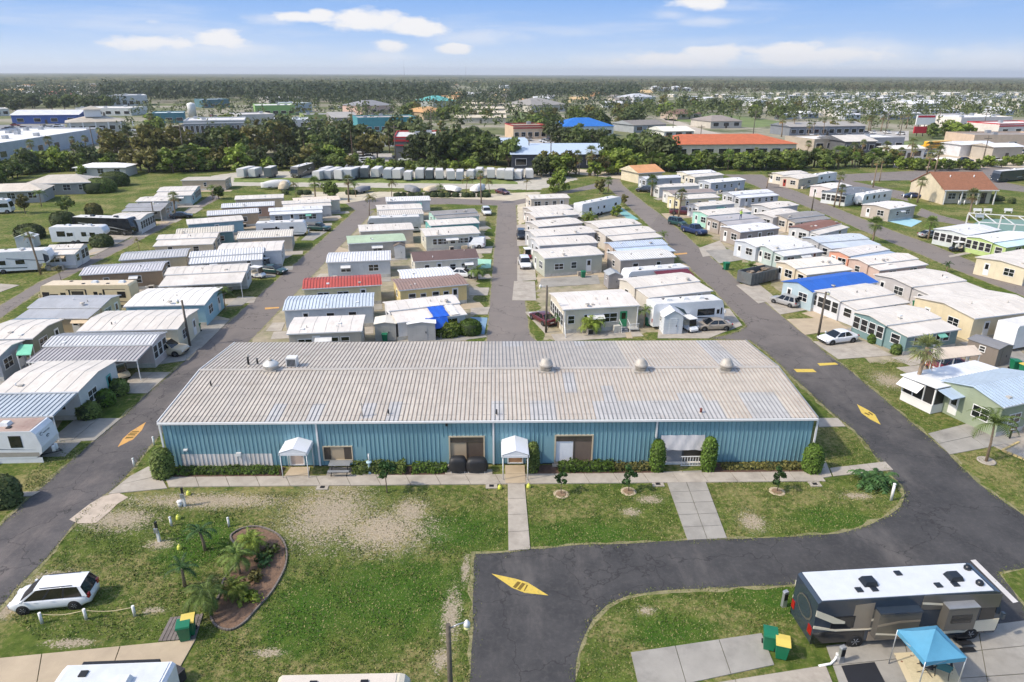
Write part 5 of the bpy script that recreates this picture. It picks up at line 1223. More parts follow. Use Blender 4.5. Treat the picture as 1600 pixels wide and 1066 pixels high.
rv('motorhome', (58, 447), (201, 446), 'long beige motorhome with dark framed slide panels', front='L', z=3.3, H_=3.35, base=c_beige, roof=mat('rv_roof_tan', S(206, 190, 164), .6, var=.08), acs=(.12, .42), stripes=[([(.05, 2.75), (.28, 2.75), (.28, 2.68), (.05, 2.68)], c_blackp), ([(.28, 2.75), (.30, 2.75), (.30, .9), (.28, .9)], c_blackp), ([(.48, 2.75), (.70, 2.75), (.70, 2.66), (.48, 2.66)], c_blackp), ([(.48, 2.7), (.495, 2.7), (.495, .9), (.48, .9)], c_blackp), ([(.66, 2.7), (.675, 2.7), (.675, .9), (.66, .9)], c_blackp), ([(.78, 1.3), (.95, 1.5), (.95, 1.3), (.78, 1.1)], mat('rv_wine', S(120, 50, 44), .4)), ([(.02, .9), (.3, 1.2), (.3, 1.1), (.02, .8)], c_dgrey)], wins=((.1, 1.0, .8), (.58, 1.5, .9), (.38, .5, .8), (.74, .6, .7), (.84, 1.0, .5)), door_at=.33)
rv('trailer', (399, 350), (478, 347), 'white travel trailer beside the pale blue sunroom home', z=2.9, H_=2.95, wins=((.7, .7, .5), (.3, 3.0, .35)), stripes=[([(.5, 1.2), (.95, .8), (.95, .7), (.5, 1.1)], c_sw)])
rv('motorhome', (573, 342), (657, 339), 'long grey motorhome with dark swoosh between white roofs', front='L', z=3.3, H_=3.35, base=mat('rv_silver', S(176, 178, 176), .35), stripes=[([(.05, 1.2), (.25, 1.3), (.5, 1.7), (.5, 1.5), (.25, 1.1), (.05, 1.0)], c_blackp)], wins=((.35, 1.3, .6), (.65, 1.2, .6)))
rv('motorhome', (1022, 477), (1135, 469), 'white motorhome with black swoosh behind the white shed', z=3.4, H_=3.45, stripes=[([(.28, 3.1), (.42, 2.5), (.46, 1.9), (.5, 1.6), (.42, 2.0), (.36, 2.5)], c_teal), ([(.62, 1.35), (.97, .95), (.97, .85), (.62, 1.2)], c_blackp), ([(.55, 1.25), (.8, .9), (.97, .75), (.8, .8)], c_sw)], wins=((.3, 1.2, .8), (.68, 1.3, .8), (.8, .9, .8)), door_at=.9, acs=(.25, .48, .7))
aw = rv('trailer', (981, 426), (1077, 418), 'white trailer with a maroon patio awning', front='L', z=3.0, H_=3.05, wins=((.9, .9, .7), (.4, 1.2, .7)), acs=(.2, .45, .75))
Lr = aw['len']; MB().slab((Lr * .42, -2.2, 2.35), (Lr * .97, -2.2, 2.35), (Lr * .97, 0, 2.85), (Lr * .42, 0, 2.85), .03).build('awning', mat('maroon_canvas', S(96, 34, 52), .8, var=.08), aw)
for x in (.43, .96): MB().cyl((Lr * x, -2.15, 2.3), (Lr * x, -.05, .9), .03, n=6).build('awning_arm', trim_white, aw)
rv('fifth', (909, 343), (970, 329), 'white fifth wheel trailer among tropical plants by right lane', H_=3.4, wins=((.2, .8, .7), (.55, .6, .5), (.85, .8, .6)))
rv('trailer', (1346, 323), (1391, 315), 'white travel trailer on the lawn by the clubhouse', front='L', H_=2.95, wins=((.25, .9, .6), (.45, .5, .7), (.62, .8, .8), (.85, .7, .8)), door_at=None)
rv('trailer', (1266, 291), (1306, 284), 'white rounded trailer behind the pinkish home', front='L', H_=2.9, wins=((.3, .6, .5), (.6, .9, .6), (.8, .8, .6)), door_at=None)
rv('trailer', (1580, 551), (1670, 534), 'white trailer at the right edge showing its rear window', H_=3.3, wins=((.5, .9, .6),), door_at=None)
rv('motorhome', (1559, 286), (1650, 278), 'navy motorhome parked behind the clubhouse', front='L', H_=3.5, base=c_navy, stripes=[([(.2, 2.4), (.7, 1.4), (.7, 1.2), (.2, 2.1)], alu)], wins=((.3, 1.1, .6), (.6, 1.3, .7)))
rv('motorhome', (466, 279), (492, 271), 'dark motorhome standing among the stored trailers', front='L', H_=3.4, base=c_dgrey, stripes=[([(.2, 2.4), (.7, 1.4), (.7, 1.2), (.2, 2.1)], alu)], wins=((.4, 1.1, .6),))
bl = rv('trailer', (40, 1108), (240, 1100), 'white trailer with rolled awning at the bottom left edge', z=3.1, H_=3.1, W_=2.5, roof=mat('rv_roof_grey', S(196, 200, 202), .6, var=.08), front='L', wins=((.3, 1, .7),), acs=(.35,), vents=3)
MB().box(bl['len'] * .2, bl['len'] * .85, 2.52, 2.8, 2.7, 3.0).build('awning_roll', dark_metal, bl)
rv('motorhome', (410, 1125), (640, 1120), 'tan roofed motorhome cut by the bottom edge', z=3.1, front='R', H_=3.1, base=c_cream, roof=mat('rv_roof_pale_tan', S(200, 190, 178), .6, var=.05), wins=((.3, 1, .7),), acs=(), vents=2)

# --- stored trailers and covered boats at the back of the park
def cargo_trailer(label, px, m, rz, s=1.0, h=2.5, l=4.8, rear=None):
    o = thing('cargo_trailer', label, 'trailer', (*G(*px), 0), rz, 'enclosed trailers in the storage row', s)
    def body():
        return MB().prism([(-1.02, .45), (1.02, .45), (1.02, h - .12), (.9, h), (-.9, h), (-1.02, h - .12)], -l / 2, l / 2, 'y').mesh('body', m)
    link('body', cached(('ct', m.name, h, l), body), o); link('rear_door', cached(('cd', m.name, h, l), lambda: MB().box(-.92, .92, -l / 2 - .03, -l / 2, .55, h - .25).mesh('rear_door', rear or m)), o)
    link('roof', cached(('cr', h, l), lambda: MB().box(-.88, .88, -l / 2 + .05, l / 2 - .05, h, h + .03).mesh('roof', rv_roof)), o)
    link('tow_hitch', cached(('th', l), lambda: MB().cyl((-.7, l / 2, .5), (0, l / 2 + 1.2, .5), .05, n=5).cyl((.7, l / 2, .5), (0, l / 2 + 1.2, .5), .05, n=5).mesh('tow_hitch', dark_metal)), o)
    for sd_ in (-1, 1):
        w = link('wheel', cached(('cw',), lambda: MB().lathe([(.2, -.1), (.34, -.1), (.34, .1), (.2, .1)], n=14).mesh('wheel', rubber)), o, (sd_ * 1.08, 0, .34)); w.rotation_euler = (0, radians(90), 0)
        link('fender', cached(('cf',), lambda: MB().box(-.12, .12, -.5, .5, 0, .06).mesh('fender', dark_metal)), o, (sd_ * 1.1, 0, .74))
ctw, ctg, ctd = mat('trailer_white', S(184, 184, 182), .4, var=.06), mat('trailer_grey', S(150, 156, 162), .4, var=.06), mat('trailer_dark', S(84, 92, 96), .4, var=.06)
sp = [(386, 277, 0), (400, 277, 0), (424, 277, 2), (503, 281, 0), (511, 277, 1), (518, 280, 1), (526, 277, 0), (536, 281, 0), (542, 277, 0), (550, 281, 1), (556, 277, 2), (571, 278, 2), (590, 277, 0), (608, 280, 1), (623, 280, 0), (639, 282, 0), (657, 280, 0), (672, 280, 2), (687, 280, 0), (704, 281, 0), (719, 281, 1), (736, 280, 0), (749, 277, 0), (767, 279, 0), (783, 280, 0), (796, 281, 0), (811, 280, 0), (827, 279, 0)]
for i, (x, y, c) in enumerate(sp):
    cargo_trailer(f'{("white", "pale grey", "dark grey")[c]} enclosed trailer, {i + 1 if i else "first"}{"" if not i else ("st" if i % 10 == 0 and i != 10 else "nd" if i % 10 == 1 and i != 11 else "rd" if i % 10 == 2 and i != 12 else "th")} from the left in the storage row', (x, y), (ctw, ctg, ctd)[c], radians(rnd.uniform(-8, 8) - (8 if x < 560 else 0)), rnd.uniform(.95, 1.15), (2.5, 2.6, 2.7)[c], rnd.choice((4.6, 5.2, 6)))
canvas = mat('boat_cover_white', S(214, 212, 208), .7, var=.08, vscale=2); canvas_t = mat('boat_cover_tan', S(190, 176, 150), .8, var=.1); canvas_g = mat('boat_cover_grey', S(120, 122, 126), .8, var=.1)
def covered_boat(label, px, m, rz, l, h):
    o = thing('covered_boat', label, 'boat', (*G(*px), 0), rz, 'covered boats behind the park'); rows = 9; v = []; n = 10
    for i in range(rows):
        t = i / (rows - 1); w = 1.15 * (1 - max(0, t - .45) ** 2 * 3.0); top = h * (.72 + .28 * sin(pi * min(1, t * 1.1))) + .5
        for k in range(n):
            a = pi * k / (n - 1); v.append((l * (t - .5), -max(.05, w) * cos(a), .55 + (top - .55) * sin(a) ** .7 + .04 * sin(k * 2 + i)))
    MB().add(v, [(i * n + k, (i + 1) * n + k, (i + 1) * n + k + 1, i * n + k + 1) for i in range(rows - 1) for k in range(n - 1)] + [tuple(range(n)), tuple((rows - 1) * n + k for k in range(n))[::-1]], 0, True).build('cover', m, o)
    MB().prism([(-.9, .5), (-.3, .25), (.3, .25), (.9, .5), (1.0, .75), (-1.0, .75)], -l / 2 + .1, l * .3, 'x').build('hull', canvas_g, o)
    MB().cyl((-l * .4, 0, .3), (l * .62, 0, .4), .06, n=5).build('trailer_beam', dark_metal, o)
    for s in (-1, 1): w = MB().lathe([(.15, -.1), (.3, -.1), (.3, .1), (.15, .1)], n=12).build('wheel', rubber, o, (-l * .15, s * .95, .3)); w.rotation_euler = (radians(90), 0, 0)
covered_boat('large boat under crisp white shrink cover', (431, 295), canvas, radians(215), 7, 1.7)
covered_boat('lumpy covered boat beside the white wrapped one', (445, 296), canvas_t, radians(100), 6, 1.6)
covered_boat('boat under silver cover at the sand apron', (568, 301), canvas_g, radians(60), 5, 1.1)
covered_boat('boat with grey tower cover by the palms', (642, 301), canvas_g, radians(130), 5.4, 1.3)
covered_boat('pale boat under cream cover behind round shrubs', (678, 300), canvas_t, radians(50), 5, 1.1)
covered_boat('white covered boat right of the cream one', (705, 300), canvas, radians(140), 5, 1.1)
covered_boat('tall white covered boat near the maroon car', (749, 300), canvas, radians(60), 5, 1.5)
covered_boat('white covered boat by the bus yard hedge', (1478, 256), canvas, radians(160), 7, 1.6)

# dumpster on the drive of the dark home
o = thing('open_dumpster', 'grey open top dumpster full of debris by the right lane', 'dumpster', (*G(1172, 448), 0), radians(32)); steel = mat('grey_steel', S(92, 98, 100), .6, var=.15, dirt=S(90, 66, 50), damt=.4)
for y in (0, 2.3): MB().box(0, 5.6, y - .05, y + .05, .2, 1.75).build('side_panel', steel, o)
MB().box(0, .1, .052, 2.248, .2, 1.75).build('end_panel', steel, o); MB().box(5.5, 5.6, .052, 2.248, .2, 1.75).build('end_panel', steel, o); MB().box(.1, 5.5, .05, 2.25, .15, .25).build('floor_panel', steel, o)
for k in range(9): MB().box(.3 + k * .62, .4 + k * .62, -.12, -.052, .2, 1.75).build('rib', steel, o)
r = random.Random(4); db = MB()
for k in range(40):
    x, y, zz = r.uniform(.3, 5.3), r.uniform(.3, 2), r.uniform(.9, 1.5); s = r.uniform(.1, .35); db.box(x - s, x + s, y - s * .6, y + s * .6, zz, zz + s * .5)
d_ = db.build('debris', mat('debris_mix', S(130, 116, 100), .9, var=.4, vscale=3), o); d_['kind'] = 'stuff'

# ------------------------------------------------------------------ plants
def leafmat(n, c, **k): return mat('leaf_' + n, S(*c), .6, var=.22, vscale=.8, island=.45, obj=.32, transl=.25, spec=.25, **k)
LF_PALM = leafmat('palm', (104, 124, 60)); LF_SABAL = leafmat('sabal', (112, 120, 74)); LF_BROAD = leafmat('broad', (98, 112, 56)); LF_DARK = leafmat('dark', (82, 92, 54)); LF_HEDGE = leafmat('hedge', (86, 110, 42)); LF_LIME = leafmat('lime', (116, 132, 54)); LF_OLIVE = leafmat('olive', (112, 108, 60)); LF_DEEP = leafmat('deep', (64, 92, 50)); LF_RUST = leafmat('rust', (120, 84, 48)); LF_DEAD = leafmat('dead', (150, 124, 84))
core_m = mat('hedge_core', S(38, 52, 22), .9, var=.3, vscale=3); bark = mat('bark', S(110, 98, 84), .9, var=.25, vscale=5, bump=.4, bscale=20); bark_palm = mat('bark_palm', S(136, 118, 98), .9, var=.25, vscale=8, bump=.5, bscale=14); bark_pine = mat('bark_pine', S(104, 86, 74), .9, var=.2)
def leaf_quads(pos, size, rg, nrm=None, asp=.7, flat=.0):
    """one leaf clump card per position: random turned quads; returns verts, quads"""
    n = len(pos); d = rg.normal(size=(n, 3)); d[:, 2] *= (1 - flat)
    if nrm is not None: d = np.cross(nrm + rg.normal(scale=.55, size=(n, 3)), d)
    d /= np.linalg.norm(d, axis=1, keepdims=True) + 1e-9
    e = np.cross(d, (nrm if nrm is not None else rg.normal(size=(n, 3))) + rg.normal(scale=.3, size=(n, 3))); e /= np.linalg.norm(e, axis=1, keepdims=True) + 1e-9
    s = size * rg.uniform(.6, 1.35, (n, 1)); d = d * s; e = e * s * asp
    v = np.stack([pos - d, pos + e * .8 - d * .1, pos + d, pos - e * .8 + d * .1], 1).reshape(-1, 3)
    return v, np.arange(n * 4).reshape(-1, 4)
def crown_mesh(name, m, clumps, per, size, seed, flat=.2):
    rg = np.random.default_rng(seed); P = []; Nn = []
    for (x, y, z, r, rz_) in clumps:
        d = rg.normal(size=(per, 3)); d /= np.linalg.norm(d, axis=1, keepdims=True); rad = rg.uniform(.45, 1.05, (per, 1)) ** .6
        P.append(np.array([x, y, z]) + d * rad * np.array([r, r, rz_])); Nn.append(d)
    P = np.concatenate(P); v, q = leaf_quads(P, size, rg, np.concatenate(Nn)); return mesh_np(name, v, q, m)
def broad_proto(name, m, seed, nclump=11, per=80, size=.42, h=6.0, spread=2.6, low=.14):
    """crown and trunk meshes of a broadleaf tree about h metres high"""
    r = random.Random(seed); cl = []; tb = MB(); hb = h * low
    tb.tube([(0, 0, -.1), (.05, .03, hb * .5), (0, .05, hb), (.1, -.05, h * .6)], [.2 * spread / 2.6, .16 * spread / 2.6, .14 * spread / 2.6, .07 * spread / 2.6], 7)
    for i in range(nclump):
        a = 2.4 * i + r.uniform(-.4, .4); t = (i + .5) / nclump; rr = spread * (.25 + .75 * r.random() ** .6) * (1 - .45 * t); z = hb + (h - hb) * (.12 + .72 * t) + r.uniform(-.3, .3)
        c = r.uniform(.75, 1.3) * spread * .42; cl.append((rr * cos(a), rr * sin(a), z, c, c * .75))
        if i % 2 == 0: tb.tube([(0, .03, hb * .9), (rr * cos(a) * .5, rr * sin(a) * .5, (hb + z) / 2), (rr * cos(a) * .9, rr * sin(a) * .9, z)], [.035 * spread, .024 * spread, .01 * spread], 5)
    return crown_mesh('crown', m, cl, per, size, seed), tb.mesh('trunk', bark)
def pine_proto(m, seed, h=11):
    r = random.Random(seed); cl = []; tb = MB(); tb.tube([(0, 0, -.1), (.1, 0, h * .5), (0, .1, h * .95)], [.2, .15, .05], 6)
    for i in range(11):
        z = h * (.52 + .46 * i / 10); rr = (1.9 - 1.2 * i / 10) * r.uniform(.5, 1.1); a = r.uniform(0, 6.28); c = r.uniform(.6, 1.0); cl.append((rr * cos(a), rr * sin(a), z, c, c * .5)); tb.tube([(0, 0, z - .6), (rr * cos(a), rr * sin(a), z)], [.05, .02], 4)
    return crown_mesh('crown', m, cl, 55, .3, seed), tb.mesh('trunk', bark_pine)
def sabal_proto(m, seed, h=4.5, n=30, fl=.95, lean=.25, dead=True):
    r = random.Random(seed); b = MB(); top = Vector((lean, 0, h))
    for i in range(n):
        a = i * 2.399 + r.uniform(-.2, .2); e = radians(-48 + 128 * (i / (n - 1)) ** .9 + r.uniform(-8, 8)); d = Vector((cos(a) * cos(e), sin(a) * cos(e), sin(e))); s = Vector((-sin(a), cos(a), 0)); u = d.cross(s)
        pl = r.uniform(.5, .75); p0 = top + d * .1; p1 = top + d * pl + Vector((0, 0, -.08)); mi = 1 if dead and e < radians(-32) else 0
        b.add([tuple(p0 - s * .02), tuple(p0 + s * .02), tuple(p1 + s * .02), tuple(p1 - s * .02)], [(0, 1, 2, 3)], mi)
        for k in range(-4, 5):
            t = radians(k * 19); q = (d * cos(t) + s * sin(t)).normalized(); ll = fl * (1 - .05 * abs(k)) * r.uniform(.85, 1.1); w = s * cos(t) - d * sin(t)
            mid = p1 + q * ll * .55 + u * -.04; tip = p1 + q * ll + Vector((0, 0, -.28 * ll))
            b.add([tuple(p1), tuple(mid + w * .055), tuple(tip), tuple(mid - w * .055)], [(0, 1, 2, 3)], mi)
    tb = MB(); tb.tube([(0, 0, -.1), (lean * .2, 0, h * .35), (lean * .6, 0, h * .7), (lean, 0, h + .05)], [.2, .15, .15, .17], 8)
    return b.mesh('crown', [m, LF_DEAD]), tb.mesh('trunk', bark_palm)
def feather_proto(m, seed, h=3.0, n=16, fl=1.9, lean=.2, nl=15, lw_=.05, trunks=1, up=70, arch=1.1):
    r = random.Random(seed); b = MB(); tb = MB()
    for q_ in range(trunks):
        ox, oy = (0, 0) if trunks == 1 else (r.uniform(-.5, .5), r.uniform(-.5, .5)); hh = h * (1 if trunks == 1 else r.uniform(.4, 1)); top = Vector((ox + lean, oy, hh))
        tb.tube([(ox, oy, -.1), (ox + lean * .3, oy, hh * .5), tuple(top)], [.11 if trunks == 1 else .05, .08 if trunks == 1 else .04, .07 if trunks == 1 else .03], 6)
        for i in range(n):
            a = i * 2.399 + r.uniform(-.25, .25); e0 = radians(8 + up * r.random()); L_ = fl * r.uniform(.75, 1.1); p = top.copy(); prev = None; e = e0; S_ = Vector((-sin(a), cos(a), 0)); ns_ = nl
            pts = []
            for k in range(ns_ + 1):
                pts.append(p.copy()); d = Vector((cos(a) * cos(e), sin(a) * cos(e), sin(e))); p = p + d * (L_ / ns_); e -= arch * 1.9 / ns_ * (.4 + k / ns_)
            for k in range(1, ns_ + 1):
                d = (pts[k] - pts[k - 1]).normalized(); t = k / ns_; ll = L_ * .30 * sin(pi * min(.98, .12 + .86 * t)) ** .6
                for sg in (-1, 1):
                    q = (S_ * sg + d * .55 + Vector((0, 0, -.38))).normalized(); b.add([tuple(pts[k] - d * lw_), tuple(pts[k] + q * ll * .55 + d * .0), tuple(pts[k] + q * ll + Vector((0, 0, -.06))), tuple(pts[k] + d * lw_)], [(0, 1, 2, 3)])
            b.add([tuple(x + S_ * .015) for x in pts] + [tuple(x - S_ * .015) for x in pts], [(k, k + 1, ns_ + 2 + k, ns_ + 1 + k) for k in range(ns_)])
    return b.mesh('crown', m), tb.mesh('trunk', bark_palm)
def bush_mesh(m, seed, n=420, size=.11, w=1.0, h=1.0, name='foliage', lumps=7):
    rg = np.random.default_rng(seed); cl = [(rg.uniform(-.45, .45) * w, rg.uniform(-.45, .45) * w, h * rg.uniform(.35, .65), w * rg.uniform(.35, .5), h * rg.uniform(.3, .4)) for _ in range(lumps)]
    return crown_mesh(name, m, cl, n // lumps, size, seed)
PROTO = {}
def proto(k, fn):
    if k not in PROTO: PROTO[k] = fn()
    return PROTO[k]
KINDS = {
    'sabal': lambda s: sabal_proto(LF_SABAL, s), 'sabal_g': lambda s: sabal_proto(LF_PALM, s + 5, 3.2, 34, 1.0, .1, False), 'sabal_tall': lambda s: sabal_proto(LF_SABAL, s + 9, 7.5, 28, .9, .35),
    'queen': lambda s: feather_proto(LF_PALM, s), 'coco': lambda s: feather_proto(LF_OLIVE, s + 3, 3.6, 15, 2.0, .4, 15, .05, 1, 80, 1.4), 'young': lambda s: feather_proto(LF_DEEP, s + 5, 1.2, 10, 1.0, .1, 10, .06), 'date': lambda s: feather_proto(LF_PALM, s + 7, 1.2, 22, 1.5, .35, 18, .04, 1, 75, 1.3),
    'areca': lambda s: feather_proto(LF_LIME, s + 8, 1.3, 9, 1.5, 0, 12, .05, 7, 75, 1.3), 'banana': lambda s: feather_proto(LF_DEEP, s + 2, .7, 9, 1.5, 0, 7, .16, 3, 60, 1.5),
    'oak': lambda s: broad_proto('oak', LF_BROAD, s), 'oak_dark': lambda s: broad_proto('oak_dark', LF_DARK, s + 11, 13, 85, .45, 7, 3.2, .12), 'lime': lambda s: broad_proto('lime', LF_LIME, s + 21, 10, 70, .4, 5, 2.2, .1), 'olive': lambda s: broad_proto('olive', LF_OLIVE, s + 31, 9, 60, .4, 6, 2.2, .22), 'thin': lambda s: broad_proto('thin', LF_BROAD, s + 41, 9, 26, .26, 3.2, 1.3, .45), 'sapling': lambda s: broad_proto('sapling', LF_DEEP, s + 51, 6, 34, .16, 2.2, .55, .55), 'pine': lambda s: pine_proto(LF_DARK, s), 'pine_o': lambda s: pine_proto(LF_OLIVE, s + 4),
}
HGT = {'sabal': 5.2, 'sabal_g': 4.0, 'sabal_tall': 8.3, 'queen': 4.2, 'coco': 4.8, 'young': 1.9, 'date': 2.2, 'areca': 2.4, 'banana': 1.9, 'oak': 6.2, 'oak_dark': 7.2, 'lime': 5.2, 'olive': 6.2, 'thin': 3.3, 'sapling': 2.3, 'pine': 11.3, 'pine_o': 11.3}
NAMES = {'sabal': ('palm_tree', 'palm'), 'sabal_g': ('palm_tree', 'palm'), 'sabal_tall': ('palm_tree', 'palm'), 'queen': ('palm_tree', 'palm'), 'coco': ('palm_tree', 'palm'), 'young': ('young_palm', 'palm'), 'date': ('palm_tree', 'palm'), 'areca': ('palm_clump', 'palm'), 'banana': ('tropical_plant', 'plant'), 'sapling': ('young_tree', 'tree'), 'pine': ('pine_tree', 'tree'), 'pine_o': ('pine_tree', 'tree')}
def tree(kind, px, h, label, var=0, rz=None, group=None, wide=1.0, at=None):
    c, t = proto((kind, var), lambda: KINDS[kind](3 + var * 17)); nm, cat = NAMES.get(kind, ('leafy_tree', 'tree')); x, y = at or G(*px); s = h / HGT[kind]
    o = thing(nm, label, cat, (x, y, 0), rnd.uniform(0, 6.28) if rz is None else rz, group); o.scale = (s * wide, s * wide, s); link('crown', c, o); link('trunk', t, o); return o
# palms and small trees inside the park
for a in [
    ('sabal', (1425, 624), 5.6, 'tall leaning fan palm by the tan carport', 0, 0.0), ('queen', (1541, 721), 4.4, 'feathery palm in a white ring on the right lawn', 0, pi), ('sapling', (605, 770), 2.5, 'slim young tree on the lawn left of the entrance walk', 0), ('sapling', (877, 772), 1.7, 'young tree in a mulch ring right of the entrance walk', 0),
    ('sapling', (982, 768), 2.0, 'young tree on bare sand left of the hall drive', 1), ('sapling', (1214, 768), 1.9, 'young tree on the lawn right of the hall drive', 1), ('banana', (1363, 757), 1.9, 'bushy dark green palm at the corner of the hall lawn', 1), ('young', (321, 860), 2.2, 'broad leaved young palm among the white posts', 0), ('young', (289, 916), 2.0, 'small feathery palm left of the planted bed', 1),
    ('date', (338, 956), 2.2, 'leaning date palm at the lower end of the planted bed', 0, pi), ('areca', (370, 935), 1.5, 'bushy palm behind the leaning date palm', 0), ('date', (375, 898), 1.8, 'dark feathery palm in the middle of the bed', 1), ('areca', (395, 862), 1.7, 'bright green palm clump at the top of the bed', 0), ('areca', (925, 520), 2.6, 'wide palm clump before the cream home', 0), ('queen', (1006, 512), 2.8, 'small palm at the porch corner of the cream home', 1),
    ('young', (872, 512), 2.0, 'low palm by the maroon sedan', 0), ('date', (746, 437), 2.6, 'bushy palm by the central lane near the yellow home', 0), ('date', (1170, 430), 2.2, 'sago palm behind the open dumpster', 1), ('queen', (352, 484), 3.0, 'small palm pair on the drive of the light blue home', 0), ('coco', (577, 337), 4.6, 'coconut palm at the far end of the left lane', 0, 0.0), ('sabal_g', (493, 312), 4.8, 'bushy fan palm left in the group by the boats', 0),
    ('oak', (518, 312), 4.6, 'green tree in the palm group by the boats', 0), ('sabal', (545, 316), 5.6, 'tallest palm of the group by the boats', 1), ('coco', (463, 308), 3.8, 'thin palm beside the white wrapped boat', 1), ('coco', (612, 308), 4.2, 'palm at the left end of the shrub row', 1), ('queen', (556, 308), 3.6, 'palm between the group and the sand apron', 0), ('coco', (728, 306), 4.8, 'palm in the middle of the shrub row', 0), ('sabal_tall', (752, 318), 7.0, 'tall slender palm in the shrub row', 0), ('coco', (765, 306), 4.4, 'palm at the right end of the shrub row', 1), ('queen', (690, 308), 3.2, 'short palm among the covered boats', 1),
    ('sabal', (275, 342), 5.0, 'round headed palm on the outermost left lane', 1), ('sabal_tall', (64, 429), 6.6, 'tall palm beside the dark nosed fifth wheel', 1), ('coco', (96, 439), 2.2, 'low drooping palm behind the beige motorhome', 0), ('queen', (333, 313), 3.8, 'palm right of the pale teal home', 1), ('oak', (342, 311), 3.2, 'dark bushy tree at the end of the outermost lane', 1), ('thin', (108, 341), 4.2, 'open leafy tree on the green lawn', 0), ('queen', (65, 323), 3.8, 'slender palm before the grey ranch house', 0), ('lime', (130, 277), 3.6, 'bright green bush palm by the ranch house', 1), ('olive', (40, 334), 4.0, 'bushy tree at the left edge by a parked bus', 0),
    ('sabal', (1060, 340), 5.4, 'slender palm by the navy pickup', 0), ('sabal_g', (1018, 307), 4.6, 'full palm beside the orange roofed house', 0), ('sabal', (1198, 294), 3.8, 'palm at the far right lane bend', 1), ('sabal_tall', (1303, 324), 7.4, 'taller of two palms before the white home', 0), ('sabal', (1311, 324), 4.6, 'shorter of two palms before the white home', 0), ('sabal_tall', (1364, 293), 7.2, 'tall palm behind the clubhouse lawn trailer', 1), ('sabal_tall', (1374, 284), 6.4, 'palm by the lane behind the dark roofed home', 0), ('sabal', (1433, 317), 5.4, 'palm before the gable of the clubhouse', 1), ('sabal', (1513, 344), 5.8, 'palm on the lawn left of the shuffleboard canopy', 0), ('sabal_g', (1363, 380), 4.2, 'dark bushy fan palm on the far right lane', 0), ('sabal_g', (1450, 374), 3.8, 'dark fan palm by the blue pad', 1), ('sabal', (1448, 270), 6.2, 'palm left in front of the bus yard', 0), ('sabal', (1461, 268), 7.0, 'palm right in front of the bus yard', 1), ('young', (1478, 425), 1.8, 'low bushy palm behind the double roof home', 0), ('queen', (1034, 384), 2.6, 'short palm by the right lane beside white roofs', 0), ('areca', (921, 352), 3.2, 'leafy clump behind the white roofed homes', 1), ('lime', (963, 338), 2.4, 'yellow green shrub tree by the fifth wheel', 0), ('olive', (975, 322), 2.6, 'olive shrub tree beside the right lane', 0), ('lime', (872, 300), 5.4, 'bright leafy tree at the end of the central rows', 0), ('coco', (822, 300), 3.2, 'small palm by the sand apron gate', 0), ('coco', (858, 300), 3.0, 'small palm left of the bright leafy tree', 1), ('olive', (937, 303), 3.6, 'yellow palm like tree by the right lane end', 1), ('sabal_g', (950, 300), 3.4, 'palm beside the yellow tree', 1), ('lime', (225, 332), 2.0, 'low yellow green shrub in the home row', 1), ('coco', (218, 392), 2.2, 'golden low palm beside the tan striped home', 0), ('queen', (430, 382), 2.4, 'dark little palm beside the tan ribbed home', 1)]:
    kind, px, h, label, var = a[:5]; tree(kind, px, h, label, var, a[5] if len(a) > 5 else None)
# clipped shrubs and hedges
def hedge(name, label, cat, loc, rz, sx, sy, h, m, shape='box', per=120, size=.10, group=None, seed=1):
    rg = np.random.default_rng(seed); o = thing(name, label, cat, (*loc, 0), rz, group)
    if shape == 'box': A = 2 * (sx + sy) * h + sx * sy
    else: A = pi * (sx + sy) * .5 * h + sx * sy * .8
    n = int(A * per); P = []; Nn = []
    if shape == 'box':
        for _ in range(n):
            t = rg.random(); f = rg.random() * A
            if f < sx * sy: p = (rg.uniform(-.5, .5) * sx, rg.uniform(-.5, .5) * sy, h); q = (0, 0, 1)
            elif f < sx * sy + 2 * sx * h: s = rg.choice((-1, 1)); p = (rg.uniform(-.5, .5) * sx, s * sy / 2, rg.random() * h); q = (0, s, .3)
            else: s = rg.choice((-1, 1)); p = (s * sx / 2, rg.uniform(-.5, .5) * sy, rg.random() * h); q = (s, 0, .3)
            k = 1 + .13 * sin(p[0] * 3.1 + seed) + .08 * sin(p[0] * 7.3 + p[1] * 4); P.append((p[0], p[1] * (1 + .12 * sin(p[0] * 4)), p[2] * k)); Nn.append(q)
    else:
        for _ in range(n):
            a = rg.random() * 6.283; t = rg.random() ** .8; k = (1 - t ** 6 * .55) * (.86 + .14 * min(1, t * 4)); P.append((sx / 2 * k * cos(a), sy / 2 * k * sin(a), t * h)); Nn.append((cos(a), sin(a), .2 + t))
            if rg.random() < .22: rr = rg.random() ** .5 * .62; P.append((sx / 2 * rr * cos(a), sy / 2 * rr * sin(a), h * (1.0 - rr * .12))); Nn.append((0, 0, 1))
    P = np.array(P) + rg.normal(scale=.035, size=(len(P), 3)); v, q = leaf_quads(P, size, rg, np.array(Nn, float)); link('foliage', mesh_np('foliage', v, q, m), o)
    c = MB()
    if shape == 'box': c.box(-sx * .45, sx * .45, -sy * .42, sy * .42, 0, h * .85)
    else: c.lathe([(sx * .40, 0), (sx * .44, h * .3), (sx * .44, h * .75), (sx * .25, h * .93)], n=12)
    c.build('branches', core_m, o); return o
def hall_hedge(p0, p1, h, w, m, label, seed, y=-.62):
    a, b = hg(*p0)[0], hg(*p1)[0]; hedge('low_hedge', label, 'hedge', h2w((a + b) / 2, y), HR, b - a, w, h, m, 'box', 120, .1, None, seed)
hall_hedge((268, 748), (432, 748), .34, .75, LF_HEDGE, 'long low hedge below the white painted sheets', 1)
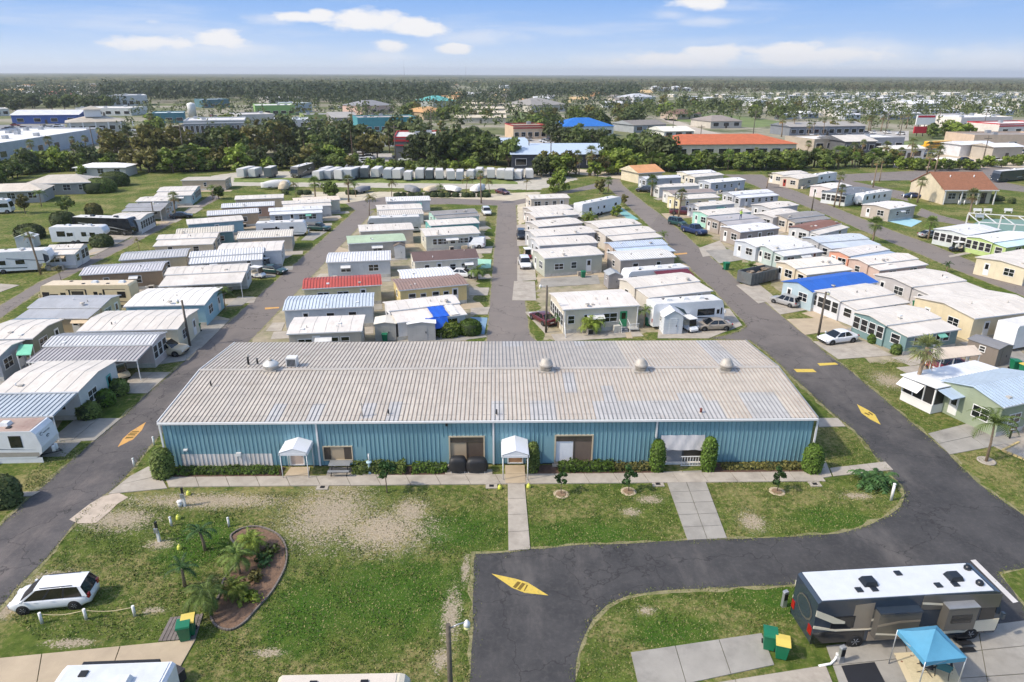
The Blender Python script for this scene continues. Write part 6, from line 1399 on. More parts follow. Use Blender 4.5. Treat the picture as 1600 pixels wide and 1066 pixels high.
hall_hedge((550, 742), (632, 742), .6, .95, LF_BROAD, 'dark green hedge right of the hall window', 2); hall_hedge((644, 742), (697, 742), .5, .8, LF_HEDGE, 'short hedge left of the covered grills', 3)
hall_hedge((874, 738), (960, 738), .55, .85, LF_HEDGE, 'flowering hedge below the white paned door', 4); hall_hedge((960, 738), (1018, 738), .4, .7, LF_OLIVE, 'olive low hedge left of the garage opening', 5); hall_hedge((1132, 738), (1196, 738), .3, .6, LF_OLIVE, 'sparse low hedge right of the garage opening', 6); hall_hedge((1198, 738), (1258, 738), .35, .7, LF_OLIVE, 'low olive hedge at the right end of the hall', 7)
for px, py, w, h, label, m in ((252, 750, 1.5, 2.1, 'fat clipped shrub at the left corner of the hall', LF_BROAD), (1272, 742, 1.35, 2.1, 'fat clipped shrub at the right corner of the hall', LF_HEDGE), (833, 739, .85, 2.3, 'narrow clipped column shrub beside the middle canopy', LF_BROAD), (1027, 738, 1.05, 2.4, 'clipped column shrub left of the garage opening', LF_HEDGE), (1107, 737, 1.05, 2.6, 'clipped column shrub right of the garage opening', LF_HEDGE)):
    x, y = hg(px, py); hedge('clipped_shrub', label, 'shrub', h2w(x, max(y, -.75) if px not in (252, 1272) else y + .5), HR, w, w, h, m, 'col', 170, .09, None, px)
for px, py, w, h, label, m in ((140, 652, 1.9, 1.3, 'round shrub nearest in the front bed of the silver carport home', LF_BROAD), (163, 632, 1.9, 1.3, 'middle round shrub in the bed of the silver carport home', LF_HEDGE), (186, 615, 1.8, 1.3, 'far round shrub in the bed of the silver carport home', LF_BROAD), (8, 787, 2.2, 2.0, 'large dark shrub at the left edge by the lane', LF_DARK), (700, 524, 2.6, 1.5, 'yellow green shrub behind the hall roof', LF_LIME), (735, 522, 2.4, 1.6, 'lush shrub by the blue drive behind the hall', LF_HEDGE),
                               (1362, 536, .9, .9, 'small shrub by the door of the teal home', LF_HEDGE), (1399, 553, 1.0, 1.0, 'spiky shrub in the bed of the teal home', LF_PALM), (160, 385, 3.4, 1.8, 'hedge like shrub mass behind the fifth wheel', LF_DARK), (48, 372, 4.6, 2.2, 'dark shrub mass left of the fifth wheels', LF_DARK), (100, 352, 4.2, 2.4, 'dark thicket on the lawn edge', LF_DARK), (148, 338, 3.0, 2.4, 'brownish round shrub behind the black motorhome', LF_OLIVE), (155, 300, 8.0, 3.0, 'dense dark shrub bank behind the ranch house', LF_BROAD), (180, 290, 7.0, 3.2, 'leafy shrub bank left of the home row', LF_BROAD), (1540, 395, 2.4, .8, 'shrub bed before the lime and turquoise home', LF_OLIVE), (1545, 312, 6.0, .9, 'shrub row along the front of the clubhouse', LF_DARK), (1580, 318, 1.6, 1.2, 'lone shrub on the clubhouse lawn', LF_DARK)):
    if m: hedge('round_shrub', label, 'shrub', G(px, py), 0, w, w * .8, h, m, 'col', 60 if w > 2.5 else 110, .14 if w < 2.5 else .3, None, px)
for i, x in enumerate((446, 470, 480, 545, 553, 622, 631, 643, 654, 668, 678, 690, 700, 712, 728, 738, 752, 760)):
    hedge('round_shrub', f'{ORD[i] if i else "first"} small round dark shrub from the left before the boats', 'shrub', G(x, 308 if x > 560 else 304), 0, 1.5 + .3 * (i % 3), 1.3, 1.0, LF_DARK, 'col', 40, .2, 'round shrubs before the boats', 300 + i)

# ------------------------------------------------------------------ beyond the park: highway, lots, shops
def far_sheet(name, px, m, z=.02): q = GP(px); return struct(sheet(name, q if area(q) > 0 else q[::-1], z, m))
lot = mat('pale_lot', S(166, 162, 156), .9, var=.15, vscale=.08); lot_d = mat('grey_lot', S(128, 128, 128), .9, var=.15, vscale=.06); lawn_far = mat('far_lawn', S(104, 118, 66), .95, var=.2, vscale=.08); street = mat('far_street', S(172, 162, 148), .9, var=.1, vscale=.1)
far_sheet('highway', [(-150, 222), (300, 226), (700, 230), (1100, 234), (1750, 240), (1750, 233), (1100, 227), (700, 223), (300, 219), (-150, 214)], lot_d, .03)
for nm, px, m in (('parking_lot', [(-60, 214), (110, 211), (100, 194), (-60, 196)], lot_d), ('parking_lot', [(205, 214), (330, 214), (300, 196), (215, 198)], lot), ('parking_lot', [(395, 214), (570, 212), (560, 184), (430, 190)], lot), ('parking_lot', [(530, 262), (620, 262), (612, 240), (545, 240)], lot), ('verge', [(40, 262), (180, 240), (170, 230), (30, 252)], lawn_far), ('verge', [(560, 262), (740, 264), (736, 250), (620, 252)], lawn_far), ('verge', [(830, 231), (1000, 233), (1000, 226), (830, 225)], lawn_far), ('parking_lot', [(800, 224), (870, 225), (865, 216), (800, 216)], lot), ('side_street', [(1030, 185), (1085, 208), (1150, 222), (1165, 218), (1100, 203), (1044, 184)], street), ('lawn', [(1040, 188), (1180, 200), (1240, 192), (1120, 178), (1030, 180)], lawn_far), ('lawn', [(1330, 232), (1452, 230), (1440, 222), (1340, 222)], lawn_far), ('sandy_yard', [(1395, 262), (1620, 262), (1620, 232), (1400, 228)], mat('sandy_lot', S(186, 172, 150), .95, var=.15, vscale=.2)), ('parking_lot', [(1230, 220), (1420, 220), (1420, 205), (1235, 208)], lot), ('lawn', [(800, 196), (838, 196), (822, 172), (806, 172)], lawn_far), ('side_street', [(806, 196), (818, 196), (808, 172), (803, 172)], street), ('drive_lot', [(860, 268), (990, 282), (990, 272), (880, 262)], mat('sandy_lot', S(186, 172, 150), .95)), ('highway_median', [(-150, 219), (700, 227), (1700, 237), (1700, 236), (700, 226), (-150, 218)], lawn_far)):
    far_sheet(nm, px, m, .036 if nm == 'highway_median' else (.014 if 'lot' in nm else .022))

def shop(pl, pr, depth, h, wall, roof, label, kind='flat', nwin=None, band=None, name='shop_building', cat='building', gls=True, par=.5, roofm=None, wh=1.8):
    a, b = np.array(G(*pl)), np.array(G(*pr)); d = b - a; L_ = float(np.linalg.norm(d)); o = thing(name, label, cat, (float(a[0]), float(a[1]), 0), atan2(d[1], d[0])); wm, rm = wallmat(wall), roofm or roofmat(roof, .75)
    MB().box(0, L_, 0, depth, 0, h).build('wall', wm, o)
    if kind == 'flat':
        MB().box(.4, L_ - .4, .4, depth - .4, h, h + .06).build('roof', rm, o)
        pp = MB().box(0, L_, 0, .3, h, h + par).box(0, L_, depth - .3, depth, h, h + par).box(0, .3, .3, depth - .3, h, h + par).box(L_ - .3, L_, .3, depth - .3, h, h + par); pp.build('parapet', wm if not band else mat('band_%d_%d_%d' % band, S(*band), .6), o)
    else:
        e = .6; hp = 0 if kind == 'gable' else min(depth * .5, L_ * .35); rise = depth * (.1 if kind == 'gable' else .13); x0, x1 = (hp, L_ - hp) if hp else (-e, L_ + e); A, B, C, D = (-e, -e, h), (L_ + e, -e, h), (L_ + e, depth + e, h), (-e, depth + e, h); r0_, r1_ = (x0, depth / 2, h + rise), (x1, depth / 2, h + rise)
        for f in ([A, B, r1_, r0_], [C, D, r0_, r1_], [B, C, r1_], [D, A, r0_]): MB().add(f, [tuple(range(len(f)))]).build('roof' if len(f) == 4 or hp else 'gable_wall', rm if len(f) == 4 or hp else wm, o)
    n = max(1, int(L_ / 7)) if nwin is None else nwin
    for k in range(n):
        x = L_ * (k + .5) / n; w = min(3.2, L_ / n * .62); f = MB().box(x - w / 2 - .1, x + w / 2 + .1, -.08, 0, 1.0, 1.2 + wh).build('window', trim_white, o); MB().box(x - w / 2, x + w / 2, -.1, -.08, 1.1, 1.1 + wh).build('pane', glass, f)
    MB().box(L_ * .5 - .6, L_ * .5 + .6, -.14, -.1 if n % 2 else 0, 0, 2.2).build('door', brown, o)
    if band and kind == 'flat': MB().box(-.1, L_ + .1, -.12, 0, h - 1.0, h - .4).build('colour_band', mat('band_%d_%d_%d' % band, S(*band), .6), o)
    for k in range(max(1, int(L_ * depth / 260)) if kind == 'flat' else 0):
        x, y = rnd.uniform(2, L_ - 2), rnd.uniform(2, max(2.1, depth - 2)); MB().box(x - .9, x + .9, y - .7, y + .7, h + .06, h + 1.2).build('roof_unit', alu, o)
    return o
SH = shop
SH((20, 194), (125, 193), 22, 4.6, (28, 84, 168), (206, 208, 212), 'royal blue metal building at the far left', 'gable', 4)
SH((-80, 268), (166, 221), 34, 5.0, (176, 184, 192), (222, 222, 220), 'long white flat roofed warehouse on the far left', 'flat', 9)
bk = SH((107, 208), (199, 205), 18, 4.6, (190, 188, 178), (176, 168, 154), 'bank with hip roof, white columns and square cupola', 'hip', 6)
L_ = 16; bx = bk; 
cu = MB().box(8, 15, 6, 12, 6.6, 10).build('cupola', trim_white, bx); MB().add([(7, 5, 10), (16, 5, 10), (16, 13, 10), (7, 13, 10), (11.5, 9, 11.6)], [(0, 1, 4), (1, 2, 4), (2, 3, 4), (3, 0, 4)]).build('cupola_roof', roofmat((176, 168, 154), .75), cu)
for k in range(6): MB().box(1 + k * 5.2, 1.6 + k * 5.2, -2.2, -1.6, 0, 4.5).build('column', trim_white, bx)
SH((120, 181), (206, 181), 26, 4.4, (206, 206, 200), (226, 222, 214), 'long white roofed block behind the bank', 'flat', 6); SH((240, 193), (290, 192), 20, 5, (46, 124, 138), (190, 206, 206), 'teal painted shop with pale roof', 'flat', 3); SH((290, 212), (385, 210), 24, 6, (112, 122, 126), (214, 212, 208), 'large grey glass fronted shop with white parapet', 'flat', 12, (206, 206, 204), wh=3)
SH((170, 166), (232, 165), 40, 8, (190, 194, 196), (206, 204, 200), 'pale two storey block beyond the left wood', 'flat', 6, wh=3); SH((317, 169), (360, 168), 24, 6, (60, 110, 120), (190, 204, 206), 'dark teal block with pale flat roof', 'flat', 4); SH((83, 154), (120, 153), 24, 4, (220, 216, 208), (170, 92, 78), 'far house with wide red brown roof', 'hip', 3); SH((400, 181), (462, 180), 30, 6, (132, 178, 84), (216, 214, 208), 'lime green shop row with white roof', 'flat', 5); SH((421, 165), (472, 164), 34, 6, (170, 166, 158), (206, 202, 196), 'grey block behind the lime shops', 'flat', 4); SH((462, 176), (488, 175), 24, 6, (160, 176, 182), (214, 212, 208), 'small pale block right of the lime shops', 'flat', 3)
SH((430, 202), (485, 201), 22, 4, (188, 190, 188), (206, 214, 216), 'pale roofed workshop below the lime shops', 'flat', 3); SH((476, 196), (522, 195), 22, 5, (140, 160, 70), (150, 148, 144), 'low olive and grey workshop', 'flat', 4); SH((521, 198), (560, 197), 24, 4.5, (150, 146, 140), (164, 160, 154), 'taupe gabled workshop left of the turquoise shop', 'gable', 2); SH((566, 179), (616, 177), 26, 5.5, (206, 168, 152), (134, 134, 136), 'pink building with grey hip roof', 'hip', 4); SH((560, 208), (652, 206), 20, 6.5, (34, 142, 150), (168, 166, 160), 'bright turquoise shop with dark windows', 'flat', 8, wh=1.6); big_s = SH((617, 251), (728, 250), 26, 7, (92, 94, 98), (206, 204, 200), 'dark grey store with red bands', 'flat', 0, (176, 40, 44)); L_b = 26
MB().box(.2, 26, -.16, -.02, 4.6, 5.0).build('colour_band', MATS['band_176_40_44'], big_s); MB().box(19.6, 21.2, -.2, -.02, 0, 2.6).build('red_door', MATS['band_176_40_44'], big_s)
SH((662, 188), (702, 186), 22, 4.5, (196, 172, 132), (196, 152, 100), 'tan roofed house among trees', 'hip', 2); SH((677, 168), (712, 167), 30, 5, (170, 178, 176), (90, 168, 164), 'house with teal metal roof', 'hip', 2)
for k in range(4): SH((712 + 3 * k, 193 - 8 * k), (790 - k, 193 - 8 * k), 12, 3.2, (196, 186, 168), (206, 194, 172), f'{["nearest", "second", "third", "farthest"][k]} of four long tan storage unit rows', 'gable', 0)
rs_ = SH((802, 218), (854, 217), 15, 5.4, (206, 176, 138), (160, 140, 120), 'tan and red restaurant with arcade front', 'flat', 5, (150, 52, 48)); SH((880, 214), (958, 213), 24, 4.5, (206, 214, 214), (30, 106, 186), 'building with bright blue hip roof', 'hip', 5); SH((830, 176), (886, 174), 34, 5, (190, 184, 170), (146, 142, 136), 'long grey hip roofed church like hall', 'hip', 3)
SH((800, 264), (966, 263), 22, 4.2, (36, 46, 62), (176, 190, 206), 'navy building with wide pale blue metal roof', 'gable', 6, roofm=mat('pale_blue_metal', S(176, 190, 206), .45, var=.05)); SH((776, 250), (826, 249), 16, 4.8, (40, 50, 66), (176, 190, 206), 'navy wing with pale blue roof behind the first', 'gable', 2, roofm=MATS['pale_blue_metal']) 
ot = mat('orange_tile', S(180, 98, 62), .8, var=.15, vscale=.6, bump=.3, bscale=2)
SH((1033, 247), (1242, 245), 20, 4.4, (214, 200, 172), (196, 96, 50), 'long cream building with orange tile hip roof', 'hip', 10, roofm=ot); SH((1138, 243), (1176, 242), 12, 5.2, (214, 200, 172), (196, 96, 50), 'raised orange tiled porch of the long building', 'hip', 2, roofm=ot)
SH((990, 208), (1040, 206), 18, 3.6, (150, 156, 160), (132, 126, 120), 'grey roofed bungalow by the side street', 'gable', 3); SH((1037, 218), (1083, 217), 16, 3.4, (206, 206, 196), (226, 222, 208), 'white flat roofed bungalow by the side street', 'gable', 3); SH((1058, 187), (1096, 186), 18, 3.4, (180, 160, 140), (120, 92, 76), 'brown roofed bungalow beyond the lawn', 'hip', 2); SH((1110, 201), (1158, 200), 20, 3.6, (190, 182, 168), (146, 136, 128), 'taupe hip roofed bungalow on the lawn', 'hip', 3); SH((990, 160), (1024, 159), 24, 5, (214, 216, 218), (190, 192, 196), 'white house row far beyond the blue roof', 'hip', 3)
for k, x in enumerate((1020, 1036, 1052, 1066)): SH((x, 143), (x + 13, 143), 14, 7 - (k % 2) * 2, (206, 206, 206), (206, 208, 210), f'{["first", "second", "third", "fourth"][k]} tall white gabled block on the far skyline', 'hip', 2, wh=4)
SH((1233, 213), (1350, 211), 16, 4.2, (120, 126, 134), (160, 156, 150), 'long grey shop with dark glass front', 'gable', 10); SH((1270, 237), (1322, 235), 16, 4, (176, 160, 136), (226, 222, 214), 'tan shop with white flat roof behind shrubs', 'flat', 3); SH((1318, 240), (1366, 239), 16, 4.2, (90, 92, 96), (206, 200, 190), 'dark fronted garage with tan gable', 'gable', 4); SH((1362, 236), (1410, 235), 16, 4.4, (150, 152, 156), (226, 226, 226), 'white roofed garage beside the bus yard', 'flat', 3); SH((1395, 250), (1442, 249), 8, 3.6, (214, 212, 204), (222, 218, 208), 'white workshop at the bus yard', 'gable', 2)
SH((1498, 245), (1552, 244), 9, 4, (206, 206, 208), (214, 216, 220), 'white metal carport left in the yard', 'gable', 0); SH((1548, 250), (1594, 249), 9, 4.2, (176, 166, 150), (222, 224, 226), 'white metal carport right in the yard', 'gable', 0); SH((1518, 234), (1640, 233), 16, 5, (206, 178, 148), (150, 140, 132), 'tan stucco building behind the carports', 'flat', 3); SH((1498, 204), (1578, 202), 24, 6, (222, 214, 202), (226, 226, 226), 'large cream box building on the right', 'flat', 2); SH((1558, 212), (1640, 210), 18, 5, (216, 206, 196), (220, 216, 210), 'building with red fascia at the right edge', 'flat', 4, (180, 44, 54)); SH((1300, 182), (1346, 181), 16, 4, (206, 200, 190), (190, 184, 176), 'cream block among the distant homes', 'flat', 3)
SH((1425, 172), (1472, 170), 26, 4.5, (206, 206, 206), (232, 232, 232), 'broad white roof among the distant homes', 'gable', 3); SH((1500, 192), (1560, 190), 16, 4, (200, 196, 190), (214, 210, 206), 'pale block behind the large cream box', 'flat', 3); SH((-20, 182), (16, 181), 22, 4, (206, 202, 192), (214, 210, 202), 'pale shop at the far left edge', 'flat', 3); SH((372, 196), (430, 194), 24, 5, (190, 184, 176), (204, 200, 194), 'pale wide shop left of the olive workshop', 'flat', 5)
# water tank, tall sign, school bus, masts
o = thing('water_tank', 'white upright water tank behind the teal shop', 'tank', (*G(301, 182), 0)); MB().lathe([(2.6, 0), (2.6, 7.4), (2.2, 8.0), (.2, 8.6)], n=20).build('tank_wall', white, o); MB().cyl((2.65, -.4, 0), (2.65, -.4, 8), .12, n=5).build('ladder', alu, o)
o = thing('tall_sign', 'tall white and red roadside sign on posts at right', 'sign', (*G(1441, 213), 0), radians(8)); 
for x in (-3.2, 0, 3.2): MB().cyl((x, 0, 0), (x, 0, 6), .22, n=6).build('post', wood_pole, o)
MB().box(-4.8, 4.8, -.3, .3, 5.2, 9.6).build('white_board', trim_white, o); MB().box(-5, 4.6, -.36, .34, 1.4, 4.4).build('red_board', mat('sign_red', S(176, 40, 50), .6), o); MB().box(-4.4, 4.4, -.34, -.3, 8.4, 9.3).build('red_strip', MATS['sign_red'], o)
a, b = G(1446, 235), G(1485, 233); o = thing('school_bus', 'yellow school bus parked in the sandy yard', 'bus', (*a, 0), atan2(b[1] - a[1], b[0] - a[0])); yb_ = mat('bus_yellow', S(226, 160, 28), .45); Lb = hypot(b[0] - a[0], b[1] - a[1])
MB().prism([(0, .5), (Lb, .5), (Lb, 2.9), (Lb - .2, 3.1), (1.9, 3.1), (1.6, 2.9), (1.5, 1.7), (.1, 1.55), (0, 1.2)], 0, 2.4, 'y').build('body', yb_, o); MB().box(2.0, Lb - .3, .1, 2.3, 3.1, 3.16).build('roof', mat('bus_roof', S(236, 200, 120), .5), o)
for k in range(int((Lb - 2.6) / .8)): MB().box(2.2 + k * .8, 2.8 + k * .8, -.02, 0, 1.95, 2.65).build('side_window', glass, o)
for y in (-.03, 2.43): MB().box(1.5, Lb, min(y, y + .02), max(y, y + .02), 1.2, 1.32).build('black_line', plastic, o)
for x in (1.1, Lb - 2.6):
    for y, s in ((.15, -1), (2.25, 1)): wheel(o, x, y, .48, .28, -s)
for px, h, lab in (((632, 123), 90, 'thin radio mast on the horizon, left one'), ((728, 123), 70, 'thin radio mast on the horizon, right one')):
    o = thing('radio_mast', lab, 'mast', (*G(*px), 0)); MB().cyl((0, 0, 0), (0, 0, h), 1.1, .5, 5).build('lattice_shaft', mat('mast_grey', S(150, 150, 156), .6), o); MB().cyl((0, 0, h), (0, 0, h + 12), .4, .2, 5).build('antenna', MATS['mast_grey'], o)
for i, (px, h) in enumerate((((152, 255), 11), ((290, 256), 12), ((554, 232), 14), ((619, 258), 12), ((675, 226), 14), ((860, 266), 9), ((1092, 240), 10), ((1176, 216), 12), ((1382, 214), 11), ((1406, 212), 10), ((1462, 210), 11), ((1535, 206), 12), ((1050, 216), 9), ((826, 258), 9), ((1534, 258), 9))):
    o = thing('utility_pole', f'tall utility pole, {ORD[i] if i else "first"} from the left beyond the park'.replace('first from', 'first from'), 'utility pole', (*G(*px), 0), 0, 'utility poles beyond the park'); MB().cyl((0, 0, 0), (0, 0, h), .2, .13, 7).build('pole', wood_pole, o); MB().box(-1.2, 1.2, -.08, .08, h - .9, h - .7).build('crossarm', wood_pole, o)
# cars on the lots: a light three-part car, copied
def far_car(m, label):
    o = thing('distant_car', label, 'car', (0, 0, -50), 0, 'cars on the far lots'); MB().prism([(-2.2, .3), (2.2, .3), (2.25, .7), (1.2, .9), (-2.1, .95), (-2.25, .7)], -.88, .88, 'y').build('body', m, o); MB().prism([(-1.7, .9), (1.1, .9), (.5, 1.45), (-1.1, 1.45)], -.78, .78, 'y').build('windows', car_glass, o); MB().box(-1.1, .5, -.72, .72, 1.45, 1.49).build('roof', m, o)
    for x in (-1.4, 1.4): MB().cyl((x, -.9, .33), (x, .9, .33), .33, n=10).build('wheel', rubber, o)
    return o
fcs = [far_car(m, f'{n} car on a far parking lot') for n, m in (('white', P_WHITE), ('silver', P_SILVER), ('black', P_BLACK), ('red', P_RED), ('navy', P_NAVY))]
spots = [(rx, ry) for (x0, x1, y0, y1, n) in ((5, 105, 197, 213, 16), (208, 400, 180, 213, 30), (400, 640, 168, 212, 64), (530, 615, 243, 260, 6), (803, 868, 218, 224, 6), (1235, 1420, 207, 219, 18), (1400, 1600, 236, 258, 12), (560, 700, 240, 258, 5), (845, 960, 264, 268, 5)) for rx, ry in [(rnd.uniform(x0, x1), rnd.uniform(y0, y1)) for _ in range(n)]]
for i, s in enumerate(spots):
    p = fcs[(0, 0, 1, 2, 1, 3, 0, 4)[i % 8]]; x, y = G(*s); rz = rnd.choice((0, pi / 2, pi)) + rnd.uniform(-.2, .2)
    if i < 5: p = fcs[i]; p.location = (x, y, .04); p.rotation_euler = (0, 0, rz)
    else: copy_tree(p, (x, y, .04), rz, p['label'])
# distant homes: four prototypes, copied
def far_home(L_, D_, h, rise, wall, roof, label, group, nm='distant_home'):
    o = thing(nm, label, 'house', (0, 0, -50), 0, group); wm, rm = wallmat(wall), roofmat(roof, .8); MB().prism([(0, 0), (D_, 0), (D_, h), (D_ / 2, h + rise), (0, h)], 0, L_, 'x').build('wall', wm, o)
    for a, b, za, zb in ((-.4, D_ / 2, h - .05, h + rise + .05), (D_ / 2, D_ + .4, h + rise + .05, h - .05)): MB().slab((-.4, a, za), (L_ + .4, a, za), (L_ + .4, b, zb), (-.4, b, zb), .12).build('roof', rm, o)
    for k in range(3): MB().box(L_ * (k + .5) / 3 - .8, L_ * (k + .5) / 3 + .8, -.06, 0, 1.0, 2.1).build('window', glass, o)
    MB().box(L_ - .06, L_ + .06, D_ * .4, D_ * .6, .9, 2.1).build('window', glass, o); return o
def scatter(protos, boxes, rot, s0=1.0, s1=1.0):
    k = 0
    for (x0, x1, y0, y1, n) in boxes:
        rows = max(1, int((y1 - y0) / 3.2))
        for i in range(n):
            px = x0 + (x1 - x0) * ((i * .618) % 1) + rnd.uniform(-4, 4); py = y0 + (y1 - y0) * ((i % rows) + .5) / rows + rnd.uniform(-1, 1); x, y = G(px, py); p = protos[k % len(protos)]; rz = rot + rnd.choice((0, 0, 0, pi / 2)) + rnd.uniform(-.08, .08)
            if k < len(protos): p.location = (x, y, 0); p.rotation_euler = (0, 0, rz)
            else: copy_tree(p, (x, y, 0), rz, p['label'], None, rnd.uniform(s0, s1))
            k += 1
g1 = 'homes in the distant mobile home park'; 
scatter([far_home(14, 6, 2.8, .6, (214, 214, 214), (230, 230, 230), 'white roofed home in the distant mobile home park', g1), far_home(13, 5, 2.8, .5, (196, 200, 206), (216, 218, 222), 'pale grey roofed home in the distant mobile home park', g1), far_home(12, 6, 2.8, .6, (206, 198, 180), (226, 222, 212), 'cream roofed home in the distant mobile home park', g1), far_home(14, 5, 2.8, .5, (150, 160, 170), (196, 198, 200), 'grey walled home in the distant mobile home park', g1)],
        [(1190, 1610, 147, 156, 44), (1080, 1610, 156, 168, 52), (1200, 1430, 168, 188, 34), (1430, 1610, 168, 182, 20), (1060, 1200, 150, 164, 14)], radians(24), .9, 1.2)
g2 = 'houses scattered among distant trees'
scatter([far_home(20, 11, 3.4, 2.6, (220, 196, 140), (206, 176, 130), 'tan roofed house among distant trees', g2, 'distant_house'), far_home(18, 10, 3.4, 2.4, (224, 206, 170), (196, 150, 104), 'orange brown roofed house among distant trees', g2, 'distant_house'), far_home(18, 10, 3.2, 2, (216, 216, 214), (206, 206, 206), 'white roofed house among distant trees', g2, 'distant_house'), far_home(18, 10, 3.2, 2.2, (200, 190, 176), (130, 124, 118), 'grey roofed house among distant trees', g2, 'distant_house')],
        [(0, 420, 129, 141, 46), (420, 800, 130, 140, 14), (560, 800, 146, 164, 12), (800, 1000, 146, 170, 12), (0, 160, 146, 152, 8), (800, 1600, 126, 131, 16)], radians(10), .9, 1.3)

# ------------------------------------------------------------------ tree belts: single trees as far as they can be told apart
def belt(kinds, pts, n, h0, h1, label, group, jx=3, jy=3, seed=1):
    r = random.Random(seed)
    for i in range(n):
        t = (i + r.uniform(.1, .9)) / n * (len(pts) - 1); k = min(len(pts) - 2, int(t)); f = t - k; px = pts[k][0] + (pts[k + 1][0] - pts[k][0]) * f + r.uniform(-jx, jx); py = pts[k][1] + (pts[k + 1][1] - pts[k][1]) * f + r.uniform(-jy, jy)
        kd = r.choice(kinds); tree(kd, (px, py), r.uniform(h0, h1), label, r.randrange(3), r.uniform(0, 6.28), group, r.uniform(.95, 1.35) if kd not in ('pine', 'pine_o', 'sabal', 'sabal_tall') else 1)
GB = ('oak', 'oak', 'oak_dark', 'lime', 'olive')
belt(GB, [(100, 264), (250, 268), (380, 264), (560, 264)], 52, 3.5, 8, 'leafy tree in the belt behind the stored trailers', 'trees behind the stored trailers', 4, 3, 1)
belt(('oak_dark', 'olive', 'oak', 'pine', 'olive', 'sabal_tall', 'pine_o'), [(170, 250), (400, 246), (590, 248)], 46, 6, 12, 'dark tree between the park and the highway', 'trees between park and highway', 5, 5, 2)
belt(('oak_dark', 'oak_dark', 'pine', 'pine_o'), [(400, 232), (600, 236), (760, 236)], 22, 8, 12, 'tall dark tree along the highway', 'trees along the highway', 6, 4, 3)
belt(('oak', 'lime', 'oak'), [(560, 266), (740, 266)], 22, 2.5, 4, 'low green tree before the dark grey store', 'low trees before the store', 3, 2, 4)
belt(('oak_dark', 'oak'), [(655, 250), (690, 254), (740, 254), (800, 262)], 12, 7, 11, 'broad dark tree beside the dark grey store', 'trees beside the store', 5, 4, 5)
belt(('oak', 'lime', 'oak_dark', 'sabal', 'olive'), [(836, 274), (900, 274), (990, 272)], 20, 4.5, 8, 'green tree before the pale blue roof', 'trees before the pale blue roof', 4, 3, 6)
belt(('oak', 'oak_dark', 'oak'), [(955, 262), (1020, 255), (1030, 268)], 14, 8, 11, 'big green tree left of the orange tile roof', 'trees left of the orange roof', 6, 5, 7)
belt(('lime', 'oak', 'oak', 'sabal_g'), [(1010, 268), (1120, 264), (1240, 264)], 30, 4, 6.5, 'green tree in the thicket before the orange tile roof', 'thicket before the orange roof', 4, 3, 8)
belt(('oak', 'oak_dark', 'sabal_g', 'olive'), [(1205, 268), (1300, 262), (1400, 262)], 26, 4, 6.5, 'tree in the belt right of the orange tile roof', 'belt right of the orange roof', 4, 3, 9)
belt(('lime', 'oak'), [(1400, 264), (1500, 266), (1610, 256)], 24, 2.6, 4, 'clipped green tree in the hedge before the bus yard', 'hedge trees before the bus yard', 3, 2, 10)
belt(('sabal', 'sabal_tall'), [(1160, 262), (1380, 258), (1470, 256)], 12, 5, 8, 'palm rising from the belt at right', 'palms rising from the belt', 6, 4, 11)
belt(('sabal', 'sabal_tall'), [(40, 252), (160, 232), (300, 236)], 9, 5, 8, 'palm by the white warehouse', 'palms by the warehouse', 5, 3, 12)
belt(('oak', 'oak_dark', 'lime'), [(-5, 290), (30, 276), (60, 266), (110, 268)], 18, 3.5, 7, 'leafy tree at the far left edge', 'trees at the far left', 4, 4, 13)
belt(('oak_dark', 'oak', 'olive'), [(830, 206), (870, 200), (1000, 196)], 24, 7, 11, 'tree around the bright blue roof', 'trees around the blue roof', 10, 8, 14)
belt(('oak_dark', 'oak'), [(880, 232), (905, 234), (940, 230), (800, 208)], 9, 7, 9, 'dark tree on the highway verge', 'trees on the highway verge', 6, 3, 15)
belt(('oak', 'olive', 'oak_dark', 'lime'), [(960, 184), (1060, 172), (1180, 184), (1240, 176)], 26, 7, 11, 'tree by the side street bungalows', 'trees by the bungalows', 12, 8, 16)
belt(('lime', 'oak'), [(1448, 214), (1516, 214)], 7, 6, 8, 'bright green tree by the roadside sign', 'trees by the sign', 5, 3, 17)
belt(('sabal', 'sabal_tall', 'olive'), [(1215, 216), (1330, 206), (1420, 200)], 14, 6, 9, 'palm among the roadside shops', 'palms among the shops', 6, 5, 18)
belt(('oak_dark', 'oak', 'oak_dark'), [(0, 172), (90, 172), (170, 168)], 16, 9, 12, 'dark tree behind the blue building', 'trees behind the blue building', 6, 4, 19)
belt(('oak', 'lime', 'sabal'), [(230, 208), (250, 206), (420, 204), (560, 206)], 14, 5, 8, 'small tree on the shop lots', 'trees on the shop lots', 8, 4, 20)
belt(('lime', 'oak', 'olive'), [(630, 186), (700, 186), (770, 190)], 12, 6, 10, 'light green tree by the storage units', 'trees by the storage units', 8, 6, 21)

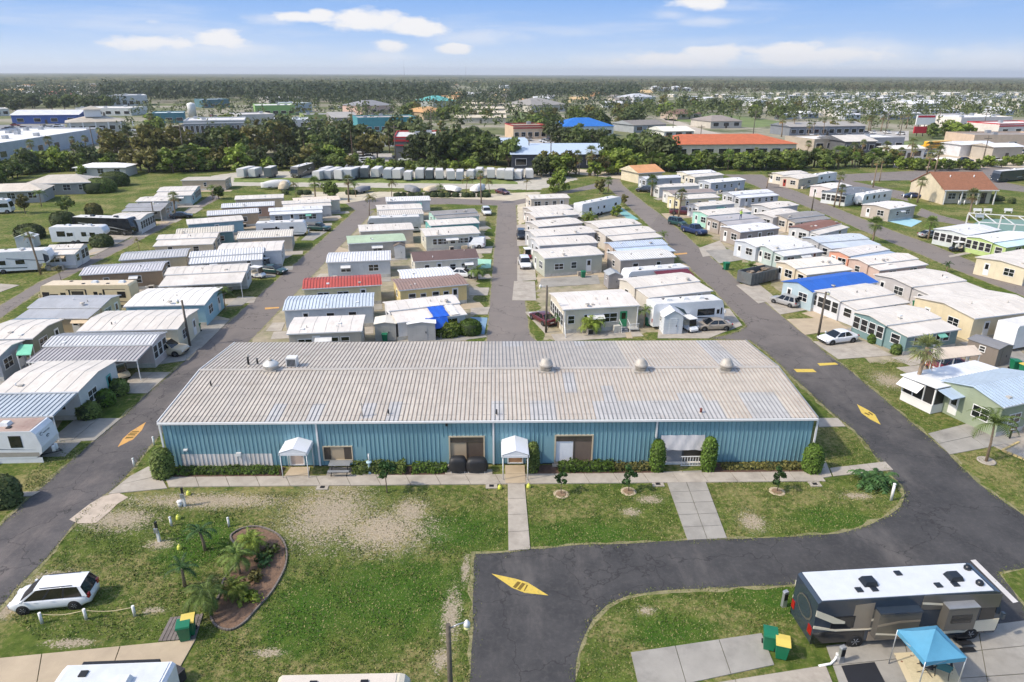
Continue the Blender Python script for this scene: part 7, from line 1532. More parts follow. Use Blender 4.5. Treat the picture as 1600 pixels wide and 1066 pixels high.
# ------------------------------------------------------------------ woods too far to count
def woods(name, label, boxes, m, seed, per=30):
    rg = np.random.default_rng(seed); V = []
    for (x0, x1, y0, y1, n, h) in boxes:
        for _ in range(n):
            x, y = G(rg.uniform(x0, x1), rg.uniform(y0, y1)); hh = h * rg.uniform(.6, 1.2); r = hh * rg.uniform(.28, .42); k = per
            d = rg.normal(size=(k, 3)); d /= np.linalg.norm(d, axis=1, keepdims=True); V.append((np.array([x, y, hh * .58]) + d * rg.uniform(.5, 1, (k, 1)) * np.array([r, r, hh * .42]), d, np.full(k, hh * .10)))
    P = np.concatenate([a for a, _, __ in V]); D_ = np.concatenate([b for _, b, __ in V]); S_ = np.concatenate([c for _, __, c in V]); v, q = leaf_quads(P, 1.0, rg, D_)
    c = np.repeat(P, 4, 0); v = c + (v - c) * np.repeat(S_, 4)[:, None]
    o = link(name, mesh_np(name, v, q, m)); o['kind'] = 'stuff'; o['label'] = label; return o
LF_W1 = leafmat('wood_dark', (74, 84, 58)); LF_W2 = leafmat('wood_green', (96, 106, 62)); LF_W3 = leafmat('wood_olive', (100, 98, 66))
woods('dark_woods', 'dark woods beyond the shops', [(160, 700, 139, 161, 2300, 15), (0, 200, 140, 168, 420, 11), (380, 560, 160, 170, 120, 12), (800, 1000, 140, 158, 520, 14), (560, 830, 142, 172, 520, 11), (0, 800, 126, 141, 1300, 12), (790, 1000, 160, 186, 90, 9), (1200, 1320, 139, 148, 160, 14)], LF_W1, 5, 20)
woods('green_woods', 'mixed green woods among the far houses', [(0, 420, 128, 148, 420, 10), (560, 1000, 148, 190, 180, 9), (1000, 1610, 144, 190, 1000, 9), (190, 560, 166, 212, 130, 7), (560, 1000, 166, 206, 150, 8), (400, 1600, 126, 142, 700, 12), (200, 560, 166, 184, 60, 9), (1180, 1610, 186, 206, 70, 7)], LF_W2, 6, 22)
woods('olive_woods', 'olive brown woods on the right skyline', [(800, 1620, 126, 142, 1300, 13), (1300, 1620, 138, 147, 420, 12), (1000, 1200, 140, 150, 160, 12)], LF_W3, 7, 18)
# canopy to the horizon
rr = np.exp(np.linspace(math.log(1700), math.log(16000), 130)); aa = np.radians(np.linspace(-47, 47, 420)); R2, A2 = np.meshgrid(rr, aa, indexing='ij'); X2, Y2 = R2 * np.sin(A2), R2 * np.cos(A2)
Z2 = 4.5 + 5.0 * npr.random(X2.shape) + 1.8 * np.sin(X2 / 260 + Y2 / 410) + 1.2 * np.sin(X2 / 90); Z2[0] = -.5; Z2 = np.minimum(Z2, 12.5)
vv = np.stack([X2, Y2, Z2], -1).reshape(-1, 3); I = np.arange(130 * 420).reshape(130, 420); qq = np.stack([I[:-1, :-1], I[:-1, 1:], I[1:, 1:], I[1:, :-1]], -1).reshape(-1, 4)
T = node_mat('far_canopy'); c = T.mixc(T.rng(T.ns(.006, 5, .6), .4, .62), S(72, 80, 56), S(104, 102, 74)); c = T.mixc(T.rng(T.ns(.03, 3, .6, off=4), .58, .68, 0, .55), c, S(140, 132, 108)); T.lk(c, T.b.inputs['Base Color']); T.b.inputs['Roughness'].default_value = 1; T.b.inputs['Specular IOR Level'].default_value = 0
o = link('distant_woods', mesh_np('distant_woods', vv, qq, T.m)); o['kind'] = 'stuff'; o['label'] = 'flat wooded country reaching the horizon'
# ------------------------------------------------------------------ haze
hb = MB().box(-15800, 15800, -250, 15950, -2, 120); hm = bpy.data.materials.new('haze'); hm.use_nodes = True; t = hm.node_tree; t.nodes.clear(); ho = t.nodes.new('ShaderNodeOutputMaterial'); vp = t.nodes.new('ShaderNodeVolumePrincipled')
vp.inputs['Color'].default_value = (.82, .88, .95, 1); vp.inputs['Density'].default_value = 1.05e-4; vp.inputs['Anisotropy'].default_value = .2; t.links.new(vp.outputs[0], ho.inputs['Volume']); ob = hb.build('haze', hm); ob['kind'] = 'stuff'; ob['label'] = 'thin pale haze over the flat country'

# ------------------------------------------------------------------ drives and pads of the homes
for nm, px, m, nx, ny in [
    ('home_drive', [(74, 692), (148, 689), (190, 654), (118, 655)], concrete_grey, 2, 1), ('home_drive', [(180, 615), (231, 615), (267, 582), (212, 582)], concrete, 2, 1), ('home_drive', [(232, 572), (290, 564), (312, 544), (262, 545)], concrete_grey, 1, 1), ('home_drive', [(290, 545), (314, 545), (360, 500), (312, 502)], concrete_grey, 1, 2), ('home_drive', [(306, 504), (330, 512), (360, 499), (330, 492)], concrete_tan, 1, 1),
    ('home_drive', [(352, 480), (378, 478), (398, 464), (372, 464)], concrete_grey, 1, 1), ('home_pad', [(20, 680), (20, 692), (88, 688), (88, 678)], concrete_grey, 1, 1), ('side_walkway', [(-10, 779), (50, 776), (64, 768), (0, 771)], concrete, 1, 1),
    ('home_drive', [(800, 470), (838, 470), (836, 440), (803, 440)], concrete, 1, 2), ('home_drive', [(820, 488), (852, 486), (860, 505), (852, 522), (826, 520)][0:4], concrete, 1, 1), ('vacant_slab', [(841, 450), (938, 444), (934, 430), (845, 436)], concrete_grey, 1, 1), ('porch_walk', [(979, 529), (989, 529), (983, 514), (975, 514)], concrete_tan, 1, 1),
    ('corner_pad', [(1027, 529), (1108, 529), (1160, 508), (1030, 500)], concrete, 1, 1), ('corner_pad_side', [(1108, 528), (1160, 509), (1140, 483), (1100, 480)], concrete, 1, 1),
    ('home_drive', [(1310, 562), (1395, 556), (1352, 534), (1270, 534)], concrete, 2, 1), ('home_drive', [(1258, 524), (1325, 514), (1300, 497), (1229, 499)], concrete_tan, 1, 1), ('home_drive', [(1219, 492), (1265, 484), (1235, 466), (1195, 470)], concrete, 1, 1), ('home_drive', [(1185, 475), (1215, 468), (1180, 440), (1150, 446)], concrete, 1, 1), ('home_drive', [(1098, 402), (1140, 396), (1125, 376), (1092, 388)], concrete, 1, 1), ('grey_drive', [(1124, 412), (1170, 405), (1140, 390), (1102, 392)], concrete_grey, 1, 1), ('home_drive', [(1044, 344), (1085, 340), (1078, 332), (1033, 334)], concrete_tan, 1, 1),
    ('home_drive', [(1484, 711), (1596, 690), (1540, 655), (1450, 678)], concrete_grey, 2, 2), ('carport_pad', [(1425, 588), (1540, 575), (1528, 562), (1400, 575)], concrete, 3, 1), ('home_drive', [(1575, 600), (1640, 590), (1590, 545), (1545, 556)], concrete_grey, 1, 1), ('side_walkway', [(1484, 403), (1520, 396), (1515, 393), (1482, 400)], concrete, 1, 1),
    ('trailer_pad', [(985, 1020), (1190, 990), (1210, 1040), (1000, 1085)], concrete_grey, 3, 1), ('trailer_pad', [(1000, 1086), (1290, 1040), (1310, 1090), (1010, 1140)], concrete, 2, 1), ('motorhome_pad', [(1325, 1110), (1660, 1100), (1640, 965), (1290, 1010)], concrete_grey, 3, 3), ('trailer_pad', [(-60, 1150), (250, 1100), (307, 999), (-60, 1035)], concrete_tan, 3, 2), ('blue_pad', [(1388, 346), (1424, 355), (1441, 346), (1416, 340)], mat('blue_concrete', S(150, 190, 200), .8, var=.06), 1, 1),
    ('blue_drive', [(728, 521), (757, 523), (762, 497), (735, 496)], mat('blue_grey_concrete', S(120, 150, 172), .85, var=.08), 1, 1), ('home_drive', [(735, 492), (762, 492), (766, 480), (735, 482)], concrete, 1, 1), ('home_drive', [(733, 462), (762, 462), (765, 450), (733, 450)], concrete, 1, 1), ('green_pad', [(742, 421), (767, 419), (768, 406), (745, 405)], mat('green_concrete', S(150, 196, 170), .85, var=.08), 1, 1), ('home_drive', [(740, 397), (768, 396), (770, 385), (742, 386)], concrete, 1, 1), ('home_drive', [(808, 440), (838, 438), (834, 400), (808, 402)], concrete, 1, 1), ('home_drive', [(808, 385), (826, 384), (824, 350), (807, 352)], concrete, 1, 1),
    ('home_drive', [(120, 404), (150, 398), (210, 368), (172, 372)], concrete, 1, 2), ('home_drive', [(95, 425), (130, 404), (160, 392), (120, 400)], concrete_tan, 1, 1), ('home_drive', [(250, 345), (275, 348), (285, 343), (262, 340)], concrete, 1, 1), ('home_drive', [(285, 333), (305, 334), (318, 326), (296, 325)], concrete, 1, 1), ('home_drive', [(470, 376), (490, 376), (512, 362), (485, 362)], concrete_grey, 1, 1), ('home_drive', [(500, 346), (525, 345), (535, 340), (512, 340)], concrete_tan, 1, 1), ('home_drive', [(432, 405), (448, 404), (462, 396), (440, 396)], concrete, 1, 1), ('corner_slab', [(-20, 456), (0, 457), (31, 446), (-10, 443)], concrete, 1, 1),
    ('home_drive', [(415, 518), (440, 518), (446, 504), (426, 505)], concrete, 1, 1), ('home_drive', [(488, 440), (508, 438), (520, 428), (500, 428)], concrete, 1, 1), ('home_drive', [(508, 412), (540, 404), (550, 392), (530, 386)], concrete_tan, 1, 1), ('vacant_slab', [(955, 325), (985, 345), (998, 343), (968, 323)], mat('teal_concrete', S(120, 168, 164), .85, var=.08), 1, 1)]:
    q = GP(px)
    if area(q) < 0: q = [q[1], q[0], q[3], q[2]]
    slab_field(nm, q, nx, ny, m, .05)
for nm, q in (('yard', [(-57, 44), (-36, 44), (-36, 138), (-52, 138)]), ('yard', [(-29, 60), (-4, 60), (-4, 140), (-29, 140)]), ('yard', [(4, 68), (25, 72), (25, 150), (4, 150)]), ('yard', [(36, 62), (60, 62), (60, 150), (36, 150)])):
    struct(sheet(nm, q, .004, mat('dry_yard', S(150, 140, 118), .95, var=.25, vscale=.8, dirt=S(104, 108, 64), damt=.95, dscale=.35, bump=.3, bscale=10), .5, 31))
# ------------------------------------------------------------------ painted marks on the lanes
yel = mat('yellow_marking', S(206, 178, 76), .7, var=.15, vscale=3, dirt=S(110, 100, 72), damt=.75, dscale=3); yel2 = mat('orange_marking', S(206, 156, 84), .7, var=.12, vscale=3, dirt=S(110, 98, 84), damt=.8, dscale=3); ink = mat('faded_letters', S(112, 90, 30), .8, var=.2, vscale=6)
def diamond(pts, m, bars, label):
    q = GP(pts); o = sheet('speed_hump_marking', q if area(q) > 0 else q[::-1], .022, m); tag(o, label, 'road marking')
    for b in bars:
        w = GP(b); w = w if area(w) > 0 else w[::-1]; x = MB(); x.add([(a, c, .027) for a, c in w], [tuple(range(len(w)))]); x.build('faded_lettering', ink, o)
diamond([(768, 897), (806, 905), (825, 911), (857, 931), (820, 927), (800, 919)], yel, [[(801, 918), (806, 920), (814, 911), (809, 909)], [(808, 921), (813, 923), (821, 913), (816, 911)], [(818, 924), (820, 924), (825, 915), (823, 914)]], 'yellow diamond hump marking on the drive below the entrance walk')
diamond([(1339, 632), (1356, 641), (1367, 648), (1376, 664), (1360, 656), (1346, 646)], yel, [[(1350, 646), (1358, 650), (1359, 648), (1352, 645)], [(1356, 645), (1363, 650), (1364, 648), (1358, 644)]], 'yellow diamond hump marking on the lane right of the hall')
diamond([(184, 699), (192, 686), (204, 675), (228, 660), (222, 672), (208, 687)], yel2, [[(195, 686), (208, 685), (209, 683), (198, 683)], [(199, 681), (211, 681), (212, 679), (201, 679)], [(202, 678.5), (214, 678), (215, 676.5), (204, 676.5)], [(205, 675.5), (217, 675.5), (218, 674), (207, 674)]], 'orange diamond hump marking on the left lane')
for pts, lab in (([(1240, 577), (1270, 577), (1276, 582), (1245, 582)], 'yellow painted bar on the lane behind the hall, left one'), ([(1277, 568), (1305, 567), (1310, 570), (1281, 572)], 'yellow painted bar on the lane behind the hall, right one'), ([(1052, 397), (1073, 395), (1074, 397), (1053, 399)], 'faded tan bar across the right lane'), ([(414, 481), (436, 480), (436, 482), (414, 484)], 'faded tan bar across the left lane'), ([(1516, 876), (1524, 875), (1591, 941), (1583, 943)], 'white painted line beside the dark motorhome')):
    q = GP(pts); o = sheet('painted_bar', q if area(q) > 0 else q[::-1], .024, yel2 if 'tan' in lab else (mat('white_marking', S(196, 192, 188), .7, var=.1) if 'white' in lab else yel)); tag(o, lab, 'road marking')
# pale worn sand fan where the lawn meets the left lane
struct(sheet('sand_spill', GP([(108, 812), (125, 800), (160, 776), (185, 770), (200, 778), (172, 800), (150, 818), (122, 818)]), .019, mat('sand_spill', S(178, 164, 148), .95, var=.15, vscale=2, bump=.3), .15, 77))

# ------------------------------------------------------------------ small things near the hall and in the foreground
def post(px, h, r, m, name, label, cat, cap=None, group=None):
    o = thing(name, label, cat, (*G(*px), 0), 0, group); MB().cyl((0, 0, 0), (0, 0, h), r, r, 10).build('shaft', m, o); MB().lathe([(r * 1.15, h), (r * 1.15, h + .05), (r * .3, h + .1)], n=10).build('cap', cap or m, o); return o
for px, lab in (((241, 695), 'far white bollard on the verge left of the hall'), ((210, 729), 'near white bollard on the verge left of the hall'), ((268, 822), 'white stub post left of the broad leaved palm'), ((358, 823), 'white stub post above the planted bed')): post(px, .62, .07, trim_white, 'bollard', lab, 'post')
post((1392, 782), 1.25, .09, trim_white, 'white_standpipe', 'white standpipe at the rounded corner of the hall lawn', 'post')
for px, lab in (((289, 791), 'dark topped utility post below the left hedge'), ((249, 846), 'dark topped utility post on the sandy lawn')):
    o = thing('utility_post', lab, 'post', (*G(*px), 0), 0); MB().box(-.07, .07, -.07, .07, 0, .75).build('lower_shaft', trim_white, o); MB().box(-.06, .06, -.06, .06, .75, 1.4).build('upper_shaft', dark_metal, o)
    MB().box(-.12, .12, -.16, -.07, .7, 1.0).build('outlet_box', alu, o)
post((282, 791), .35, .16, trim_white, 'well_cap', 'squat white well cap beside the utility post', 'cap')
lime_p = mat('lime_plastic', S(196, 200, 84), .5)
for px, lab in (((295, 773), 'lime yellow cap on the sand by the left hedge'), ((279, 811), 'lime yellow cap above the broad leaved palm'), ((281, 858), 'lime yellow cap left of the planted bed'), ((781, 764), 'lime yellow cap left of the entrance walk'), ((826, 762), 'lime yellow cap right of the entrance walk')):
    o = thing('marker_cap', lab, 'cap', (*G(*px), 0), rnd.random()); MB().lathe([(.15, 0), (.16, .06), (.13, .22), (.08, .28)], n=10).build('cap_body', lime_p, o); MB().lathe([(.05, .28), (.055, .33), (.02, .35)], n=8).build('knob', lime_p, o)
for px, lab in (((504, 762), 'drain grate below the pale door'), ((768, 760), 'drain grate left of the entrance walk'), ((1028, 757), 'drain grate left of the hall drive'), ((1273, 757), 'drain grate near the right corner shrub')):
    o = thing('drain_grate', lab, 'drain', (*G(*px), 0), HR); MB().box(-.4, .4, -.3, .3, 0, .05).build('concrete_collar', concrete, o); MB().box(-.16, .16, -.14, .14, .05, .056).build('grate', dark_metal, o)
for px in ((877, 772), (982, 768), (1214, 768)):
    o = thing('mulch_ring', f'round mulch ring under the young tree {"right of the entrance walk" if px[0] == 877 else "left of the hall drive" if px[0] == 982 else "right of the hall drive"}', 'mulch', (*G(*px), 0)); MB().lathe([(.4, 0), (.32, .04), (.05, .05)], n=14).build('mulch', mat('tan_mulch', S(128, 106, 84), .95, var=.3, vscale=6), o); MB().lathe([(.55, 0), (.53, .015), (.38, .02)], n=16).build('sand_edge', mat('sand_ring', S(176, 160, 136), .95, var=.2, vscale=4), o)
o = thing('tree_ring', 'white ring around the feathery palm on the right lawn', 'edging', (*G(1541, 721), 0)); MB().lathe([(.62, 0), (.62, .08), (.5, .08), (.48, .03)], n=20).build('kerb_ring', concrete, o)
# rope fence
pts = [(66, 974), (135, 968), (211, 963)]; W3 = [G(*p) for p in pts]
o = thing('rope_fence', 'low rope fence on three white posts before the minivan', 'fence', (*W3[0], 0))
rel = [(x - W3[0][0], y - W3[0][1]) for x, y in W3]
for x, y in rel: MB().cyl((x, y, 0), (x, y, .68), .075, n=10).build('post', trim_white, o)
for (x0, y0), (x1, y1) in zip(rel, rel[1:]): MB().tube([(x0 + (x1 - x0) * k / 10, y0 + (y1 - y0) * k / 10, .6 - .16 * sin(pi * k / 10)) for k in range(11)], .018, 6).build('rope', mat('rope', S(190, 176, 140), .9), o)
# bins
bin_g = mat('bin_green', S(22, 108, 76), .45, var=.08); bin_y = mat('bin_yellow', S(206, 184, 90), .5, var=.05)
def bin_(px, label, lid=None, rz=0, s=1.0):
    o = thing('wheeled_bin', label, 'bin', (*G(*px), 0), rz, None, s * .9)
    def body(): return MB().add([(-.24, -.26, .08), (.24, -.26, .08), (.24, .24, .08), (-.24, .24, .08), (-.31, -.36, 1.0), (.31, -.36, 1.0), (.31, .33, 1.0), (-.31, .33, 1.0)], [(3, 2, 1, 0), (0, 1, 5, 4), (1, 2, 6, 5), (2, 3, 7, 6), (3, 0, 4, 7), (4, 5, 6, 7)]).box(-.34, .34, -.39, .36, .94, .99).mesh('tub', bin_g)
    link('tub', cached('bintub', body), o); lm = lid or bin_g
    link('lid', cached(('binlid', lm.name), lambda: MB().prism([(-.4, 1.0), (.4, 1.0), (.36, 1.08), (0, 1.12), (-.36, 1.08)], -.34, .34, 'x').mesh('lid', lm)), o)
    link('handle', cached('binh', lambda: MB().cyl((-.25, .42, .95), (.25, .42, .95), .025, n=6).mesh('handle', bin_g)), o)
    for x in (-.27, .27): w = link('wheel', cached('binw', lambda: MB().lathe([(.04, -.04), (.12, -.04), (.12, .04), (.04, .04)], n=12).mesh('wheel', rubber)), o, (x, .27, .12)); w.rotation_euler = (0, radians(90), 0)
bin_((291, 998), 'green bin with green lid by the planted bed', None, .3, 1.05); bin_((298, 990), 'yellow lidded bin behind the green one by the planted bed', bin_y, .3, 1.05); bin_((1200, 1012), 'green lidded bin on the pad behind the motorhome', None, -.3, 1.1); bin_((1219, 1026), 'yellow lidded bin on the pad behind the motorhome', bin_y, -.3, 1.1)
for px, lab, s in (((1012, 509), 'green bin behind the porch of the cream home', 1), ((911, 434), 'green bin on the vacant grey slab', 1), ((1134, 422), 'green bin by the sago palm on the right lane', 1.2), ((309, 519), 'green bin at the light blue home', 1), ((602, 534), 'green bin with white top behind the hall', 1), ((1583, 578), 'green bin beside the white trailer at the right edge', 1.1), ((1597, 583), 'yellow topped bin at the right edge', 1), ((683, 390), 'green bin below the dark window band', 1), ((1430, 484), 'dark green bin between teal and white homes', 1.1), ((1105, 355), 'green bin behind the navy pickup', 1.1)): bin_(px, lab, bin_y if 'yellow' in lab else None, rnd.uniform(-.4, .4), s)
# planted bed with curved kerb
bed = [(362, 838), (380, 827), (405, 825), (432, 836), (445, 855), (446, 880), (436, 905), (420, 930), (400, 952), (382, 972), (362, 984), (342, 980), (332, 968), (332, 952), (345, 930), (352, 905), (372, 880), (380, 862), (368, 850)]
B_ = GP(bed); B_ = B_ if area(B_) > 0 else B_[::-1]
struct(sheet('planted_bed', B_, .03, mat('pine_straw', S(116, 92, 74), .95, var=.35, vscale=5, dirt=S(96, 76, 62), damt=.7, dscale=2.5, bump=.6, bscale=25), .04, 4))
cen = (sum(p[0] for p in B_) / len(B_), sum(p[1] for p in B_) / len(B_)); bo = thing('bed_edging', 'curved grey kerb edging around the palm bed', 'edging', (*cen, 0)); n = len(B_)
def lerp(t):
    t = t % n; i = int(t); f = t - i; p0, p1, p2, p3 = (B_[(i + k) % n] for k in (-1, 0, 1, 2)); return tuple(.5 * ((2 * p1[k]) + (-p0[k] + p2[k]) * f + (2 * p0[k] - 5 * p1[k] + 4 * p2[k] - p3[k]) * f * f + (-p0[k] + 3 * p1[k] - 3 * p2[k] + p3[k]) * f ** 3) for k in (0, 1))
cp = [lerp(k * n / 90) for k in range(90)]
for k in range(90):
    (x0, y0), (x1, y1) = cp[k], cp[(k + 1) % 90]; d = Vector((x1 - x0, y1 - y0)); nn_ = Vector((d.y, -d.x)).normalized() * .09; e = d * .04
    q = [(x0 + e.x - cen[0], y0 + e.y - cen[1]), (x1 - e.x - cen[0], y1 - e.y - cen[1]), (x1 - e.x + nn_.x - cen[0], y1 - e.y + nn_.y - cen[1]), (x0 + e.x + nn_.x - cen[0], y0 + e.y + nn_.y - cen[1])]
    MB().prism(q if area(q) > 0 else q[::-1], 0, .11, 'z').build('kerb_stone', mat('kerb_grey', S(112, 104, 98), .9, var=.2), bo)
for px, h, m in (((398, 905), .6, LF_OLIVE), ((410, 880), .5, LF_DEEP), ((425, 865), .5, LF_BROAD), ((392, 940), .5, LF_LIME)):
    c = bush_mesh(m, px[0], 180, .12, .8, h); o = thing('bedding_plant', f'low {"olive" if m == LF_OLIVE else "deep green" if m == LF_DEEP else "dull green" if m == LF_BROAD else "lime"} bedding plant inside the kerbed palm bed', 'plant', (*G(*px), .03)); link('foliage', c, o)
# plank pad by the bins
dk = struct(bpy.data.objects.new('plank_pad', None)); col.objects.link(dk); q = GP([(247, 1003), (306, 999), (318, 960), (266, 966)])
for k in range(9):
    f = lambda u, v: ((q[0][0] * (1 - u) + q[1][0] * u) * (1 - v) + (q[3][0] * (1 - u) + q[2][0] * u) * v, (q[0][1] * (1 - u) + q[1][1] * u) * (1 - v) + (q[3][1] * (1 - u) + q[2][1] * u) * v)
    p = [f(k / 9 + .008, 0), f((k + 1) / 9 - .008, 0), f((k + 1) / 9 - .008, 1), f(k / 9 + .008, 1)]; MB().prism(p if area(p) > 0 else p[::-1], 0, .06, 'z').build('plank', mat('grey_plank', S(112, 104, 100), .85, var=.2, vscale=3), dk)
o = thing('storage_chest', 'black slatted storage chest at the bottom left trailer', 'chest', (*G(262, 1078), 0), radians(65))
MB().box(-.8, .8, -.33, .33, .05, .62).build('chest_body', mat('dark_resin', S(52, 50, 52), .6), o)
for k in range(6): MB().box(-.82, .82, -.34 + k * .115, -.24 + k * .115, .62, .66).build('lid_slat', mat('dark_resin', S(52, 50, 52), .6), o)
# lamp posts
def lamp(px, h, label, arm=(1.1, 0)):
    o = thing('street_lamp', label, 'street lamp', (*G(*px), 0)); MB().cyl((0, 0, 0), (0, 0, h), .13, .1, 9).build('pole', wood_pole, o); MB().tube([(0, 0, h - .25), (arm[0] * .5, arm[1] * .5, h - .1), (arm[0], arm[1], h - .05)], .03, 6).build('arm', alu, o)
    MB().lathe([(.07, h - .3), (.14, h - .25), (.14, h - .12), (.08, h - .03), (.02, h + .05)], (arm[0], arm[1]), n=12).build('lamp_head', trim_white, o); MB().lathe([(.05, h - .44), (.13, h - .4), (.15, h - .3)], (arm[0], arm[1]), n=10).build('lens', mat('lamp_lens', S(206, 206, 150), .3), o)
lamp((706, 1132), 5.6, 'wooden lamp post on the lawn edge by the drive', (.75, .2)); lamp((297, 541), 5.0, 'dark lamp post before the cream home on the left lane', (-.6, .3)); lamp((853, 520), 5.4, 'wooden lamp post at the corner of the cream porch home', (-.7, .3)); lamp((1278, 528), 5.2, 'dark lamp post between the white sedan and white porch', (.5, .4)); lamp((1052, 341), 5, 'dark pole by the maroon pickup', (.5, 0)); lamp((243, 351), 4.2, 'dark pole before the screened white home', (.4, 0)); lamp((1268, 330), 4.0, 'dark lamp pole on the far right lane', (.4, 0))
# sheds
def shed(px, w, d, h, m, rm, label, rz, rise=.6, name='garden_shed'):
    o = thing(name, label, 'shed', (*G(*px), 0), rz); MB().prism([(0, .05), (w, .05), (w, h), (w / 2, h + rise), (0, h)], 0, d, 'y').build('wall', m, o)
    for a, b in (((-.1, h - .06), (w / 2, h + rise + .03)), ((w / 2, h + rise + .03), (w + .1, h - .06))): MB().slab((a[0], -.1, a[1] + .05), (b[0], -.1, b[1] + .05), (b[0], d + .1, b[1] + .05), (a[0], d + .1, a[1] + .05), .05).build('roof', rm, o)
    dd = MB().box(w * .3, w * .7, -.03, 0, .1, 1.85).build('door', m, o); MB().box(w * .64, w * .67, -.06, -.03, .9, 1.1).build('handle', dark_metal, dd); window(o, 0, d * .5, 1.2, .5, .5, 'L')
shed((1036, 523), 2.1, 2.3, 2.1, wallmat((208, 214, 222)), roofmat((228, 228, 230)), 'white gabled shed before the white motorhome', radians(4)); shed((950, 452), 1.7, 2.2, 1.9, wallmat((150, 146, 148)), roofmat((160, 164, 166)), 'grey shed on the vacant lot', radians(8), .3); shed((587, 534), 2.2, 2.2, 2.0, wallmat((180, 176, 166)), roofmat((220, 214, 200)), 'beige flat shed behind the hall', radians(6), .1); shed((638, 534), 2.9, 2.6, 2.0, wallmat((176, 176, 176)), roofmat((236, 234, 232)), 'white roofed shed below the tarped home', radians(6), .12); shed((1525, 528), 1.9, 2.6, 2.1, wallmat((176, 168, 150)), roofmat((140, 142, 146)), 'tan shed with grey roof by the cream house', radians(24), .4); shed((617, 405), 1.6, 1.8, 2.0, wallmat((214, 212, 208)), roofmat((110, 98, 86)), 'white shed with brown roof behind the green roof', radians(8), .3); shed((27, 389), 2.6, 2.2, 1.8, wallmat((190, 196, 200)), roofmat((216, 220, 222)), 'pale shed behind the left fifth wheel', radians(10), .4); shed((1553, 575), 2.2, 3, 2.0, wallmat((132, 120, 108)), roofmat((126, 126, 128)), 'brown shed beside the bins at the right edge', radians(24), .2); shed((1375, 440), 2.4, 3.0, 2.2, wallmat((200, 184, 160)), roofmat((226, 222, 214)), 'beige shed behind the blue tarp roof', radians(24), .12)
# carports
def carport(pxs, z, label, m, posts=4):
    q = GP(pxs, z); o = thing('carport', label, 'carport', (*q[0], 0)); L_ = [(x - q[0][0], y - q[0][1]) for x, y in q]
    a, b, c, d = L_; MB().slab((*a, z), (*b, z), (*c, z + .12), (*d, z + .12), .07).build('roof', m, o)
    for (p0, p1) in ((a, b), (d, c)):
        for k in range(posts): t = .04 + .92 * k / (posts - 1); x, y = p0[0] + (p1[0] - p0[0]) * t, p0[1] + (p1[1] - p0[1]) * t; x += (sum(p[0] for p in L_) / 4 - x) * .04; y += (sum(p[1] for p in L_) / 4 - y) * .04; MB().box(x - .04, x + .04, y - .04, y + .04, 0, z - .06).build('post', trim_white, o)
    return o
cp_ = carport([(1467, 562), (1535, 554), (1522, 541), (1456, 546)], 2.4, 'tan roofed open carport over the dark red car', roofmat((206, 190, 170)))
carport([(25, 555), (48, 554), (52, 540), (30, 540)], 2.2, 'green ribbed awning roof between the left homes', mat('green_awning', S(120, 196, 160), .5, var=.1), 2)
carport([(2, 506), (88, 505), (92, 499), (25, 499)], 2.3, 'blue grey awning roof below the wide grey roof', roofmat((128, 142, 152)), 3)
# pop-up tent, rug, mats, chairs beside the dark motorhome
tz = 2.15; q = [np.array(G(*p, tz)) for p in ((1446, 1036), (1508, 1027), (1467, 978), (1402, 983))]; c0 = sum(q) / 4
# a square frame of about three metres, standing where those corners are
e1 = (q[1] - q[0] + q[2] - q[3]) / 2; ang = atan2(e1[1], e1[0]); s1 = float(np.linalg.norm(e1)) / 2; e2 = (q[3] - q[0] + q[2] - q[1]) / 2; s2 = float(np.linalg.norm(e2)) / 2
o = thing('pop_up_tent', 'sky blue pop-up canopy tent beside the dark motorhome', 'tent', (float(c0[0]), float(c0[1]), 0), ang); tm = mat('tent_blue', S(86, 150, 182), .7, var=.08, vscale=1.5, transl=.15)
cs = [(-s1, -s2), (s1, -s2), (s1, s2), (-s1, s2)]
for i in range(4):
    a, b = cs[i], cs[(i + 1) % 4]; n = 5; v = []; 
    for j in range(n + 1):
        t = j / n; l = (a[0] * (1 - t), a[1] * (1 - t)); r2 = (b[0] * (1 - t), b[1] * (1 - t)); zz = tz + (.85) * t ** 1.35
        for k in range(n + 1): u = k / n; v.append((l[0] + (r2[0] - l[0]) * u, l[1] + (r2[1] - l[1]) * u, zz - .10 * sin(pi * u) * (1 - t) * t * 2))
    MB().add(v, [(j * (n + 1) + k, j * (n + 1) + k + 1, (j + 1) * (n + 1) + k + 1, (j + 1) * (n + 1) + k) for j in range(n) for k in range(n)], 0, True).build('roof_panel', tm, o)
    nr = Vector((b[1] - a[1], a[0] - b[0])).normalized() * .01
    MB().add([(a[0], a[1], tz - .22), (b[0], b[1], tz - .22), (b[0], b[1], tz + .005), (a[0], a[1], tz + .005)], [(0, 1, 2, 3)]).build('valance', tm, o)
    MB().cyl((a[0] * .98, a[1] * .98, .05), (a[0] * .98, a[1] * .98, tz), .03, n=6).build('leg', alu, o); MB().cyl((a[0] * .98, a[1] * .98, tz - .3), (b[0] * .5 + a[0] * .5, b[1] * .5 + a[1] * .5, tz - .05), .015, n=5).build('truss_bar', alu, o)
rg_ = GP([(1425, 1085), (1508, 1082), (1480, 1018), (1396, 1022)]); T2 = node_mat('rug_weave'); v1 = T2.nd('ShaderNodeTexVoronoi'); v1.inputs['Scale'].default_value = 2.6; T2.lk(T2.src, v1.inputs['Vector'])
cc = T2.mixc(T2.rng(v1.outputs['Distance'], .12, .16), S(120, 78, 62), S(196, 182, 150)); T2.lk(cc, T2.b.inputs['Base Color']); T2.b.inputs['Roughness'].default_value = .95
o = sheet('patio_rug', rg_, .065, T2.m); tag(o, 'patterned cream and brown rug under the blue tent', 'rug')
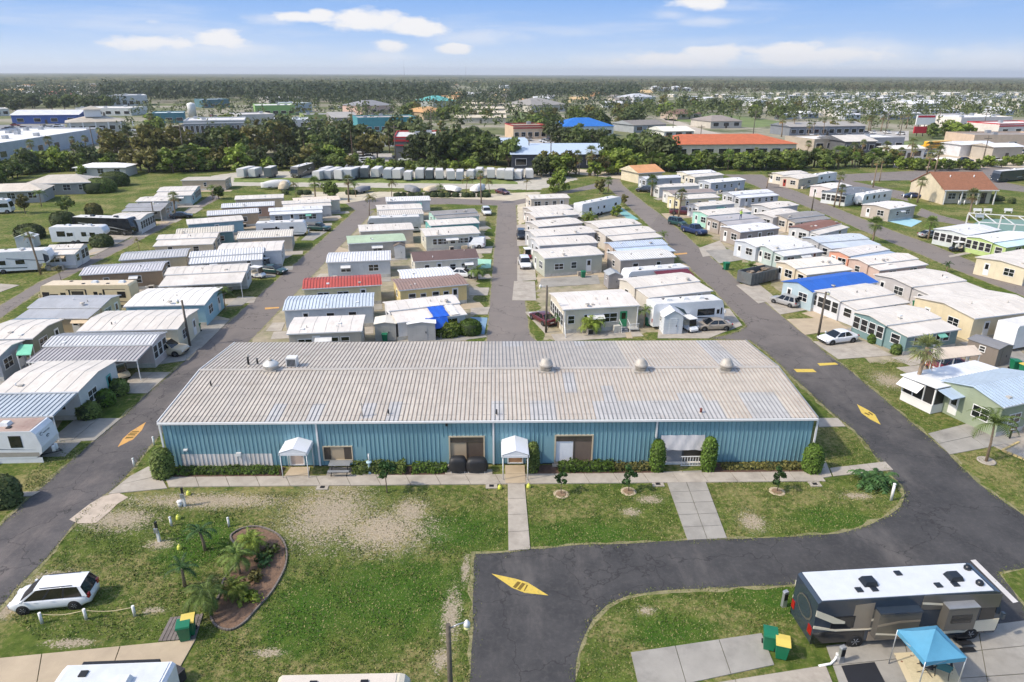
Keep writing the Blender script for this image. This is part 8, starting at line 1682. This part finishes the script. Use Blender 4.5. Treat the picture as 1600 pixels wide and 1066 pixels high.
def shrink(p, k): cx, cy = sum(a for a, _ in p) / len(p), sum(b for _, b in p) / len(p); return [(cx + (x - cx) * k, cy + (y - cy) * k) for x, y in p]
inner = sheet('rug_field', shrink(rg_, .78), .069, mat('rug_cream', S(190, 178, 146), .95, var=.12, vscale=8), parent=o)
q = GP([(1334, 1090), (1392, 1086), (1366, 1036), (1314, 1042)]); o = sheet('black_mat', q if area(q) > 0 else q[::-1], .066, mat('black_rubber_mat', S(28, 30, 36), .8)); tag(o, 'black rubber mat left of the patterned rug', 'mat')
def camp_chair(px, rz, m, label):
    o = thing('camp_chair', label, 'chair', (*G(*px), .066), rz); MB().box(-.28, .28, -.26, .26, .4, .44).build('seat', m, o); MB().add([(-.28, .26, .42), (.28, .26, .42), (.3, .5, 1.0), (-.3, .5, 1.0)], [(0, 1, 2, 3)]).build('backrest', m, o)
    for s in (-1, 1):
        MB().cyl((s * .28, -.3, 0), (s * .28, .35, .62), .016, n=5).build('leg', dark_metal, o); MB().cyl((s * .28, .35, 0), (s * .28, -.3, .62), .016, n=5).build('leg', dark_metal, o); MB().box(s * .31 - .04, s * .31 + .04, -.3, .3, .62, .65).build('armrest', dark_metal, o)
camp_chair((1470, 1054), radians(150), mat('teal_cloth', S(40, 100, 116), .8), 'teal camp chair under the blue tent')
camp_chair((1445, 1050), radians(60), mat('black_cloth', S(34, 36, 40), .8), 'black camp chair on the patterned rug')
# hook-up pedestals and loose pipes
def pedestal(px, label): o = thing('hookup_pedestal', label, 'pedestal', (*G(*px), 0), .2); MB().box(-.12, .12, -.09, .09, 0, .95).build('casing', alu, o); MB().box(-.1, .1, -.11, -.09, .5, .9).build('cover', dark_metal, o); MB().prism([(-.14, .95), (.14, .95), (.1, 1.06), (-.1, 1.02)], -.1, .1, 'y').build('cap', alu, o)
pedestal((1224, 948), 'grey hook-up pedestal on the grass behind the motorhome'); pedestal((1312, 1036), 'grey hook-up pedestal by the black mat'); 
o = thing('drain_hose', 'white drain pipe lying on the grass behind the motorhome', 'pipe', (*G(1292, 1042), .05)); MB().tube([(-.4, 0, 0), (.2, .1, .03), (.5, .3, .1), (.6, .35, .35)], .06, 8).build('pipe', trim_white, o); MB().lathe([(.09, .3), (.09, .42), (.06, .44)], (.6, .35), n=8).build('elbow', trim_white, o)
# notice post on the right lawn
o = thing('notice_post', 'small brown sign on a post beside the sage home drive', 'sign', (*G(1577, 686), 0), radians(10)); MB().box(-.05, .05, -.05, .05, 0, 1.1).build('post', dark_metal, o); MB().box(-.32, .32, -.07, -.05, .75, 1.05).build('board', mat('sign_brown', S(110, 62, 50), .6), o); MB().box(-.24, .24, -.08, -.07, .84, .97).build('panel', trim_white, o)
gb = GP([(1566, 705), (1640, 735), (1640, 700), (1592, 692)]); struct(sheet('garden_bed', gb if area(gb) > 0 else gb[::-1], .03, mat('pale_gravel', S(180, 170, 158), .95, var=.2, vscale=6), .05, 9))
# tan brick-like stones edging it
ge = thing('stone_edging', 'yellowish block edging around the pale gravel bed', 'edging', (*G(1566, 705), 0)); g0 = G(1566, 705)
for (p0, p1) in (((1566, 705), (1640, 735)), ((1566, 705), (1592, 692))):
    a, b = G(*p0), G(*p1); k = int(hypot(b[0] - a[0], b[1] - a[1]) / .32); an = atan2(b[1] - a[1], b[0] - a[0])
    for i in range(k): t = (i + .5) / k; link('block', cached('edgeblock', lambda: MB().box(-.14, .14, -.07, .07, 0, .14).mesh('block', mat('edge_block', S(190, 170, 120), .9, var=.2))), ge, (a[0] + (b[0] - a[0]) * t - g0[0], a[1] + (b[1] - a[1]) * t - g0[1], 0), an)
# clubhouse with brown shingle roof
z = 3.2; q = [np.array(G(*p, z)) for p in ((1476, 297), (1560, 297), (1413, 281))]; Lc = float(np.linalg.norm(q[1] - q[0])); rz = atan2(*(q[1] - q[0])[::-1]); wd = 13.0
o = thing('clubhouse', 'cream clubhouse with broad brown shingle roof and recessed porch', 'building', (float(q[0][0]), float(q[0][1]), 0), rz); wc = wallmat((214, 198, 164)); br = mat('brown_shingle', S(136, 92, 68), .9, var=.15, vscale=2, bump=.4, bscale=6)
MB().prism([(1.6, 0), (wd, 0), (wd, z), (wd / 2, z + 3.0), (.05, z - .02), (1.6, z - .05)], .15, Lc - .15, 'x').build('wall', wc, o); MB().prism([(0.05, 0), (1.65, 0), (1.65, z + .6), (.05, z - .05)], .15, .4, 'x').build('wing_wall', wc, o)
for y0, y1, za, zb in ((-.2, wd / 2, z - .1, z + 3.05), (wd / 2, wd + .2, z + 3.05, z - .1)): MB().slab((-.1, y0, za + .05), (Lc + .1, y0, za + .05), (Lc + .1, y1, zb + .05), (-.1, y1, zb + .05), .14).build('roof', br, o)
for k in range(4): MB().box(.3 + (Lc - .8) * k / 3, .5 + (Lc - .8) * k / 3, -.05, .15, 0, z - .1).build('column', trim_white, o)
MB().box(-.08, Lc + .08, -.24, -.2, z - .22, z + .02).build('gutter', trim_white, o); door(o, Lc * .07, 1.6, 0, 'n', brown, 1.2, 2.3); door(o, Lc * .85, 1.6, 0, 'n', brown, 1.2, 2.3)
for t in (.25, .45, .65): window(o, Lc * t, 1.6, 1.0, 1.6, 1.2, 'n', glass_dim)
for x in (.3, .75): MB().cyl((Lc * x, wd * .35, z + 2.0), (Lc * x, wd * .35, z + 2.6), .12, n=8).build('roof_vent', trim_white, o)
# shuffleboard canopy (open white frame) and courts
zc = 3.0; a = np.array(G(1513, 334, zc)); fr = thing('court_canopy_frame', 'white open canopy frame over the shuffleboard courts', 'canopy', (float(a[0]), float(a[1]), 0), radians(-22))
for k in range(7): MB().box(k * 2.6, k * 2.6 + .14, -9, 0, zc - .06, zc + .06).build('beam', trim_white, fr)
for y in (0, -9): MB().box(0, 15.7, y - .08, y + .08, zc + .062, zc + .2).build('rail', trim_white, fr)
for k in range(4):
    for y in (0, -9): MB().box(k * 5.2 - .1, k * 5.2 + .1, y - .1, y + .1, 0, zc - .06).build('post', trim_white, fr)
cq = GP([(1520, 350), (1600, 376), (1660, 372), (1660, 345), (1540, 342)]); struct(sheet('court_surface', cq if area(cq) > 0 else cq[::-1], .02, mat('court_green', S(110, 138, 128), .8, var=.1), 0))
for k, px in enumerate(((1527, 330), (1543, 330), (1575, 330), (1530, 340))): 
    o = thing('court_bench', f'{["first", "second", "third", "front"][k]} white bench beside the shuffleboard courts', 'bench', (*G(px[0], px[1] + 3), 0), radians(-10)); MB().box(-.8, .8, -.2, .2, .42, .48).build('seat', trim_white, o); MB().box(-.8, .8, .2, .25, .5, .95).build('backrest', trim_white, o)
    for s in (-.6, .6): MB().box(s - .04, s + .04, -.18, .22, 0, .42).build('leg', trim_white, o)
for px, lab in (((1497, 320), 'left of two white stubs on the clubhouse lawn'), ((1506, 320), 'right of two white stubs on the clubhouse lawn'), ((1411, 310), 'left white stub by the blue car'), ((1423, 311), 'right white stub by the blue car'), ((1362, 288), 'white stub on the back verge')): post(px, .9, .12, trim_white, 'bollard', lab, 'post')
# orange gabled house, ranch houses
def house(px, L_, D_, h, rise, wall, roof, label, rz, name='house', cat='house', hip=True, wn=3, roofm=None):
    o = thing(name, label, cat, (*G(*px), 0), rz); wm = wallmat(wall); rm = roofm or roofmat(roof, .8); MB().box(0, L_, 0, D_, 0, h).build('wall', wm, o); e = .5; hp = min(D_ * .45, L_ * .3) if hip else 0
    a, b, c, d = (-e, -e, h), (L_ + e, -e, h), (L_ + e, D_ + e, h), (-e, D_ + e, h); r0_, r1_ = (hp - (e if not hip else 0), D_ / 2, h + rise), (L_ - hp + (e if not hip else 0), D_ / 2, h + rise)
    for nm, f in (('roof', [a, b, r1_, r0_]), ('roof', [c, d, r0_, r1_]), ('roof', [b, c, r1_]), ('roof', [d, a, r0_])): MB().add(f, [tuple(range(len(f)))]).build(nm, rm if hip or len(f) == 4 else wm, o)
    MB().box(-e, L_ + e, -e - .05, -e, h - .15, h + .02).build('fascia', trim_white, o)
    for k in range(wn): window(o, L_ * (k + .5) / wn, 0, 1.0, 1.5, 1.2, 'n')
    return o
house((997, 287), 7.5, 8, 2.7, 1.5, (214, 200, 166), (206, 150, 104), 'cream house with orange gable roof at the lane end', radians(25), hip=False, wn=1)
house((45, 306), 13, 8, 2.7, 1.4, (150, 152, 152), (190, 182, 170), 'grey ranch house with pale shingle roof and brown door', radians(14), wn=4); house((-30, 320), 12, 7, 2.6, 1.2, (160, 160, 158), (206, 196, 180), 'grey ranch house at the left edge with pale roof', radians(16), wn=3); house((120, 277), 13, 7, 2.6, .8, (200, 196, 188), (236, 234, 230), 'long white roofed house behind the shrubs', radians(4), hip=True, wn=3)
rv('motorhome', (-30, 336), (19, 334), 'pale bus like motorhome at the left edge of the lawn', H_=3.2, wins=((.4, 1.2, .8), (.7, 1.2, .8)))
H('A', (62, 399), (118, 397), 5, 'white park trailer with porch', (214, 214, 216), WH, lw=2, endk='screen', label='white park trailer with roofed porch behind a tall palm')
# person in a lime shirt working on a flat roof
def person(loc, z, rz, label):
    o = thing('person', label, 'person', (*loc, z), rz); me = bpy.data.meshes.new('body')
    J = [(0, 0, .95), (0, 0, 1.2), (0, .02, 1.42), (0, .0, 1.52), (0, -.03, 1.66), (.1, 0, .9), (.12, -.05, .5), (.13, .02, .08), (.14, -.12, .03), (-.1, 0, .9), (-.13, .05, .5), (-.15, .06, .08), (-.16, -.08, .03), (.2, 0, 1.4), (.27, -.05, 1.14), (.22, -.28, 1.05), (-.2, 0, 1.4), (-.28, -.02, 1.14), (-.22, -.22, 1.0)]
    Ed = [(0, 1), (1, 2), (2, 3), (3, 4), (0, 5), (5, 6), (6, 7), (7, 8), (0, 9), (9, 10), (10, 11), (11, 12), (2, 13), (13, 14), (14, 15), (2, 16), (16, 17), (17, 18)]
    R_ = [.16, .15, .16, .06, .11, .1, .07, .05, .05, .1, .07, .05, .05, .07, .05, .04, .07, .05, .04]
    me.from_pydata(J, Ed, []); b = link('body', me, o); md = b.modifiers.new('skin', 'SKIN')
    for i, s in enumerate(me.skin_vertices[0].data): s.radius = (R_[i], R_[i]); s.use_root = i == 0
    b.modifiers.new('sub', 'SUBSURF').levels = 1
    T = node_mat('person_clothes'); sp_ = T.nd('ShaderNodeSeparateXYZ'); T.lk(T.src, sp_.inputs[0]); zc_ = sp_.outputs[2]
    c = T.mixc(T.rng(zc_, .93, .95), S(60, 76, 110), S(190, 216, 90)); c = T.mixc(T.rng(zc_, 1.46, 1.48), c, S(176, 130, 104)); c = T.mixc(T.rng(zc_, .1, .08), c, S(50, 40, 36)); T.lk(c, T.b.inputs['Base Color']); me.materials.append(T.m)
    MB().lathe([(.13, 1.66), (.12, 1.74), (.06, 1.8)], (0, -.03), n=10).build('hat', mat('hat_grey', S(150, 160, 120), .9), o)
person(G(1157, 342, 2.85), 2.75, radians(30), 'person in a lime shirt and jeans standing on a roof')
# ------------------------------------------------------------------ grass tufts on the near lawns (too many to count)
def inside(x, y, poly):
    c = np.zeros(len(x), bool); n = len(poly)
    for i in range(n):
        (x0, y0), (x1, y1) = poly[i], poly[i - 1]
        if y0 == y1: continue
        c ^= ((y0 > y) != (y1 > y)) & (x < (x1 - x0) * (y - y0) / (y1 - y0) + x0)
    return c
lawns = [[(60, 1000), (10, 960), (90, 868), (165, 790), (300, 772), (500, 768), (700, 764), (790, 762), (791, 858), (738, 866), (734, 1066), (310, 1066), (306, 1002), (240, 1000)], [(824, 762), (1035, 756), (1070, 842), (832, 856)], [(1102, 754), (1290, 752), (1398, 738), (1410, 775), (1380, 804), (1310, 830), (1140, 840)], [(905, 1060), (930, 970), (985, 934), (1240, 918), (1240, 985), (1190, 988), (985, 1018), (1000, 1064)], [(1282, 670), (1322, 670), (1385, 722), (1300, 730), (1284, 720)], [(1320, 572), (1400, 560), (1520, 590), (1448, 640), (1478, 690), (1400, 636)], [(1500, 716), (1600, 692), (1600, 796)], [(30, 760), (95, 690), (145, 690), (55, 772)]]
rg = np.random.default_rng(21); bx_, by_ = [], []
for pl in lawns:
    q = GP(pl); xs, ys = [p[0] for p in q], [p[1] for p in q]; A = abs(area(q)); n = int(A * 130); x = rg.uniform(min(xs), max(xs), n * 2); y = rg.uniform(min(ys), max(ys), n * 2); k = inside(x, y, q); bx_.append(x[k][:n]); by_.append(y[k][:n])
for pl in (ROADS[0], ROADS[2]):
    for i in range(len(pl)):
        (x0, y0), (x1, y1) = pl[i - 1], pl[i]; d = hypot(x1 - x0, y1 - y0)
        if max(y0, y1) > 76 or d > 45: continue
        n = int(d * 60); t = rg.random(n); s_ = rg.normal(scale=.13, size=n) * (.4 + 1.2 * np.abs(np.sin(t * d * 1.1))); bx_.append(x0 + (x1 - x0) * t - (y1 - y0) / d * s_); by_.append(y0 + (y1 - y0) * t + (x1 - x0) / d * s_)
x = np.concatenate(bx_); y = np.concatenate(by_)
k = ~inside(x, y, B_); x, y = x[k], y[k]
# thinner on the worn ground
w = np.ones(len(x))
for (cx, cy, rx, ry) in sandy: w = np.minimum(w, np.clip(np.hypot((x - cx) / rx, (y - cy) / ry) - .15, .12, 1))
k = rg.random(len(x)) < w; x, y = x[k], y[k]; n = len(x); hh = rg.uniform(.025, .085, n) * (1 + .5 * np.sin(x * 1.3) * np.cos(y * 1.7)); a = rg.uniform(0, 2 * pi, n); lx, ly = rg.normal(scale=.04, size=n), rg.normal(scale=.04, size=n); wd_ = rg.uniform(.02, .05, n)
V = np.stack([np.stack([x - wd_ * np.cos(a), y - wd_ * np.sin(a), np.zeros(n)], -1), np.stack([x + wd_ * np.cos(a), y + wd_ * np.sin(a), np.zeros(n)], -1), np.stack([x + lx, y + ly, hh], -1)], 1).reshape(-1, 3)
Tg = node_mat('grass_blades'); gi = Tg.nd('ShaderNodeNewGeometry'); ri = gi.outputs['Random Per Island']; c = Tg.mixc(Tg.rng(ri, .0, .62, 0, 1, False), S(76, 96, 38), S(110, 120, 60)); c = Tg.mixc(Tg.rng(ri, .74, .95), c, S(148, 138, 94)); Tg.lk(c, Tg.b.inputs['Base Color']); Tg.b.inputs['Roughness'].default_value = .8
o = link('lawn_grass', mesh_np('lawn_grass', V, np.arange(n * 3).reshape(-1, 3), Tg.m)); o['kind'] = 'stuff'; o['label'] = 'short patchy grass on the near lawns'
